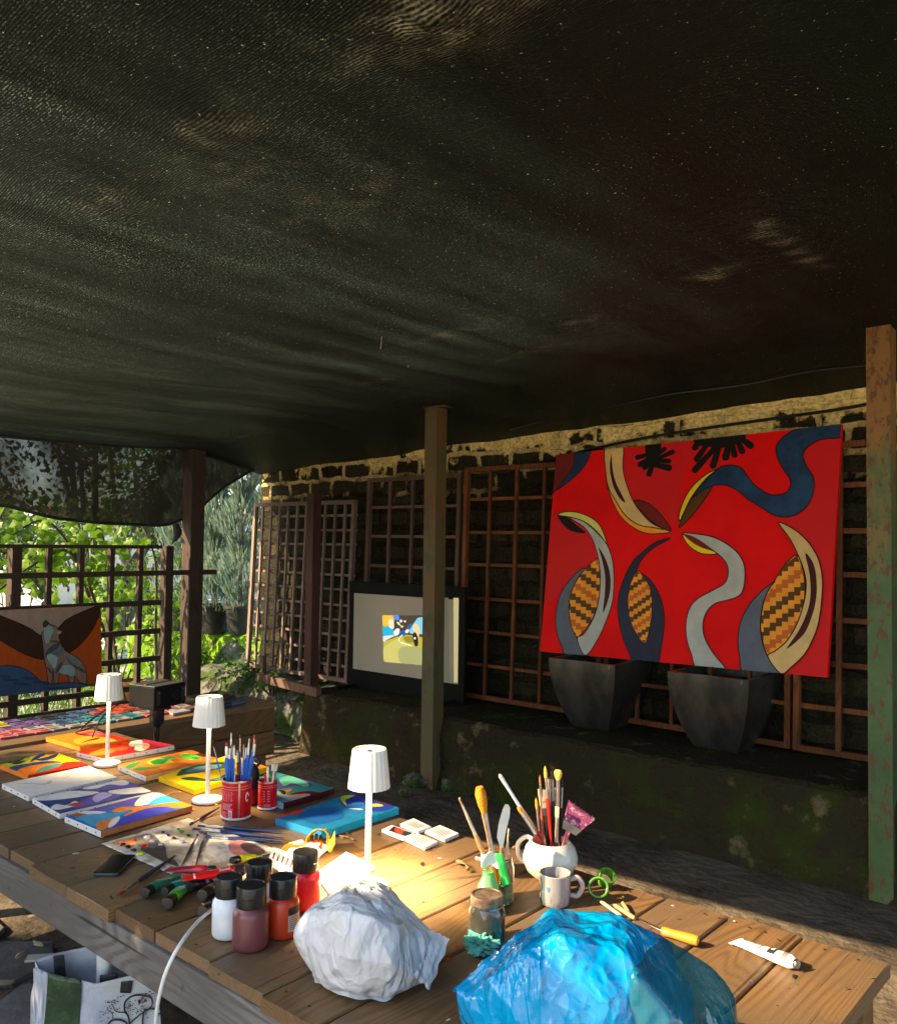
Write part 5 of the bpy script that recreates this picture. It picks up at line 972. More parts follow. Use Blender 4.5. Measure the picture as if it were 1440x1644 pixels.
def crumple(name, label, cat, pts, m, floor, sub=150, soft=.05, amp=.008, fr=9, seedv=1, flaps=(), ridgedir=(1, 1, .4), fm=None):
    """plastic film drawn over something: hull of support points, softened, with folds"""
    bm = bmesh.new()
    for p in pts: bm.verts.new(p)
    r = bmesh.ops.convex_hull(bm, input=bm.verts); bm.normal_update(); cen = sum(pts, Vector()) / len(pts)
    planes = []
    for f in bm.faces:
        n = f.normal.copy(); d = n.dot(f.verts[0].co - cen)
        if d < 0: n, d = -n, -d
        planes.append((n, d))
    bm.free(); g = MB(); nu, nv = sub * 2, sub; sv = Vector((seedv * 3.7, seedv, 2))
    def f(u, v):
        a = 2 * math.pi * u; b = math.pi * v; dr = Vector((math.sin(b) * math.cos(a), math.sin(b) * math.sin(a), -math.cos(b)))
        best = min(d / max(1e-3, n.dot(dr)) for n, d in planes if n.dot(dr) > 1e-3)
        acc = 0
        for n, d in planes:
            q = n.dot(dr)
            if q > 1e-3: acc += (best / (d / q)) ** 14
        rr = best * acc ** (-1 / 14 * .42)
        p = cen + dr * rr; q = Vector((p.x * ridgedir[0], p.y * ridgedir[1], p.z * ridgedir[2])) * fr + sv
        w_ = Vector((noise.noise(q * .5), noise.noise(q * .5 + sv), noise.noise(q * .5 - sv))) * 1.1
        r1 = (1 - abs(noise.noise(q + w_)) * 2.2); r2 = (1 - abs(noise.noise((q + w_) * 2.3 + sv)) * 2.2); r3 = 1 - abs(noise.noise((q + w_ * 2) * 5.1)) * 2
        dd = amp * (max(0, r1) ** 2.5 + .5 * max(0, r2) ** 2 * max(.2, r1) + .22 * max(0, r3) ** 2) - amp * .6 + amp * 1.4 * noise.noise(q * .35)
        tr = lambda s_: abs((s_ % 2.0) - 1.0) * 2 - 1
        ww = noise.noise(q * .22) * 1.5
        cr = 0
        for ci, (cx1, cy1, cz1, cf1) in enumerate([(.9, .3, .3, .55), (-.4, .85, .35, .7), (.5, -.6, .62, 1.1), (.2, .7, -.7, 1.5), (-.8, .2, .55, 2.2), (.55, .55, .6, 3.1)]):
            mk = max(0, noise.noise(q * .35 + Vector((ci * 7.3, 1, 4))) + .25)
            cr += tr((p.x * cx1 + p.y * cy1 + p.z * cz1) * fr * cf1 + ww + ci * 1.7) / cf1 ** .8 * mk
        dd = dd * .6 + amp * 1.7 * cr
        p = p + dr * dd
        if p.z < floor: p.z = floor + (p.z - floor) * .03
        return p
    g.grid(nu, nv, f, m)
    t = thing(name, label, cat, (cen.x, cen.y, floor)); o = g.build('wrap', t); o.location = (-cen.x, -cen.y, -floor)
    return t, cen
ref = onz(600, 1590, TZ)
def vp(x, y, back=0.0, rf=None):
    r0 = rf if rf is not None else ref; n = Vector((CAM_M @ Vector((0, 0, 1)))); n.z = 0; n.normalize(); return onpl(x, y, r0 - n * back, n)
PLW = film_mat('white_film', (0.76, 0.78, 0.80), (0.66, 0.68, 0.71), .33, .1, .15, 9, .024)
z1 = TZ + .003
pts = [vp(558, 1401, .08), vp(633, 1413, .08), vp(628, 1430, .02), vp(714, 1511, .04), vp(682, 1580, -.02), vp(622, 1600, -.06), vp(564, 1600, -.07), vp(508, 1578, -.04), vp(468, 1505, .0), vp(473, 1477, .03), vp(515, 1438, .06),
       vp(545, 1460, -.09), vp(600, 1470, -.11), vp(640, 1500, -.09), vp(560, 1540, -.12), vp(630, 1550, -.11)]
fl = [Vector((p.x, p.y, z1)) for p in [vp(520, 1585, -.02), vp(690, 1570, .02), vp(700, 1540, .16), vp(480, 1500, .14), vp(560, 1480, .24), vp(650, 1480, .24)]]
t, cen = crumple('wrapped_bundle', 'white crumpled plastic film wrapped round a faceted lump, on the near table edge', 'wrapped bundle', pts + fl, PLW, z1, amp=.0045, fr=13, seedv=2, ridgedir=(1, 1, .45))
# loose skirt and ear of the film
g = MB()
def skirt(u, v):
    a = onz(505 + u * 125, 1583 + 22 * math.sin(u * 2.4) + u * 10, z1); b = onz(500 + u * 200, 1560 - 25 * u, z1 + .05)
    p = a * (1 - v) + b * v; return Vector((p.x, p.y, z1 + v * .045 + .010 * noise.noise(Vector((u * 5, v * 2, 3))) + .006)) - Vector((cen.x, cen.y, z1))
g.grid(60, 12, skirt, PLW)
e = [vp(688, 1492, .03), vp(722, 1508, .04), vp(690, 1590, -.02), vp(655, 1562, -.06), vp(668, 1535, -.05)]; e = [p - Vector((cen.x, cen.y, z1)) for p in e]
g.grid(16, 16, lambda u, v: (e[0] * (1 - u) * (1 - v) + e[1] * u * (1 - v) + e[2] * u * v + e[3] * (1 - u) * v) + Vector((.006 * noise.noise(Vector((u * 5, v * 5, 1))), .008 * noise.noise(Vector((u * 5, v * 5, 7))), 0)), PLW)
g.build('loose_film', t)
# blue bag
PLB = film_mat('blue_film', (0.0, 0.42, 0.82), (0.0, 0.32, 0.68), .16, .9, .28, 8, .026, (1, 1, .4))
rb = onz(960, 1760, TZ); v2 = lambda x, y, b=0.0: vp(x, y, b, rb)
pts = [v2(882, 1457, .02), v2(947, 1462, .02), v2(1029, 1487, .04), v2(1075, 1522, .05), v2(1110, 1575, .05), v2(1125, 1650, .02), v2(854, 1487, 0), v2(792, 1528, 0), v2(726, 1584, .0), v2(731, 1604, -.04), v2(780, 1700, -.08), v2(1120, 1740, -.08), v2(900, 1500, -.10), v2(1000, 1520, -.10), v2(960, 1640, -.15), v2(860, 1600, -.12), v2(1060, 1600, -.10)]
fl = [Vector((p.x, p.y, z1)) for p in [v2(760, 1640, .05), v2(1110, 1620, .12), v2(820, 1500, .24), v2(1100, 1500, .26), v2(840, 1780, -.1), v2(1120, 1800, -.1)]]
tb, cb = crumple('blue_bag', 'glossy bright blue plastic bag draped over a rounded lump in the foreground', 'plastic bag', pts + fl, PLB, z1, amp=.007, fr=11, seedv=7, ridgedir=(1, 1, .28), sub=170)
TFM = bpy.data.materials.new('teal_clear_film'); TFM.use_nodes = True; _n = TFM.node_tree; _p = _n.nodes['Principled BSDF']; _p.inputs['Base Color'].default_value = (.01, .16, .22, 1); _p.inputs['Roughness'].default_value = .12; _p.inputs['Coat Weight'].default_value = .8
_t = _n.nodes.new('ShaderNodeBsdfTransparent'); _t.inputs[0].default_value = (.45, .85, .95, 1); _m = _n.nodes.new('ShaderNodeMixShader'); _m.inputs[0].default_value = .42; _n.links.new(_p.outputs[0], _m.inputs[1]); _n.links.new(_t.outputs[0], _m.inputs[2]); _n.links.new(_m.outputs[0], _n.nodes['Material Output'].inputs[0])
_z = _n.nodes.new('ShaderNodeTexNoise'); _z.inputs['Scale'].default_value = 24; _z.inputs['Detail'].default_value = 6; _c = _n.nodes.new('ShaderNodeTexCoord'); _n.links.new(_c.outputs['Object'], _z.inputs['Vector']); _b = _n.nodes.new('ShaderNodeBump'); _b.inputs['Strength'].default_value = .6; _b.inputs['Distance'].default_value = .008; _n.links.new(_z.outputs[0], _b.inputs['Height']); _n.links.new(_b.outputs[0], _p.inputs['Normal'])
to_, co_ = crumple('loose_film', '', '', [v2(960, 1464, .03), v2(1029, 1485, .05), v2(1111, 1526, .06), v2(1162, 1567, .07), v2(1190, 1600, .06), v2(1194, 1650, .03), v2(1190, 1720, -.03), v2(1020, 1560, -.13), v2(1080, 1640, -.14), v2(980, 1700, -.12), v2(1110, 1740, -.12)] + [Vector((p.x, p.y, z1)) for p in [v2(1185, 1620, .13), v2(1100, 1500, .27), v2(1120, 1800, -.11), v2(1000, 1560, .2)]], TFM, z1, amp=.006, fr=10, seedv=4, ridgedir=(1, 1, .3), sub=90)
oo = to_.children[0]; oo.name = 'loose_film_side'; oo.parent = tb; oo.location = -tb.location; bpy.data.objects.remove(to_)
g = MB(); Kb = Vector(tb.location)
def bskirt(u, v):
    i_ = [(724, 1590), (760, 1566), (800, 1532), (838, 1504)]; k = u * 3; a_ = min(int(k), 2); f = k - a_; ex, ey = i_[a_][0] * (1 - f) + i_[a_ + 1][0] * f, i_[a_][1] * (1 - f) + i_[a_ + 1][1] * f
    p = onz(ex + 90 * v, ey + 60 * v + 12 * math.sin(u * 7), z1 + .004); zz = .004 + .10 * v ** 1.3 + .010 * noise.noise(Vector((u * 9, v * 4, 2))) + .008 * abs(math.sin(u * 17 + v * 2)) * (1 - v * .5); return Vector((p.x, p.y, TZ + .003 + max(.001, zz))) - Kb
g.grid(60, 24, bskirt, PLB); g.grid(50, 16, lambda u, v: (lambda p: Vector((p.x, p.y, z1 + max(.001, .09 * v + .010 * abs(math.sin(u * 15)) + .006 * noise.noise(Vector((u * 8, v * 3, 5)))))) - Kb)(onz(724 + 60 * u + 70 * v, 1592 + 60 * u + 10 * v, z1)), PLB); g.build('loose_edge', tb, solid=.0008)
# green rag
g = lump(Vector((0, 0, .018)), .032, mat('teal_rag', (.08, .36, .28), .9, col2=(.12, .45, .36), ns=20, bump=.8, bs=60), 4.4, (1.3, .9, .6), 60, 40, .7, 3.2); o = g.build('cleaning_rag'); o.location = onz(772, 1530, TZ + .001); tag(o, 'crumpled teal rag between the lidded jar and the blue bag', 'rag')

# yellow packet of markers
YB = mat('yellow_film', (.75, .48, .03), .35, col2=(.8, .62, .12), ns=9, bump=.6, bs=30, bd=.006, translucent=.3)
YW = mat('white_packet', (.8, .78, .70), .45, col2=(.72, .68, .55), ns=9, bump=.5, bs=30, bd=.005)
pr_ = onz(492, 1375, z1); q_ = lambda x, y, b=0: vp(x, y, b, pr_)
t, ck_ = crumple('marker_packet', 'open yellow and white plastic packet with orange markers inside', 'packet', [q_(452, 1376), q_(462, 1352), q_(480, 1347, .02), q_(505, 1356, -.01), q_(516, 1352, .01), q_(512, 1380, -.02), q_(470, 1384, -.03), q_(530, 1360, .03), q_(455, 1380, .03)] + [Vector((p.x, p.y, z1)) for p in (q_(460, 1380, .05), q_(515, 1375, .06))], YW, z1, sub=60, amp=.005, fr=22, seedv=5)
K0 = Vector((ck_.x, ck_.y, z1)); g = MB(); lp = crv([q_(x, y, b) - K0 for x, y, b in [(486, 1372, 0), (490, 1350, .0), (498, 1338, .005), (512, 1332, .01), (524, 1338, .01), (528, 1352, .01), (520, 1370, .0)]], 6)
def ybag(u, v):
    k = u * (len(lp) - 1); i_ = min(int(k), len(lp) - 2); p = lp[i_].lerp(lp[i_ + 1], k - i_); c_ = q_(508, 1356) - K0; o_ = p + (Vector((CAM_M @ Vector((0, 0, -1)))) * .09 + (p - c_) * -.2) * v
    o_ += Vector((0, 0, .008 * noise.noise(Vector((u * 9, v * 3, 1))) - .02 * v)); o_.z = max(o_.z, .001); return o_
g.grid(40, 14, ybag, YB); g.grid(20, 8, lambda u, v: q_(447 + 40 * u, 1372 - 26 * u + 12 * v - 8 * math.sin(u * 5) * (1 - v), -.01 + .01 * v) - K0 + Vector((0, 0, .004 * noise.noise(Vector((u * 7, v * 5, 2))))), YB)
g.grid(14, 8, lambda u, v: q_(524 + 14 * u, 1340 + 8 * math.sin(u * 4) + 22 * v, .02 + .02 * u) - K0, YB); g.build('yellow_film', t, solid=.0008)
for i in range(3):
    g = MB(); a_, b_ = q_(501 + i * 7, 1341 + abs(i - 1) * 2, .05) - K0, q_(500 + i * 7, 1362, .0) - K0; g.tube([a_, a_.lerp(b_, .55)], .0055, mat('marker_barrel', (.05, .03, .02), .4), 10); g.tube([a_.lerp(b_, .55), b_], .0068, plastic((225, 70, 30), .35), 12); g.build('marker', t)
# comb spreader
t = thing('notched_spreader', 'white plastic notched spreader propped against the yellow packet', 'spreader', onz(470, 1400, z1)); o0 = Vector(t.location)
a, b = vp(437, 1363, 0, o0) - o0, vp(487, 1384, 0, o0) - o0; g = MB(); dn = (b - a).normalized(); dw = Vector((0, 0, -1)) * .98 + Vector((-.1, -.35, 0)); dw.normalize(); LW = mat('pale_plastic', (.62, .64, .66), .4, col2=(.55, .57, .6))
g.bar(a, b, .012, .008, LW); nn = 7
for i in range(nn):
    f0, f1 = i / nn, (i + .62) / nn; p0, p1_ = a + (b - a) * f0, a + (b - a) * f1; g.add([p0, p1_, p1_ + dw * .03, p0 + dw * .026], [(0, 1, 2, 3)], LW)
q0, q1 = a + dw * .024, b + dw * .030; g.add([q0, q1, q1 + dw * .025 - dn * .01, q0 + dw * .022 + dn * .02], [(0, 1, 2, 3)], LW); g.build('blade', t, solid=.002)
g = MB(); 
for i in range(4): 
    c0 = onz(452 + i * 6, 1396 + i * 5, z1 + .008) - o0; g.tube(crv([c0 + Vector((math.cos(k * 1.05) * .02, math.sin(k * 1.05) * .014, .003 * (k % 3))) for k in range(7)], 5), .0035, CANVASW, 7)
g.build('cord', t)
# paper sheet
PAPER = mat('white_paper', (.85, .84, .80), .4, col2=(.8, .79, .75), ns=3)
def sheet(q, th, label, name='paper_pad', m=PAPER):
    P = [onz(x, y, z1 + th) for x, y in q]; c = sum(P, Vector()) / 4; g = MB(); lo = [Vector((p.x, p.y, z1)) for p in P]; vs = P + lo
    g.add(vs, [(0, 1, 2, 3), (7, 6, 5, 4)] + [(k, (k + 1) % 4, (k + 1) % 4 + 4, k + 4) for k in range(4)], m); return tag(g.build(name, org=(c.x, c.y, z1)), label, 'paper')
sheet([(508, 1402), (556, 1368), (602, 1392), (528, 1430)], .008, 'glaring white paper pad lying in the sun between the red bottle and the nearest lamp')
# card stacks
for i, (q, lab, img) in enumerate([([(613, 1332), (629, 1325), (665, 1338), (648, 1346)], 'stack of cards with a dark purple and orange picture on top', True), ([(643, 1323), (665, 1314), (692, 1327), (671, 1335)], 'stack of white printed cards farthest back, beside the picture cards', False), ([(683, 1334), (706, 1325), (736, 1338), (713, 1348)], 'stack of white printed cards at the right end, nearest the table edge', False), ([(651, 1346), (670, 1338), (703, 1351), (682, 1361)], 'stack of white printed cards closest to the camera', False)]):
    th = .010; P = [onz(x, y, z1 + th) for x, y in q]; c = sum(P, Vector()) / 4; t = thing('card_stack', lab, 'cards', (c.x, c.y, z1), group='stacks of cards on the table'); L0 = Vector((c.x, c.y, z1)); g = MB(); random.seed(i)
    for k in range(5):
        j = Vector((random.uniform(-.002, .002), random.uniform(-.002, .002), 0)); za, zb = k * .002, k * .002 + .0017; vs = [p - L0 + j - Vector((0, 0, th - zb)) for p in P] + [p - L0 + j - Vector((0, 0, th - za)) for p in P]
        g.add(vs, [(0, 1, 2, 3), (7, 6, 5, 4)] + [(m_, (m_ + 1) % 4, (m_ + 1) % 4 + 4, m_ + 4) for m_ in range(4)], PAPER)
    g.build('cards', t); A = Art(P[0] + j, Vector((0, 0, 1)), [p + j for p in P], .0002); G_ = plastic((95, 95, 100), .6)
    if img:
        A.fill([(632, 1327), (662, 1338), (650, 1343), (624, 1334)], paint((60, 25, 50)), False); A.fill([(636, 1330), (652, 1336), (645, 1340), (634, 1335)], paint((200, 70, 40))); A.fill([(650, 1335), (661, 1338), (652, 1342), (646, 1339)], paint((40, 60, 75)))
    else:
        for k in range(7):
            f = .18 + k * .1; a_, b_ = [(q[0][i_] * (1 - f) + q[3][i_] * f) for i_ in (0, 1)], [(q[1][i_] * (1 - f) + q[2][i_] * f) for i_ in (0, 1)]
            x0 = .14; x1 = random.uniform(.7, .9); pa = [a_[i_] + (b_[i_] - a_[i_]) * x0 for i_ in (0, 1)]; pb = [a_[i_] + (b_[i_] - a_[i_]) * x1 for i_ in (0, 1)]; w_ = .9
            A.fill([(pa[0] - .3, pa[1] - .15), (pb[0] - .3, pb[1] - .15), (pb[0] + .5, pb[1] + .3), (pa[0] + .5, pa[1] + .3)], G_, False)
    A.mb.build('printed_face', t).location = -L0
# twigs and curls of bark
TW = mat('twig', (.32, .19, .08), .8, col2=(.2, .11, .05), ns=30)
for a, b, r, lab in [((733, 1383), (752, 1396), .006, 'curled piece of bark lying left of the brush jar'), ((823, 1362), (836, 1357), .005, 'bark chip between the brush jar and the white jug'), ((545, 1342), (568, 1349), .0022, 'thin twig on the bare boards below the sea blue canvas'), ((549, 1346), (558, 1337), .0025, 'small dark leaf curl on the boards below the sea blue canvas')]:
    P = onz(*a, z1 + r); Q_ = onz(*b, z1 + r * 1.5); g = MB(); md = (P + Q_) / 2 + Vector((.004, .003, r * .8)); g.tube(crv([P, md, Q_], 4), [r * (.6 + .4 * math.sin(i)) for i in range(9)], TW, 7); tag(g.build('bark_piece', org=P), lab, 'bark')
random.seed(31); LC = mat('leaf_crumb', (.05, .10, .03), .7, col2=(.1, .06, .03), ns=40)
for k, (x, y) in enumerate([(1145, 1588), (1399, 1570), (1359, 1587), (455, 1528), (748, 1390), (820, 1424), (1090, 1476)]):
    p = onz(x, y, z1 + .001); g = MB(); a = random.uniform(0, 3); s = .007; u = Vector((math.cos(a), math.sin(a), 0)) * s; v = Vector((-math.sin(a), math.cos(a), 0)) * s * .4
    g.add([-u, -v + Vector((0, 0, .001)), u, v + Vector((0, 0, .0015))], [(0, 1, 2), (0, 2, 3)], LC); o = g.build('leaf_fragment', solid=.0005); o.location = p
    tag(o, ['leaf crumb in the shade right of the blue bag', 'green leaf crumb nearest the right end of the table', 'green leaf crumb second from the right end of the table', 'leaf crumb right of the maroon bottle', 'leaf crumb beside the curled bark', 'leaf crumb between lidded jar and mug', 'leaf crumb left of the orange handled tool'][k], 'leaf')

# ---------------------------------------------------------------- jug, mug, jars
GLZ = mat('cream_glaze', (.74, .70, .60), .22, col2=(.62, .58, .47), ns=5, col3=(.3, .25, .18), ns3=90, lo3=.68, hi3=.72, coat=.3)
pj = onz(883, 1410, z1); t = thing('round_jug', 'round cream glazed jug packed with artist brushes', 'jug', pj)
g = MB(); g.lathe([(.001, 0), (.040, 0), (.045, .004), (.066, .022), (.078, .05), (.078, .062), (.070, .088), (.058, .102), (.054, .106), (.051, .104), (.052, .098), (.062, .086), (.070, .06), (.06, .03), (.001, .01)], GLZ, 64); g.build('body', t)
ax = Vector((-1, -.45, 0)).normalized(); g = MB(); g.tube(crv([ax * .052 + Vector((0, 0, .104)), ax * .072 + Vector((0, 0, .108)), ax * .094 + Vector((0, 0, .085)), ax * .090 + Vector((0, 0, .05)), ax * .074 + Vector((0, 0, .035))]), .0065, GLZ, 10); g.build('handle', t)
pm = onz(891, 1450, z1); t = thing('striped_mug', 'hand made grey and white striped mug with a small blue heart', 'mug', pm)
MUG = mat('mug_glaze', (.10, .125, .135), .2, col2=(.33, .31, .31), ns=22, lo=.47, hi=.53, stretch=(1, 1, .12), coat=.4, detail=3); g = MB()
g.lathe([(.001, 0), (.036, 0), (.039, .004), (.041, .02), (.0405, .05), (.042, .078), (.0405, .080), (.0385, .078), (.037, .02), (.001, .012)], MUG, 48); g.build('body', t)
dr = Vector((CAM_M @ Vector((1, 0, 0)))).normalized(); dr.z = 0; g = MB(); g.tube(crv([dr * .039 + Vector((0, 0, .062)), dr * .06 + Vector((0, 0, .066)), dr * .072 + Vector((0, 0, .045)), dr * .06 + Vector((0, 0, .02)), dr * .039 + Vector((0, 0, .022))]), .0068, mat('mug_pink', (.50, .40, .38), .25, coat=.4), 12); g.build('handle', t)
a0 = math.atan2(-pm.y, -pm.x) - .45; g = MB(); hp = [(0, -.6), (.55, 0), (.55, .35), (.3, .5), (0, .25), (-.3, .5), (-.55, .35), (-.55, 0)]
g.poly([Vector((math.cos(a0 + x * .2) * .0416, math.sin(a0 + x * .2) * .0416, .047 + y * .013)) for x, y in hp], plastic((60, 140, 190), .25)); g.build('heart', t)
GLASS = mat('clear_glass', (.92, .96, .93), .04, trans=1.0, ior=1.3); 
pg = onz(799, 1447, z1); t = thing('glass_jar', 'clear glass jar of brushes with a white rag and green strip hung on it', 'jar', pg); g = MB()
g.lathe([(.001, 0), (.038, 0), (.042, .005), (.043, .09), (.039, .105), (.036, .112), (.038, .116), (.0365, .118), (.0345, .114), (.037, .104), (.041, .09), (.040, .006), (.001, .004)], GLASS, 48); g.build('glass', t)
g = MB(); g.lathe([(.001, .006), (.038, .006), (.039, .05), (.001, .051)], mat('rinse_water', (.25, .42, .25), .1, col2=(.15, .28, .18), trans=.6, ior=1.33), 32); g.build('paint_water', t)
pv = lambda x, y: (700 + x / 3.6, 1200 + y / 3.6); PG = Vector(pg)
gr = plastic((60, 210, 90), .5)
fv = lambda x, y, b=0: vp(*pv(x, y), b, PG) - PG
g = MB(); g.grid(10, 10, lambda u, v: fv(260 + u * 110, 612 + v * 80 + 12 * math.sin(u * 9), -.048 - .006 * math.sin(u * 5 + v * 3)), PAPER); g.grid(8, 6, lambda u, v: fv(228 + u * 60, 632 + v * 20 + u * 14, -.047 - .004 * math.sin(v * 4)), PAPER); g.build('white_rag', t, solid=.001)
g = MB(); g.grid(3, 14, lambda u, v: fv(345 + u * 45 + v * 38 - (v < .25) * 5, 615 + v * 190 - u * 10 * v, -.055 - .004 * math.sin(v * 6)), gr); g.build('green_strip', t, solid=.001)
g = MB(); a, b = fv(298, 860, -.075), fv(302, 745, -.052); g.tube([Vector((a.x, a.y, .001)), (a + b) / 2 * 1, b, b + Vector((0, 0, .012))], [.034, .027, .016, .014], mat('green_film', (.12, .5, .14), .25, col2=(.3, .62, .3), ns=8, bump=.6, bs=25, coat=.4, translucent=.35), 28); g.build('green_wrap', t)
pd = onz(781, 1512, z1); t = thing('lidded_jar', 'dark liquid filled preserving jar with a rusty screw lid', 'jar', pd)
DJ = mat('murky_glass', (.035, .035, .026), .12, col2=(.07, .065, .05), ns=9, col3=(.50, .50, .47), ns3=13, lo3=.64, hi3=.67, coat=.8); g = MB()
g.lathe([(.001, 0), (.038, 0), (.042, .004), (.044, .012), (.0445, .066), (.042, .078), (.037, .086), (.035, .092), (.001, .092)], DJ, 48); g.build('glass', t)
g = MB(); LID = mat('rusty_lid', (.30, .25, .17), .5, .3, col2=(.13, .075, .045), ns=30, bump=.5, bs=80, bd=.003); g.lathe([(.036, .084), (.0395, .086), (.0395, .09)], STEEL, 48); g.lathe([(.0385, .09), (.0395, .092), (.0395, .108), (.038, .112), (.034, .1125), (.033, .1105), (.001, .1105)], LID, 48); g.build('lid', t)
# brushes in the glass jar
def jb(tip, end, ref_, *a, **k):
    A = vp(*pv(*tip), 0, ref_); B = vp(*pv(*end), 0, ref_); d = (B - A); 
    if d.z < 0: s = (TZ + .015 - A.z) / d.z; B = A + d * min(s, 1.6)
    B = B + (Vector((ref_.x, ref_.y, 0)) - Vector((B.x, B.y, 0))) * .35 + Vector((0, 0, 0)); return brush(A, B, *a, **k)
jb((135, 295), (300, 640), PG + Vector((-.01, 0, 0)), 'flat', (175, 135, 85), (165, 140, 100), .006, 'flat wooden brush leaning far left out of the glass jar', bw=.0075, fl=.3)
jb((250, 232), (330, 620), PG, 'mop', (230, 150, 30), (245, 150, 20), .0095, 'large fan shaped orange mop brush in the glass jar', bl=.24, fl=.34)
jb((420, 470), (405, 700), PG + Vector((.01, 0, 0)), 'flat', (60, 50, 45), (180, 160, 120), .006, 'short stubby brush at the right of the glass jar', bl=.2, fl=.3)
jb((300, 520), (320, 700), PG, 'flat', (190, 140, 80), (120, 90, 60), .005, 'low brush just behind the orange mop brush in the glass jar', bl=.2, fl=.3)
t = thing('palette_knife', 'broad pale spatula blade standing in the glass jar', 'spatula', PG + Vector((.01, 0, .02))); o0 = Vector(t.location)
sp = [(372, 590), (352, 520), (362, 440), (385, 360), (400, 330), (418, 332), (428, 352), (425, 400), (405, 480), (385, 590)]; g = MB(); P = [vp(*pv(*p), 0, o0) - o0 for p in sp]; g.poly(P, mat('knife_blade', (.62, .63, .62), .3, .6, col2=(.5, .5, .48), ns=9)); g.build('blade', t, solid=.0016)
g = MB(); g.tube([vp(*pv(378, 580), 0, o0) - o0, Vector((0, 0, .0))], .005, TW, 8); g.build('handle', t)
# brushes in the jug
J = Vector(pj)
jl = [((365, 155), (645, 556), 'round', (225, 160, 90), (225, 220, 205), .0058, 'long brush with a white tip leaning far left out of the jug', .04, .30, (0, 0)),
      ((470, 340), (610, 540), 'round', (120, 20, 25), (245, 165, 40), .0058, 'orange tipped brush with dark red handle leaning left out of the jug', .12, .38, (0, -.02)),
      ((600, 160), (612, 560), 'round', (200, 90, 60), (190, 120, 60), .0032, 'thin brush with brown tip, left of the tallest in the jug', .1, .25, (-.01, 0)),
      ((630, 108), (675, 560), 'round', (215, 40, 30), (240, 195, 80), .0052, 'tallest red handled brush with a cream tip in the jug', .11, .18, (0, 0)),
      ((672, 142), (680, 560), 'flat', (50, 40, 35), (90, 60, 35), .0048, 'dark tipped brush right of the tallest red one in the jug', .08, .2, (.01, .02)),
      ((706, 132), (708, 560), 'mop', (25, 25, 28), (235, 195, 90), .0058, 'fan tipped cream brush with black handle in the jug', .10, .26, (.01, 0)),
      ((578, 292), (600, 550), 'round', (190, 20, 35), (240, 170, 50), .0045, 'short orange tipped brush with a red handle at the jug rim', .15, .3, (-.01, -.02)),
      ((592, 245), (630, 550), 'flat', (120, 100, 80), (210, 195, 150), .006, 'cream flat brush behind the short red one in the jug', .2, .3, (-.01, .02)),
      ((700, 345), (708, 560), 'flat', (20, 20, 22), (220, 200, 160), .0062, 'short black brush with wide pale tip at the front of the jug', .18, .4, (.01, -.02)),
      ((655, 185), (640, 560), 'flat', (25, 28, 35), (200, 185, 150), .0045, 'dark handled flat brush in the centre of the jug', .12, .25, (0, .01)),
      ((730, 180), (725, 560), 'round', (35, 30, 28), (60, 50, 40), .0035, 'thin dark brush at the right of the fan tipped one', .1, .2, (.01, .01))]
for a, b, kd, hc, bc, fw, lab, bl_, fl_, o_ in jl: jb(a, b, J + Vector((o_[0], o_[1], 0)), kd, hc, bc, fw, lab, bl=bl_, fl=fl_, fcol=(WHITE if bl_ == .04 else None))
def wide(corn, hend, bcol, label, ref_, fcol=STEEL, hcol=(150, 60, 70)):
    """flat wide brush: corn = bristle tip a,b then ferrule end c,d ; seen on the upright plane"""
    P = [vp(*pv(*c), 0, ref_) for c in corn]; o0 = vp(*pv(*hend), 0, ref_); t = thing('wide_paint_brush', label, 'paint brush', o0); n = Vector((CAM_M @ Vector((0, 0, 1)))); n.z = 0; n.normalize()
    a, b, c, d = [p - o0 for p in P]; nb = 26; g = MB(); bm = mat('wide_bristle_%d_%d_%d' % bcol, S(*bcol), .7, col2=tuple(v * .5 for v in S(*bcol)), ns=90, lo=.4, hi=.6, col3=S(215, 170, 180), ns3=60, lo3=.55, hi3=.6); random.seed(8)
    for lay in range(4):
        for i in range(nb):
            f = (i + .5) / nb; tp = a + (b - a) * f; bt = d + (c - d) * f; off = n * (-.006 + lay * .004); ex = (tp - bt) * random.uniform(-.06, .04); g.tube([bt + off * .8, (bt + tp) / 2 + off, tp + ex + off * 1.3], [.0016, .0016, .0005], bm, 4, cap=False)
    g.build('bristles', t); g = MB(); c2, d2 = c + (c - b) * .42, d + (d - a) * .42
    q = [d, c, c2, d2]; vs = [p + n * .009 for p in q] + [p - n * .009 for p in q]; g.add(vs, [(0, 1, 2, 3), (7, 6, 5, 4)] + [(k, (k + 1) % 4, (k + 1) % 4 + 4, k + 4) for k in range(4)], fcol)
    for f in (.1, .5, .9): e0, e1 = d + (d2 - d) * f, c + (c2 - c) * f; g.tube([e0 + n * .0095, e1 + n * .0095], .0009, fcol, 5)
    g.build('ferrule', t, bevel=.002); g = MB(); g.tube([(c2 + d2) / 2, (c2 + d2) / 2 * .6, (c2 + d2) / 2 * .25, Vector((0, 0, 0))], [(c2 - d2).length * .46, .012, .009, .011], plastic(hcol, .35), 14, flat=[.3, .6, .7, .7]); g.build('handle', t)
wide([(765, 305), (918, 415), (838, 478), (738, 415)], (700, 640), (170, 70, 120), 'wide decorator brush with pink and purple stained bristles at the right of the jug', J + Vector((.01, .01, 0)), hcol=(200, 110, 120))
wide([(615, 250), (700, 240), (702, 340), (612, 350)], (660, 620), (195, 185, 150), 'wide cream bristled brush standing at the back of the jug', J + Vector((0, .03, 0)), hcol=(120, 90, 70))

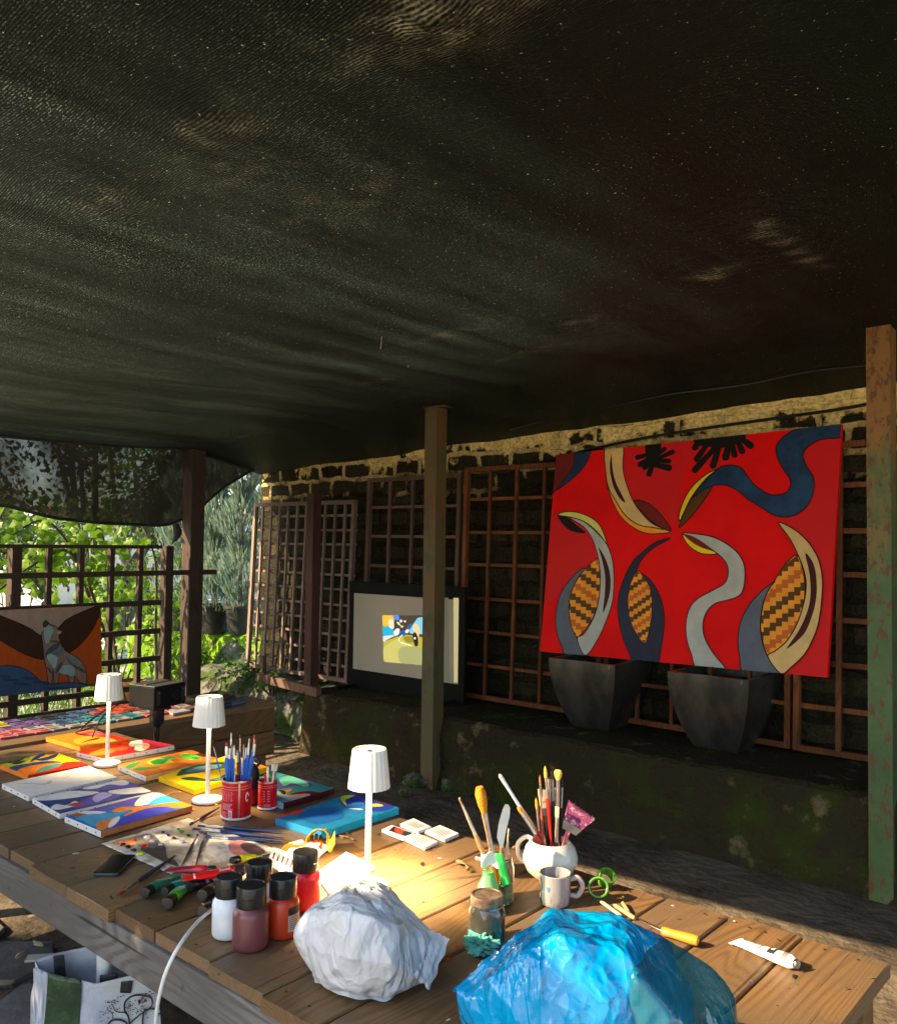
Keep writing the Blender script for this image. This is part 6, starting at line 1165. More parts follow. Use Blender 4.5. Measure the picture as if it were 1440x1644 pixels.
# green rings, pencils, scraper
for (x, y, r, tl, lab) in [(961, 1436, .027, .9, 'larger bright green ring standing on edge, nearer the mug'), (973, 1417, .024, .6, 'smaller green ring lying behind the other one')]:
    p = onz(x, y + 9, z1); o = None; g = MB(); ang = Matrix.Rotation(R(25 if r > .025 else 60), 3, 'Z') @ Matrix.Rotation(R(62 if r > .025 else 40), 3, 'X')
    K = 48; vs = []; 
    for k in range(K):
        an = 2 * math.pi * k / K
        for (rr_, zz_) in [(r, -.015), (r, .015), (r * .80, .015), (r * .80, -.015)]: vs.append(ang @ Vector((math.cos(an) * rr_, math.sin(an) * rr_, zz_)))
    mz = min(v.z for v in vs); vs = [v - Vector((0, 0, mz)) for v in vs]; g.add(vs, [(k * 4 + j, k * 4 + (j + 1) % 4, ((k + 1) % K) * 4 + (j + 1) % 4, ((k + 1) % K) * 4 + j) for k in range(K) for j in range(4)], mat('lime_plastic', (.10, .34, .02), .25, col2=(.05, .16, .02), ns=20, coat=.4), False)
    o = g.build('plastic_ring', bevel=.001); o.location = p; tag(o, lab, 'ring')
def rod(a, b, r, m, name, label, cat, rr=None, za=None, flat=1):
    A, B = onz(*a, z1 + (za or r)), onz(*b, z1 + r); g = MB(); g.tube([A, A * .9 + B * .1, B * .9 + A * .1, B], [r * .3, r, r, r * .8] if rr is None else rr, m, 10, flat=[flat] * 4); return tag(g.build(name, org=A), label, cat)
PINE = mat('pale_wood_stick', (.62, .42, .22), .5, col2=(.5, .33, .17), ns=8, stretch=(1, 1, 1))
rod((964, 1447), (996, 1470), .007, mat('bone_wood', (.68, .58, .42), .5, col2=(.6, .5, .36)), 'modelling_tool', 'flat pale wooden modelling tool under the green rings', 'tool', flat=.4)
rod((985, 1453), (1019, 1475), .0055, PINE, 'wooden_pencil', 'longer natural wood pencil touching the blue bag', 'pencil')
rod((999, 1449), (1009, 1465), .005, PINE, 'wooden_pencil', 'short natural wood pencil stub beyond the longer one', 'pencil')
A_, B_, C_ = onz(1019, 1472, z1 + .012), onz(1063, 1495, z1 + .014), onz(1122, 1512, z1 + .013); t = thing('scraper', 'thin steel scraper with a bright orange wooden handle', 'scraper', B_)
g = MB(); g.tube([A_ - B_, (A_ - B_) * .5, Vector((0, 0, 0))], [.0015, .004, .0035], STEEL, 10, flat=[.2, .4, 1]); g.build('blade', t)
g = MB(); d = C_ - B_; g.tube([Vector((0, 0, 0)), d * .05, d * .3, d * .8, d * .97, d * 1.0], [.009, .0105, .010, .0125, .011, .004], mat('orange_varnish', (.72, .30, .02), .25, col2=(.62, .24, .02), ns=6, coat=.5), 20); g.build('handle', t)
# ---------------------------------------------------------------- projection screen on the ledge
t = thing('projection_screen', 'portable projection screen in a black frame behind the middle post', 'screen', (-5.0, 5.1, .495)); SO = Vector((-5.0, 5.1, .495)); YS_ = 5.08; SB = mat('screen_border', (.006, .006, .006), .75, col2=(.009, .009, .009), spec=.15)
Pc = [ony(565, 955, YS_), ony(737, 960, YS_), ony(735, 1097, YS_), ony(571, 1076, YS_)]
def frame_quad(g, P, m, o, k=0): g.add([p - o for p in P], [(3, 2, 1, 0)], m)
SCR = mat('screen_fabric', (.46, .40, .31), .8, col2=(.42, .37, .29), ns=2)
xl = (Pc[0].x + Pc[3].x) / 2; xr = (Pc[1].x + Pc[2].x) / 2; zt = (Pc[0].z + Pc[1].z) / 2; zb = (Pc[2].z + Pc[3].z) / 2
g = MB(); g.box(((xl + xr) / 2 + 5, YS_ - 5.1, (zt + zb) / 2 - .495), (xr - xl, .006, zt - zb), SCR); g.build('projection_surface', t)
g = MB(); W_ = xr - xl + .12; cx = (xl + xr) / 2 + 5; cy = YS_ - 5.1
g.box((cx, cy + .012, zt + .05 - .495), (W_, .03, .10), SB); g.box((cx, cy + .012, zb - .085 - .495), (W_, .03, .17), SB)
for sx in (xl - .03, xr + .03): g.box((sx + 5, cy + .014, (zt + zb) / 2 - .495), (.058, .028, zt - zb - .002), SB)
g.build('border', t)
g = MB(); g.box((cx + .02, cy - .01, zb - .205 - .495), (W_ + .10, .10, .085), SB); g.build('base_case', t, bevel=.008)
g = MB(); g.bar((cx - .55, cy - .2, .012), (cx - .55, cy + .15, .012), .03, .02, SB); g.bar((cx + .55, cy - .2, .012), (cx + .55, cy + .15, .012), .03, .02, SB); g.build('foot', t)
kc = lambda *p: [(560 + a / 7.2, 940 + b / 7.2) for a, b in p]
def glow(rgb, s=1.0, nm='projected'): 
    c = S(*rgb); return mat('%s_%d_%d_%d' % (nm, *rgb), tuple(v * .4 for v in c), .9, emit=c, emits=s * .33)
n_ = Vector((0, -1, 0)); o_ = Vector((0, YS_ - .0035, 0)); quad = [onpl(x, y, o_, n_) for x, y in kc((388, 345), (1000, 345), (1000, 935), (405, 882))]
A = Art(quad[0], n_, quad, .0003)
A.fill(kc((380, 340), (1010, 330), (1010, 950), (380, 950)), glow((190, 175, 60)), False)
for rgb, pts in [((75, 65, 50), [(510, 345), (820, 345), (1000, 350), (1000, 600), (750, 580), (660, 570), (520, 580)]), ((240, 190, 60), [(388, 345), (515, 345), (515, 440), (450, 460), (392, 455)]), ((90, 140, 220), [(512, 345), (575, 345), (580, 400), (530, 390)]), ((40, 180, 215), [(392, 485), (460, 480), (520, 520), (520, 570), (400, 580)]),
                 ((245, 225, 190), [(460, 400), (515, 400), (520, 500), (470, 480)]), ((225, 225, 220), [(400, 590), (560, 580), (450, 640), (405, 655)]), ((90, 75, 60), [(400, 655), (520, 590), (560, 590), (430, 645)]), ((130, 205, 230), [(780, 400), (830, 370), (1000, 380), (1000, 560), (810, 560), (700, 540)]), ((245, 205, 150), [(740, 480), (780, 440), (820, 500), (810, 590), (770, 570)]), ((240, 240, 235), [(560, 500), (590, 510), (580, 570), (560, 560)]), ((240, 240, 235), [(520, 540), (560, 500), (575, 560), (540, 580)]),
                 ((40, 90, 160), [(600, 530), (650, 520), (650, 580), (580, 580)]), ((230, 240, 240), [(660, 520), (700, 500), (690, 545), (660, 550)]), ((205, 195, 110), [(410, 720), (560, 620), (640, 640), (700, 800), (600, 900), (420, 870)]), ((170, 170, 110), [(600, 720), (820, 720), (1000, 760), (1000, 930), (620, 900)]), ((150, 140, 40), [(640, 600), (740, 590), (760, 650), (680, 660)]),
                 ((250, 245, 190), [(610, 655), (725, 690), (725, 702), (605, 668)]), ((250, 245, 190), [(600, 590), (620, 570), (628, 574), (590, 620), (600, 650), (575, 630)]), ((40, 35, 35), [(745, 570), (770, 540), (800, 590), (805, 690), (770, 700), (750, 620)]), ((250, 250, 250), [(762, 600), (778, 600), (778, 622), (762, 622)]), ((235, 225, 215), [(600, 395), (625, 405), (615, 430), (595, 420)]), ((240, 235, 225), [(640, 410), (665, 405), (660, 430)]), ((235, 225, 215), [(560, 420), (590, 430), (600, 460), (575, 450)]), ((225, 205, 170), [(600, 460), (640, 470), (620, 490)]), ((60, 100, 150), [(680, 480), (730, 440), (740, 470), (700, 510)])]: A.fill(kc(*pts), glow(rgb), True)
A.mb.build('projected_picture', t).location = -SO
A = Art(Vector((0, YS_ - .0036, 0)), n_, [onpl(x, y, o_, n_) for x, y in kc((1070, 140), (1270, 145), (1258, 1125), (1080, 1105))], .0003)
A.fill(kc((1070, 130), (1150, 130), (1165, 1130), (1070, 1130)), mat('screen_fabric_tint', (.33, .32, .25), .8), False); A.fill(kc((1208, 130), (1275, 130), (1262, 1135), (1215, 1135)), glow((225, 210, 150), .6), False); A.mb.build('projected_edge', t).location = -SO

# ---------------------------------------------------------------- planters
ZM = mat('zinc_planter', (.10, .092, .078), .36, .6, col2=(.045, .042, .038), ns=5, lo=.42, hi=.62, col3=(.34, .31, .25), ns3=11, lo3=.64, hi3=.74, bump=.4, bs=30, bd=.006, stretch=(1, 1, .5))
def planter(x0, label):
    t = thing('square_planter', label, 'planter', (x0, 5.13, .495)); W0, W1, H = .25, .13, .45; n = 14; g = MB()
    rad = lambda f: W1 + (W0 - W1) * math.sin(f * math.pi / 2) ** .85
    for side in range(4):
        Mz = Matrix.Rotation(side * math.pi / 2, 3, 'Z'); vs = []
        for j in range(n + 1):
            f = j / n; r_ = rad(f)
            for i in range(9): s = -1 + 2 * i / 8; bulge = .0 * (1 - s * s); vs.append(Mz @ Vector((s * r_, -r_ - bulge, f * H)))
        g.add(vs, [(j * 9 + i, j * 9 + i + 1, (j + 1) * 9 + i + 1, (j + 1) * 9 + i) for j in range(n) for i in range(8)], ZM, True)
    g.add([(-W1, -W1, .001), (W1, -W1, .001), (W1, W1, .001), (-W1, W1, .001)], [(0, 3, 2, 1)], ZM); g.build('body', t)
    g = MB(); 
    for side in range(4): Mz = Matrix.Rotation(side * math.pi / 2, 3, 'Z'); a = [Mz @ Vector(v) for v in [(-W0, -W0, H), (W0, -W0, H), (W0 - .025, -W0 + .025, H + .001), (-W0 + .025, -W0 + .025, H + .001), (-W0 + .03, -W0 + .03, H - .05), (W0 - .03, -W0 + .03, H - .05)]]; g.add(a, [(0, 1, 2, 3), (3, 2, 5, 4)], ZM)
    g.build('rim', t); g = MB(); g.grid(12, 12, lambda u, v: Vector(((u - .5) * .5, (v - .5) * .5, H - .06 + .01 * noise.noise(Vector((u * 5, v * 5, x0))))), mat('soil', (.03, .022, .015), 1)); g.build('soil', t); return t
planter(-3.075, 'tapered dark zinc planter under the left half of the red painting')
planter(-2.215, 'tapered dark zinc planter under the right half of the red painting')

# ---------------------------------------------------------------- red painting (two joined canvases)
c3 = lambda *p: [(840 + a / 2.4, 600 + b / 2.4) for a, b in p]
c7 = lambda *p: [(860 + a / 3.737, 670 + b / 3.737) for a, b in p]
c8 = lambda *p: [(1080 + a / 3.653, 660 + b / 3.653) for a, b in p]
BLp, BRp = ony(867, 1046, 5.13), ony(1328, 1088, 5.16); TLp, TRp = ony(893, 730, 5.215), ony(1351, 681, 5.25)
n_ = ((BRp - BLp).cross(TLp - BLp)).normalized()
if n_.y > 0: n_ = -n_
o_ = BLp; Qd = [onpl(x, y, o_, n_) for x, y in [(867, 1046), (1328, 1088), (1351, 681), (893, 730)]]
REDP = mat('red_acrylic', (0.86, .006, .006), .6, col2=(.74, .004, .005), ns=2.5, lo=.4, hi=.65, bump=.12, bs=60, bd=.003, spec=.12); DRED = mat('deep_red_acrylic', (.70, .005, .007), .6, col2=(.64, .004, .007), ns=2.5, spec=.3)
A = Art(o_, n_, Qd, .00012); th = .035
A.mb.add(Qd, [(0, 1, 2, 3)], REDP); back = [q - n_ * th for q in Qd]
for k in range(4): A.mb.add([Qd[k], Qd[(k + 1) % 4], back[(k + 1) % 4], back[k]], [(3, 2, 1, 0)], REDP)
A.mb.add(back, [(3, 2, 1, 0)], CANVASW)
LN = paint((40, 14, 14)); NAVY = mat('navy_acrylic', S(14, 44, 78), .5, col2=S(26, 66, 104), ns=7, lo=.42, hi=.62, bump=.2, bs=50, spec=.3); NAVYD = mat('dark_navy_acrylic', S(14, 24, 52), .5, col2=S(20, 34, 66), ns=7, spec=.3)
GRY = paint((188, 190, 182)); GBL = paint((98, 106, 120)); TAN = paint((226, 190, 124)); TAND = paint((190, 150, 85)); YLW = paint((250, 215, 30)); LYL = paint((228, 222, 110)); ORG = paint((250, 160, 45)); BRN = paint((92, 60, 18)); MAR = paint((66, 10, 20)); RBR = paint((120, 28, 22)); BLK = paint((14, 10, 10)); OCH = paint((205, 105, 30)); 
for pts in [c7((523, 188), (740, 165), (960, 130), (880, 380), (860, 560), (830, 640), (780, 600), (700, 530), (600, 500), (540, 380)), c8((600, 615), (700, 625), (800, 545), (835, 440), (790, 320), (772, 255), (880, 170), (985, 150), (930, 1580), (640, 1545), (790, 1420), (880, 1100), (860, 880), (740, 710)), c7((100, 560), (132, 590), (200, 660), (300, 695), (350, 770), (375, 850), (300, 900), (200, 980), (60, 1120), (70, 800))]: A.fill(pts, DRED)
def sh_(pts, m, line=True, smooth=True): A.fill(pts, m, smooth, None, LN if line else None, .007)
sh_(c7((132, 200), (245, 200), (238, 260), (215, 310), (175, 370), (118, 440), (100, 440), (110, 220)), RBR); sh_(c7((245, 205), (330, 190), (300, 280), (225, 365), (118, 442), (175, 370), (225, 290)), NAVY)
sh_(c7((430, 400), (455, 490), (510, 595), (590, 665), (670, 697), (750, 697), (805, 685), (720, 640), (600, 600), (500, 520)), ORG)
sh_(c7((420, 170), (521, 165), (523, 300), (545, 400), (590, 510), (650, 590), (705, 640), (770, 672), (710, 662), (620, 645), (540, 590), (480, 500), (437, 420), (420, 320)), TAN)
sh_(c7((455, 222), (462, 310), (485, 400), (538, 508), (500, 480), (462, 400), (445, 300)), MAR, False); sh_(c7((588, 505), (650, 505), (720, 550), (780, 620), (812, 680), (740, 655), (660, 590)), RBR)
LS = c7((372, 848), (300, 908), (240, 990), (208, 1070), (200, 1180), (215, 1270), (245, 1322), (300, 1270), (345, 1200), (380, 1100), (388, 1000), (384, 920)); sh_(LS, ORG)
A.stripes(LS, *c7((180, 0))[0][:1], c7((400, 0))[0][0], c7((0, 880))[0][1], c7((0, 1200))[0][1], 8.2, 5.5, 21, [BRN, OCH, BRN])
sh_(c7((300, 905), (250, 930), (180, 1010), (140, 1090), (120, 1200), (130, 1300), (155, 1370), (190, 1440), (310, 1450), (245, 1320), (210, 1240), (200, 1140), (215, 1050), (250, 970)), GBL)
sh_(c7((205, 602), (280, 620), (340, 665), (390, 715), (428, 762), (460, 850), (470, 950), (465, 1080), (440, 1180), (380, 1320), (300, 1430), (250, 1330), (290, 1300), (340, 1220), (375, 1120), (388, 1000), (385, 900), (370, 820), (340, 730), (290, 660)), GRY)
sh_(c7((132, 590), (190, 600), (240, 640), (300, 692), (240, 690), (180, 660)), BLK, False); sh_(c7((132, 585), (180, 567), (250, 570), (320, 595), (375, 635), (410, 700), (428, 762), (390, 710), (340, 660), (280, 620), (210, 600)), LYL)
sh_(c7((378, 780), (420, 850), (445, 930), (450, 1020), (435, 1100), (405, 1170), (415, 1060), (418, 960), (400, 860)), MAR, False)
sh_(c7((808, 726), (720, 750), (640, 810), (580, 870), (530, 970), (497, 1080), (497, 1200), (520, 1310), (555, 1400), (600, 1490), (720, 1500), (755, 1370), (772, 1230), (762, 1130), (730, 1040), (690, 980), (650, 945), (607, 925), (640, 850), (700, 790)), NAVYD)
MS = c7((610, 924), (650, 960), (685, 1020), (700, 1100), (695, 1200), (680, 1290), (655, 1360), (600, 1290), (562, 1200), (555, 1100), (565, 1010)); sh_(MS, ORG)
A.stripes(MS, c7((540, 0))[0][0], c7((710, 0))[0][0], c7((0, 960))[0][1], c7((0, 1300))[0][1], 6.5, -4.5, 17, [BRN, BRN, OCH])
for f in [(690, 220, 612, 240, 9), (690, 245, 628, 283, 10), (700, 265, 655, 300, 10), (705, 280, 682, 340, 10), (715, 285, 800, 303, 12), (735, 262, 800, 262, 9), (740, 245, 822, 208, 9), (735, 225, 775, 188, 8)]: (x0, y0), (x1, y1) = c7((f[0], f[1]), (f[2], f[3])); A.cap(x0, y0, x1, y1, f[4] * 1.2 / 3.737, BLK, f[4] * 1.7 / 3.737)
sh_(c7((665, 160), (750, 155), (745, 230), (735, 290), (690, 295), (665, 240)), BLK, False)
for f in [(250, 215, 132, 345, 13), (270, 225, 238, 318, 14), (200, 200, 142, 282, 12), (330, 200, 312, 270, 15), (350, 190, 365, 258, 12), (385, 180, 408, 235, 13), (415, 170, 458, 202, 14), (150, 180, 132, 215, 12)]: (x0, y0), (x1, y1) = c8((f[0], f[1]), (f[2], f[3])); A.cap(x0, y0, x1, y1, f[4] * 1.15 / 3.653, BLK, f[4] * 1.5 / 3.653)
sh_(c8((125, 130), (270, 110), (412, 100), (422, 175), (340, 205), (260, 222), (200, 205), (140, 200)), BLK, False)
sh_(c8((235, 437), (200, 445), (140, 480), (95, 545), (38, 680), (90, 640), (150, 570), (200, 500)), BRN)
sh_(c8((258, 345), (300, 322), (360, 318), (410, 340), (445, 390), (490, 440), (560, 485), (610, 492), (660, 480), (690, 450), (690, 400), (650, 340), (615, 270), (610, 210), (640, 160), (700, 120), (770, 92), (880, 60), (1000, 50), (1000, 148), (880, 165), (800, 205), (765, 260), (790, 330), (825, 390), (828, 460), (800, 540), (745, 595), (680, 620), (600, 612), (520, 565), (440, 515), (380, 465), (310, 435), (240, 437), (180, 465), (120, 505), (160, 445)), NAVY)
sh_(c8((258, 345), (200, 370), (120, 440), (70, 520), (42, 600), (42, 645), (70, 590), (110, 510), (160, 440), (210, 385)), YLW)
sh_(c8((60, 722), (80, 770), (120, 810), (180, 838), (262, 838), (240, 820), (170, 795), (100, 750)), YLW)
sh_(c8((60, 718), (150, 722), (240, 740), (320, 780), (385, 835), (420, 900), (425, 990), (410, 1060), (380, 1090), (320, 1110), (250, 1130), (200, 1180), (180, 1250), (190, 1330), (240, 1420), (315, 1530), (155, 1530), (110, 1420), (85, 1340), (80, 1250), (100, 1160), (150, 1100), (230, 1055), (300, 1015), (325, 970), (325, 915), (300, 870), (250, 825), (180, 780)), GRY)
sh_(c8((65, 722), (120, 735), (180, 770), (238, 818), (170, 800), (110, 765)), RBR, False)
RS = c8((732, 845), (660, 900), (608, 980), (558, 1060), (530, 1150), (516, 1250), (530, 1350), (560, 1440), (640, 1390), (715, 1295), (760, 1180), (778, 1060), (768, 950)); sh_(RS, ORG)
A.stripes(RS, c8((500, 0))[0][0], c8((790, 0))[0][0], c8((0, 1000))[0][1], c8((0, 1560))[0][1], 9.8, -7.5, 27, [BRN, OCH, BRN])
sh_(c8((600, 1000), (520, 1060), (450, 1140), (400, 1240), (385, 1340), (395, 1440), (425, 1540), (640, 1560), (560, 1440), (525, 1340), (518, 1230), (535, 1120), (570, 1040)), GBL)
sh_(c8((622, 655), (690, 680), (760, 730), (820, 800), (860, 880), (880, 980), (878, 1080), (865, 1200), (840, 1300), (780, 1420), (700, 1500), (635, 1540), (560, 1440), (600, 1410), (670, 1350), (730, 1250), (770, 1130), (785, 1020), (770, 930), (735, 840), (690, 750)), TAN)
sh_(c8((780, 835), (825, 890), (845, 980), (845, 1090), (820, 1200), (770, 1310), (670, 1395), (740, 1290), (790, 1180), (810, 1080), (805, 960)), MAR, False)
A.fill([(1096, 700), (1096.6, 700), (1068.6, 1070), (1068, 1070)], DRED, False)
tag(A.mb.build('red_painting', org=BLp), 'huge bright red painting of curving navy, grey and tan forms, above two planters', 'painting')

# ---------------------------------------------------------------- howling animal painting on the fence
kw = lambda *p: [(a / 6, 940 + b / 6) for a, b in p]
n_ = Vector((1, 0, 0)); o_ = onx(163, 972, -6.96); Qd = [onx(164, 1100, -6.96), onx(-70, 1127, -6.96), onx(-70, 983.5, -6.96), onx(161.5, 972.5, -6.96)]
A = Art(o_, n_, Qd, .00012); ORP = paint((196, 84, 24)); A.mb.add(Qd, [(0, 1, 2, 3)], ORP); back = [q - n_ * .03 for q in Qd]
for k in range(4): A.mb.add([Qd[k], Qd[(k + 1) % 4], back[(k + 1) % 4], back[k]], [(3, 2, 1, 0)], ORP)
LB = paint((30, 22, 20))
def wf(pts, rgb, ln=True): A.fill(kw(*pts), paint(rgb), True, None, LB if ln else None, .006)
wf([(-420, 200), (0, 200), (500, 190), (980, 170), (850, 240), (640, 330), (560, 410), (400, 480), (300, 420), (150, 350), (-60, 280), (-420, 250)], (176, 150, 132))
wf([(985, 190), (940, 330), (860, 470), (740, 600), (640, 650), (585, 560), (540, 470), (560, 410), (660, 320), (800, 250)], (66, 40, 22)); wf([(-420, 200), (-60, 270), (140, 350), (280, 420), (390, 490), (420, 600), (420, 710), (280, 680), (120, 600), (-40, 510), (-420, 360)], (66, 40, 22))
wf([(-420, 900), (-200, 810), (0, 780), (120, 775), (250, 810), (360, 890), (430, 950), (600, 940), (700, 935), (850, 955), (1000, 955), (1000, 1100), (-420, 1300)], (62, 92, 128))
for i in range(9): x = -60 + i * 95; y = 860 + (i * 37) % 90; wf([(x, y), (x + 120, y + 6), (x + 150, y + 28), (x + 20, y + 24)], (46, 70, 104), False) if y < 1000 and i < 5 else wf([(x, 985), (x + 110, 980), (x + 130, 1000), (x + 10, 1004)], (46, 70, 104), False)
wf([(415, 370), (440, 338), (480, 375), (530, 390), (560, 425), (595, 440), (565, 470), (580, 540), (620, 620), (700, 670), (770, 720), (815, 790), (832, 870), (830, 945), (770, 935), (720, 880), (710, 935), (665, 930), (650, 870), (580, 850), (555, 935), (520, 940), (510, 820), (495, 940), (465, 935), (450, 840), (425, 700), (410, 560), (398, 480), (420, 430)], (150, 122, 104))
for p_, c_ in [([(420, 400), (470, 380), (515, 430), (490, 490), (465, 555), (435, 545), (425, 470)], (150, 180, 178)), ([(415, 370), (440, 340), (465, 372), (440, 405), (418, 400)], (70, 62, 60)), ([(440, 700), (440, 640), (500, 580), (580, 545), (560, 600), (480, 660)], (74, 84, 96)), ([(500, 690), (520, 640), (610, 600), (600, 650), (540, 690)], (100, 116, 124)), ([(450, 690), (480, 660), (550, 690), (545, 740), (525, 800), (490, 760)], (160, 188, 190)), ([(580, 780), (700, 770), (720, 820), (705, 870), (640, 860), (575, 840)], (150, 182, 182)), ([(640, 660), (740, 700), (800, 760), (760, 750), (690, 740)], (120, 136, 140)), ([(630, 680), (700, 760), (790, 800), (830, 850), (760, 820), (680, 760)], (72, 84, 92)), ([(530, 840), (560, 770), (600, 735), (590, 790), (550, 840)], (80, 88, 94)), ([(445, 790), (480, 800), (500, 850), (470, 830)], (80, 88, 94)), ([(480, 530), (560, 535), (580, 545), (500, 548)], (90, 80, 74)), ([(545, 450), (595, 440), (570, 470)], (190, 160, 140))]: wf(p_, c_, False)
tag(A.mb.build('animal_painting', org=Qd[0]), 'canvas of a howling grey animal on orange and brown, hung on the lattice fence', 'painting')

# ---------------------------------------------------------------- projector on its stand, frames on the far table
pr = onx(252, 1150, -3.93); t = thing('projector_stand', 'slim black tripod stand behind the orange canvases', 'stand', (pr.x, pr.y, 0)); g = MB(); g.tube([(0, 0, .25), (0, 0, .78)], .014, BLACK, 16); g.tube([(0, 0, .60), (0, 0, .66)], .02, BLACK, 16); g.build('pole', t)
g = MB(); g.tube([(0, 0, .63), (-.03, -.02, .63)], .006, BLACK, 8); g.tube([(-.028, -.019, .63), (-.042, -.028, .63)], .014, BLACK, 12); g.build('clamp_knob', t)
for k in range(3): a = k * 2.094 + .5; g = MB(); g.tube([(0, 0, .42), (math.cos(a) * .3, math.sin(a) * .3, .01)], .010, BLACK, 8); g.build('leg', t)
g = MB(); g.tube([(0, 0, .78), (0, 0, .80), (0, 0, .865)], [.02, .035, .035], BLACK, 12); g.box((0, 0, .872), (.10, .10, .012), BLACK); g.build('head', t, bevel=.002)
t = thing('projector', 'black box shaped projector on a stand before the far table', 'projector', (pr.x, pr.y, .88), R(14)); g = MB(); g.box((-.01, .01, .056), (.17, .21, .106), SB); g.build('body', t, bevel=.006)
g = MB(); g.box((-.01, .01, .1105), (.16, .20, .003), mat('projector_lid', (.05, .052, .055), .35)); g.box((-.01, .02, .1135), (.012, .18, .003), BLACK); g.build('lid', t, bevel=.001)
for s in (-1, 1): g = MB(); g.box((.0785, .01 + s * .08, .056), (.006, .018, .07), mat('bracket', (.03, .03, .032), .4)); g.tube([(.081, .01 + s * .08, .08), (.084, .01 + s * .08, .08)], .004, STEEL, 8); g.build('bracket', t)
g = MB(); g.tube([(.075, .045, .056), (.088, .045, .056)], .024, BLACK, 24); g.build('lens', t)
cable('power_cable', [Vector((pr.x - .08, pr.y - .12, .93)), Vector((pr.x - .12, pr.y - .25, .85)), Vector((pr.x - .1, pr.y - .34, .80)), Vector((pr.x - .22, pr.y - .30, .76)), Vector((pr.x - .3, pr.y - .18, .757)), Vector((pr.x - .2, pr.y - .2, .76)), Vector((pr.x - .22, pr.y - .38, .757))], .004, BLACK, 'black cable looping from the projector over the colour cards')
cable('power_cable', [Vector((pr.x - .06, pr.y - .13, .92)), Vector((pr.x - .04, pr.y - .26, .86)), Vector((pr.x - .02, pr.y - .33, .74)), Vector((pr.x - .01, pr.y - .36, .55)), Vector((pr.x, pr.y - .36, .3)), Vector((pr.x + .05, pr.y - .3, .01))], .0035, BLACK, 'thin black cable hanging from the projector to the floor')
def tray(q, label, rgb, h=.022, zz=.7515):
    P = [onz(x, y, zz + h) for x, y in q]; c = sum(P, Vector()) / 4; t = thing('wooden_tray', label, 'tray', (c.x, c.y, zz)); g = MB(); L0 = Vector((c.x, c.y, zz)); lo = [p - Vector((0, 0, h)) - L0 for p in P]; up = [p - L0 for p in P]; inn = [p * .88 + Vector((0, 0, (p.z) * .12)) for p in up]
    m = mat('tray_wood', (.16, .10, .07), .7, col2=(.1, .06, .045), ns=20)
    g.add(up + lo + inn + [p - Vector((0, 0, h * .7)) for p in inn], [(k, (k + 1) % 4, (k + 1) % 4 + 4, k + 4) for k in range(4)] + [(k, k + 8, (k + 1) % 4 + 8, (k + 1) % 4) for k in range(4)] + [(k + 8, k + 12, (k + 1) % 4 + 12, (k + 1) % 4 + 8) for k in range(4)], m); g.build('frame', t)
    g = MB(); g.add([p - Vector((0, 0, h * .68)) for p in inn], [(0, 1, 2, 3)], paint(rgb)); g.build('panel', t); return t
kd = lambda *p: [(200 + a / 5.54, 1060 + b / 5.54) for a, b in p]
tray(kd((548, 330), (830, 268), (922, 298), (640, 345)), 'shallow wooden tray framed in brown at the back of the far table', (110, 105, 110))
tray(kd((850, 345), (975, 300), (1062, 325), (880, 372)), 'shallow tray with a slate blue inside, right of the brown one', (85, 105, 125))
for q, rgb, lab in [(((940, 372), (1040, 345), (1080, 360), (960, 390)), (95, 120, 145), 'small blue card slab at the right end of the far table'), (((870, 385), (930, 372), (965, 385), (890, 402)), (60, 75, 95), 'small navy card slab behind the streaked lamp shade'), (((390, 455), (540, 430), (590, 445), (430, 475)), (150, 150, 155), 'grey card just right of the projector'), (((520, 425), (600, 408), (640, 420), (560, 442)), (90, 75, 75), 'dark card with rosy edge between projector and trays')]:
    P = [onz(x, y, .7515 + .012) for x, y in kd(*q)]; c = sum(P, Vector()) / 4; g = MB(); g.add(P + [p - Vector((0, 0, .012)) for p in P], [(0, 1, 2, 3), (7, 6, 5, 4)] + [(k, (k + 1) % 4, (k + 1) % 4 + 4, k + 4) for k in range(4)], paint(rgb)); tag(g.build('card_slab', org=(c.x, c.y, .7515)), lab, 'card')

# ---------------------------------------------------------------- bags under the table
FILM = mat('woven_plastic', (.55, .56, .60), .35, col2=(.42, .42, .47), ns=5, bump=.8, bs=24, bd=.008, coat=.2); BAGC = mat('bag_print_ground', (.56, .56, .55), .5, col2=(.48, .48, .47), ns=6, bump=.6, bs=22, bd=.008); BAGG = mat('bag_green', (.05, .085, .035), .4, col2=(.03, .05, .022), ns=7, bump=.8, bs=26, bd=.008, coat=.2)
zb_ = .36; cB = onz(150, 1560, zb_); B0 = Vector((cB.x, cB.y, 0)); t = thing('shopping_bag', 'open woven shopping bag with black tree print and green panel, below the table edge', 'shopping bag', B0)
rim = [onz(x, y, z_) - B0 for x, y, z_ in [(62, 1556, .37), (56, 1543, .38), (85, 1532, .39), (105, 1528, .39), (160, 1516, .40), (205, 1514, .40), (232, 1524, .385), (251, 1544, .37), (240, 1568, .355), (200, 1578, .345), (150, 1580, .345), (128, 1574, .35), (80, 1564, .36)]]
rim = rim[::-1]; NR = len(rim); base = []
cx_ = sum((p.x for p in rim)) / NR; cy_ = sum((p.y for p in rim)) / NR
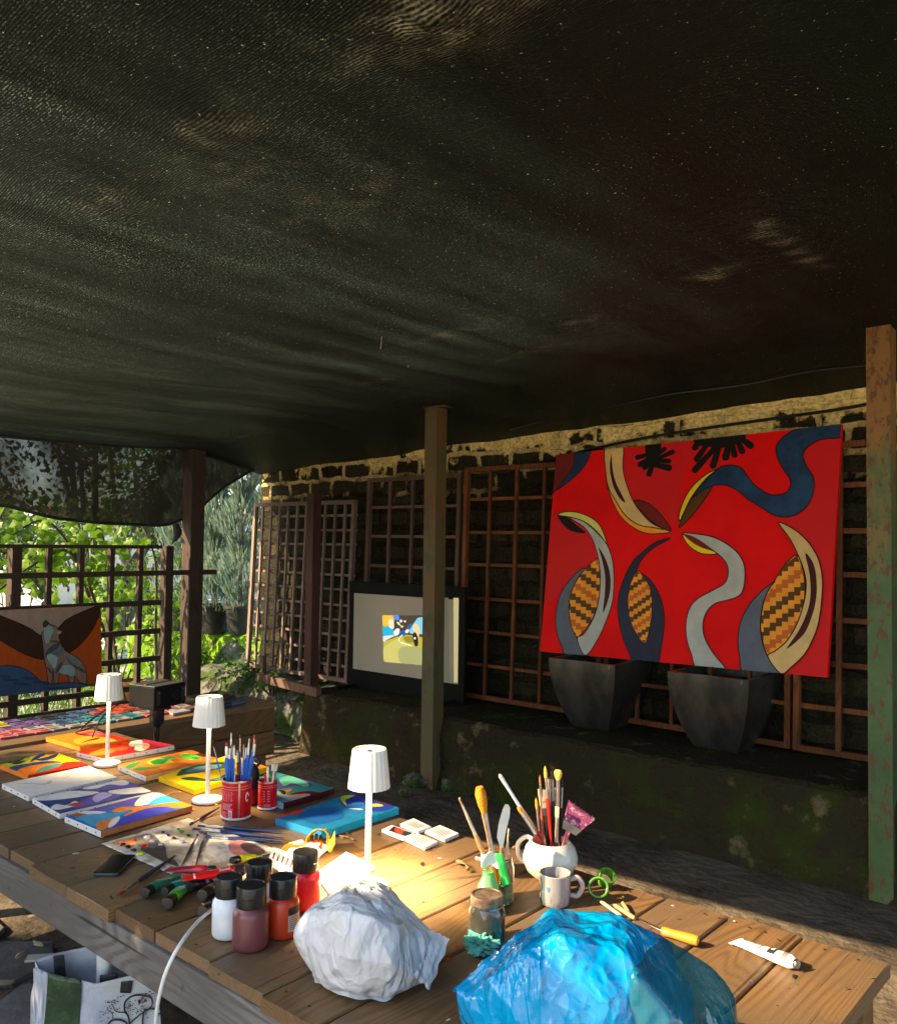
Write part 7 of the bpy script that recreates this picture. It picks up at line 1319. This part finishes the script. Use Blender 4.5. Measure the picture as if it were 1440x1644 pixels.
def bagpt(u, v):
    k = u * NR; i = int(k) % NR; f = k - int(k); p = rim[i].lerp(rim[(i + 1) % NR], f); c2 = Vector((cx_, cy_, 0)); b = c2 + (Vector((p.x, p.y, 0)) - c2) * (1.0 + .12 * math.sin(v * 3.1)) ; q = Vector((p.x, p.y, p.z)).lerp(Vector((b.x, b.y, .004)), v)
    nn = .014 * noise.noise(Vector((q.x * 9, q.y * 9, q.z * 9))) * min(1, v * 4); dv = (Vector((p.x, p.y, 0)) - c2).normalized(); return q + dv * nn
def seg_mb(u0, u1, m, off=0, n=30): g.grid(n, 40, lambda u, v: bagpt(u0 + u * (u1 - u0), v) , m)
g = MB(); ug = [(0, 0.5 / NR, FILM), (.5 / NR, 2 / NR, BAGG), (2 / NR, 3 / NR, FILM), (3 / NR, 6 / NR, BAGC), (6 / NR, 1, FILM)]
g.grid(90, 40, lambda u, v: bagpt(u, v), FILM); g.build('bag_body', t, solid=.0015)
def onbag(x, y, lift=.004):   # front surface of the bag: upright plane through its front rim
    fr = rim[3] + B0; n = Vector((CAM_M @ Vector((0, 0, 1)))); n.z = 0; n.normalize(); return onpl(x, y, fr + n * lift, n) - B0
front = lambda x, y: onbag(x, y)
def panel(q, m, name, nx=20, ny=20, lift=.004, amp=.006):
    g = MB(); g.grid(nx, ny, lambda u, v: onbag(q[0][0] * (1 - u) * (1 - v) + q[1][0] * u * (1 - v) + q[2][0] * u * v + q[3][0] * (1 - u) * v, q[0][1] * (1 - u) * (1 - v) + q[1][1] * u * (1 - v) + q[2][1] * u * v + q[3][1] * (1 - u) * v, lift + amp * noise.noise(Vector((u * 4, v * 4, 2)))), m); return g.build(name, t, solid=.001)
kb = lambda x, y: (x / 5.143, 1440 + y / 5.143)
panel([kb(275, 592), kb(400, 636), kb(335, 1500), kb(290, 1500)], FILM, 'side_panel'); panel([kb(400, 634), kb(672, 690), kb(640, 1500), kb(325, 1500)], BAGG, 'green_panel', lift=.010)
panel([kb(668, 692), kb(800, 722), kb(740, 1500), kb(640, 1500)], FILM, 'pale_strip'); panel([kb(790, 722), kb(1290, 600), kb(1370, 1500), kb(700, 1500)], BAGC, 'front_panel', lift=.008)
panel([kb(1000, 705), kb(1095, 698), kb(1080, 800), kb(990, 795)], BLACKM, 'strap', lift=.016, amp=.001, nx=4, ny=4); panel([kb(825, 650), kb(970, 635), kb(975, 715), kb(822, 722)], BLACKM, 'inner_label', lift=-.02, amp=.001, nx=4, ny=4)
g = MB(); a, b = [onz(x / 5.143, 1440 + y / 5.143, z_) - B0 for x, y, z_ in [(475, 490, .395), (500, 650, .345)]]; 
panel([kb(440, 490), kb(530, 478), kb(545, 662), kb(450, 640)], BLACKM, 'inner_strap', lift=-.06, amp=.002)
g = MB(); random.seed(12)
def lt(pts, r): g.tube(crv([onbag(*kb(*p), .016) for p in pts], 5), r, BLACKM, 5)
lt([(1060, 1500), (1070, 1050), (1030, 940), (1040, 860), (1120, 815), (1240, 830), (1260, 880)], .0028); lt([(1070, 1050), (1150, 980), (1240, 920), (1260, 880)], .002); lt([(1180, 1500), (1180, 1000), (1230, 930), (1300, 920), (1350, 800)], .0028); lt([(880, 1080), (930, 1020), (1040, 1040), (1090, 1160)], .0028); lt([(1035, 960), (960, 950), (930, 900)], .0014); lt([(930, 1020), (930, 970), (880, 930)], .0012); lt([(1290, 1000), (1340, 940), (1360, 900)], .002)
for k in range(150):
    cx0, cy0 = random.choice([(900, 880), (960, 900), (880, 950), (850, 1010), (1090, 950), (1150, 930), (1070, 900), (1180, 850), (1250, 790), (1310, 800), (1330, 930), (960, 850), (1200, 960)]); c = onbag(*kb(cx0 + random.gauss(0, 26), cy0 + random.gauss(0, 26)), .0165); s = random.uniform(.0016, .0036); r_ = Vector((CAM_M @ Vector((1, 0, 0)))); u_ = Vector((0, 0, 1)); g.add([c - r_ * s, c - u_ * s * .7, c + r_ * s, c + u_ * s * .7], [(0, 1, 2, 3)], BLACKM)
g.build('tree_print', t)
for x, y in ((1150, 865), (1200, 860)): g = MB(); g.sphere(onbag(*kb(x, y), .017), .0045, plastic((120, 20, 45), .5), 12, 8); g.build('printed_berry', t)
p = onz(375, 1640, .28); g = MB(); t, c_ = crumple('carrier_bag', 'pale grey carrier bag with a black side, low under the table at the bottom', 'carrier bag', [onz(330, 1632, .28), onz(400, 1622, .30), onz(412, 1640, .28), onz(335, 1700, .26), onz(420, 1700, .26)] + [Vector((onz(x, y, .0).x, onz(x, y, .0).y, .005)) for x, y in ((330, 1700), (430, 1700), (380, 1790))], FILM, .004, sub=50, amp=.008)
g = MB(); P = [onz(335, 1660, .02), onz(200, 1560, .02)]; 
# pale slat on the floor left of the shopping bag
g = MB(); g.bar(onz(42, 1540, .37), onz(84, 1537, .37), .04, .006, mat('pale_board', (.42, .39, .32), .8, col2=(.3, .28, .24))); 
o = g.build('card_tab', org=onz(42, 1540, .37)); tag(o, 'pale cardboard piece sticking out of the left top of the shopping bag', 'cardboard')
for i, (x, y, lab) in enumerate([(3, 1580, 'curled yellowed dry leaf at the left picture edge'), (35, 1534, 'pale dry leaf lying left of the shopping bag'), (62, 1517, 'small pale chip on the floor above the shopping bag')]):
    p = onz(x, y, .018); g = MB(); random.seed(i); g.grid(6, 4, lambda u, v: Vector(((u - .5) * .09, (v - .5) * .04 * math.sin(max(.15, u) * 3.0), .010 * math.sin(v * 3.1) + .004 * math.sin(u * 5))), mat('dry_leaf', (.34, .28, .16), .8, col2=(.24, .18, .09))); o = g.build('dry_leaf', solid=.0008); o.location = p; o.rotation_euler = (0, 0, 1.2 + i); tag(o, lab, 'leaf')

# ---------------------------------------------------------------- unseen bushes and tree added behind the camera to shade the table
for i, (loc, h, r, n) in enumerate([((-2.85, -1.7, 0), 3.2, .8, 3000), ((-3.7, -1.9, 0), 3.5, .85, 3000), ((-4.8, -2.1, 0), 3.7, .9, 2800), ((-6.0, -2.4, 0), 4.1, 1.0, 2600), ((-9.5, -6.5, 0), 6.0, 2.0, 2400)]):
    shrub('garden_tree' if i == 4 else 'garden_shrub', ['shortest unseen bush added behind the camera to shade the table', 'second unseen shade bush from the right, added behind the camera', 'middle unseen shade bush added behind the camera', 'tallest unseen shade bush added behind the camera, nearest the fence', 'broad unseen shade tree added farther out across the yard'][i], 'tree' if i == 4 else 'shrub', loc, h, r, n, .085, DARKL, seedv=91 + i, clumps=13, zlow=.15, stems=9, trunk=.03, big=True)
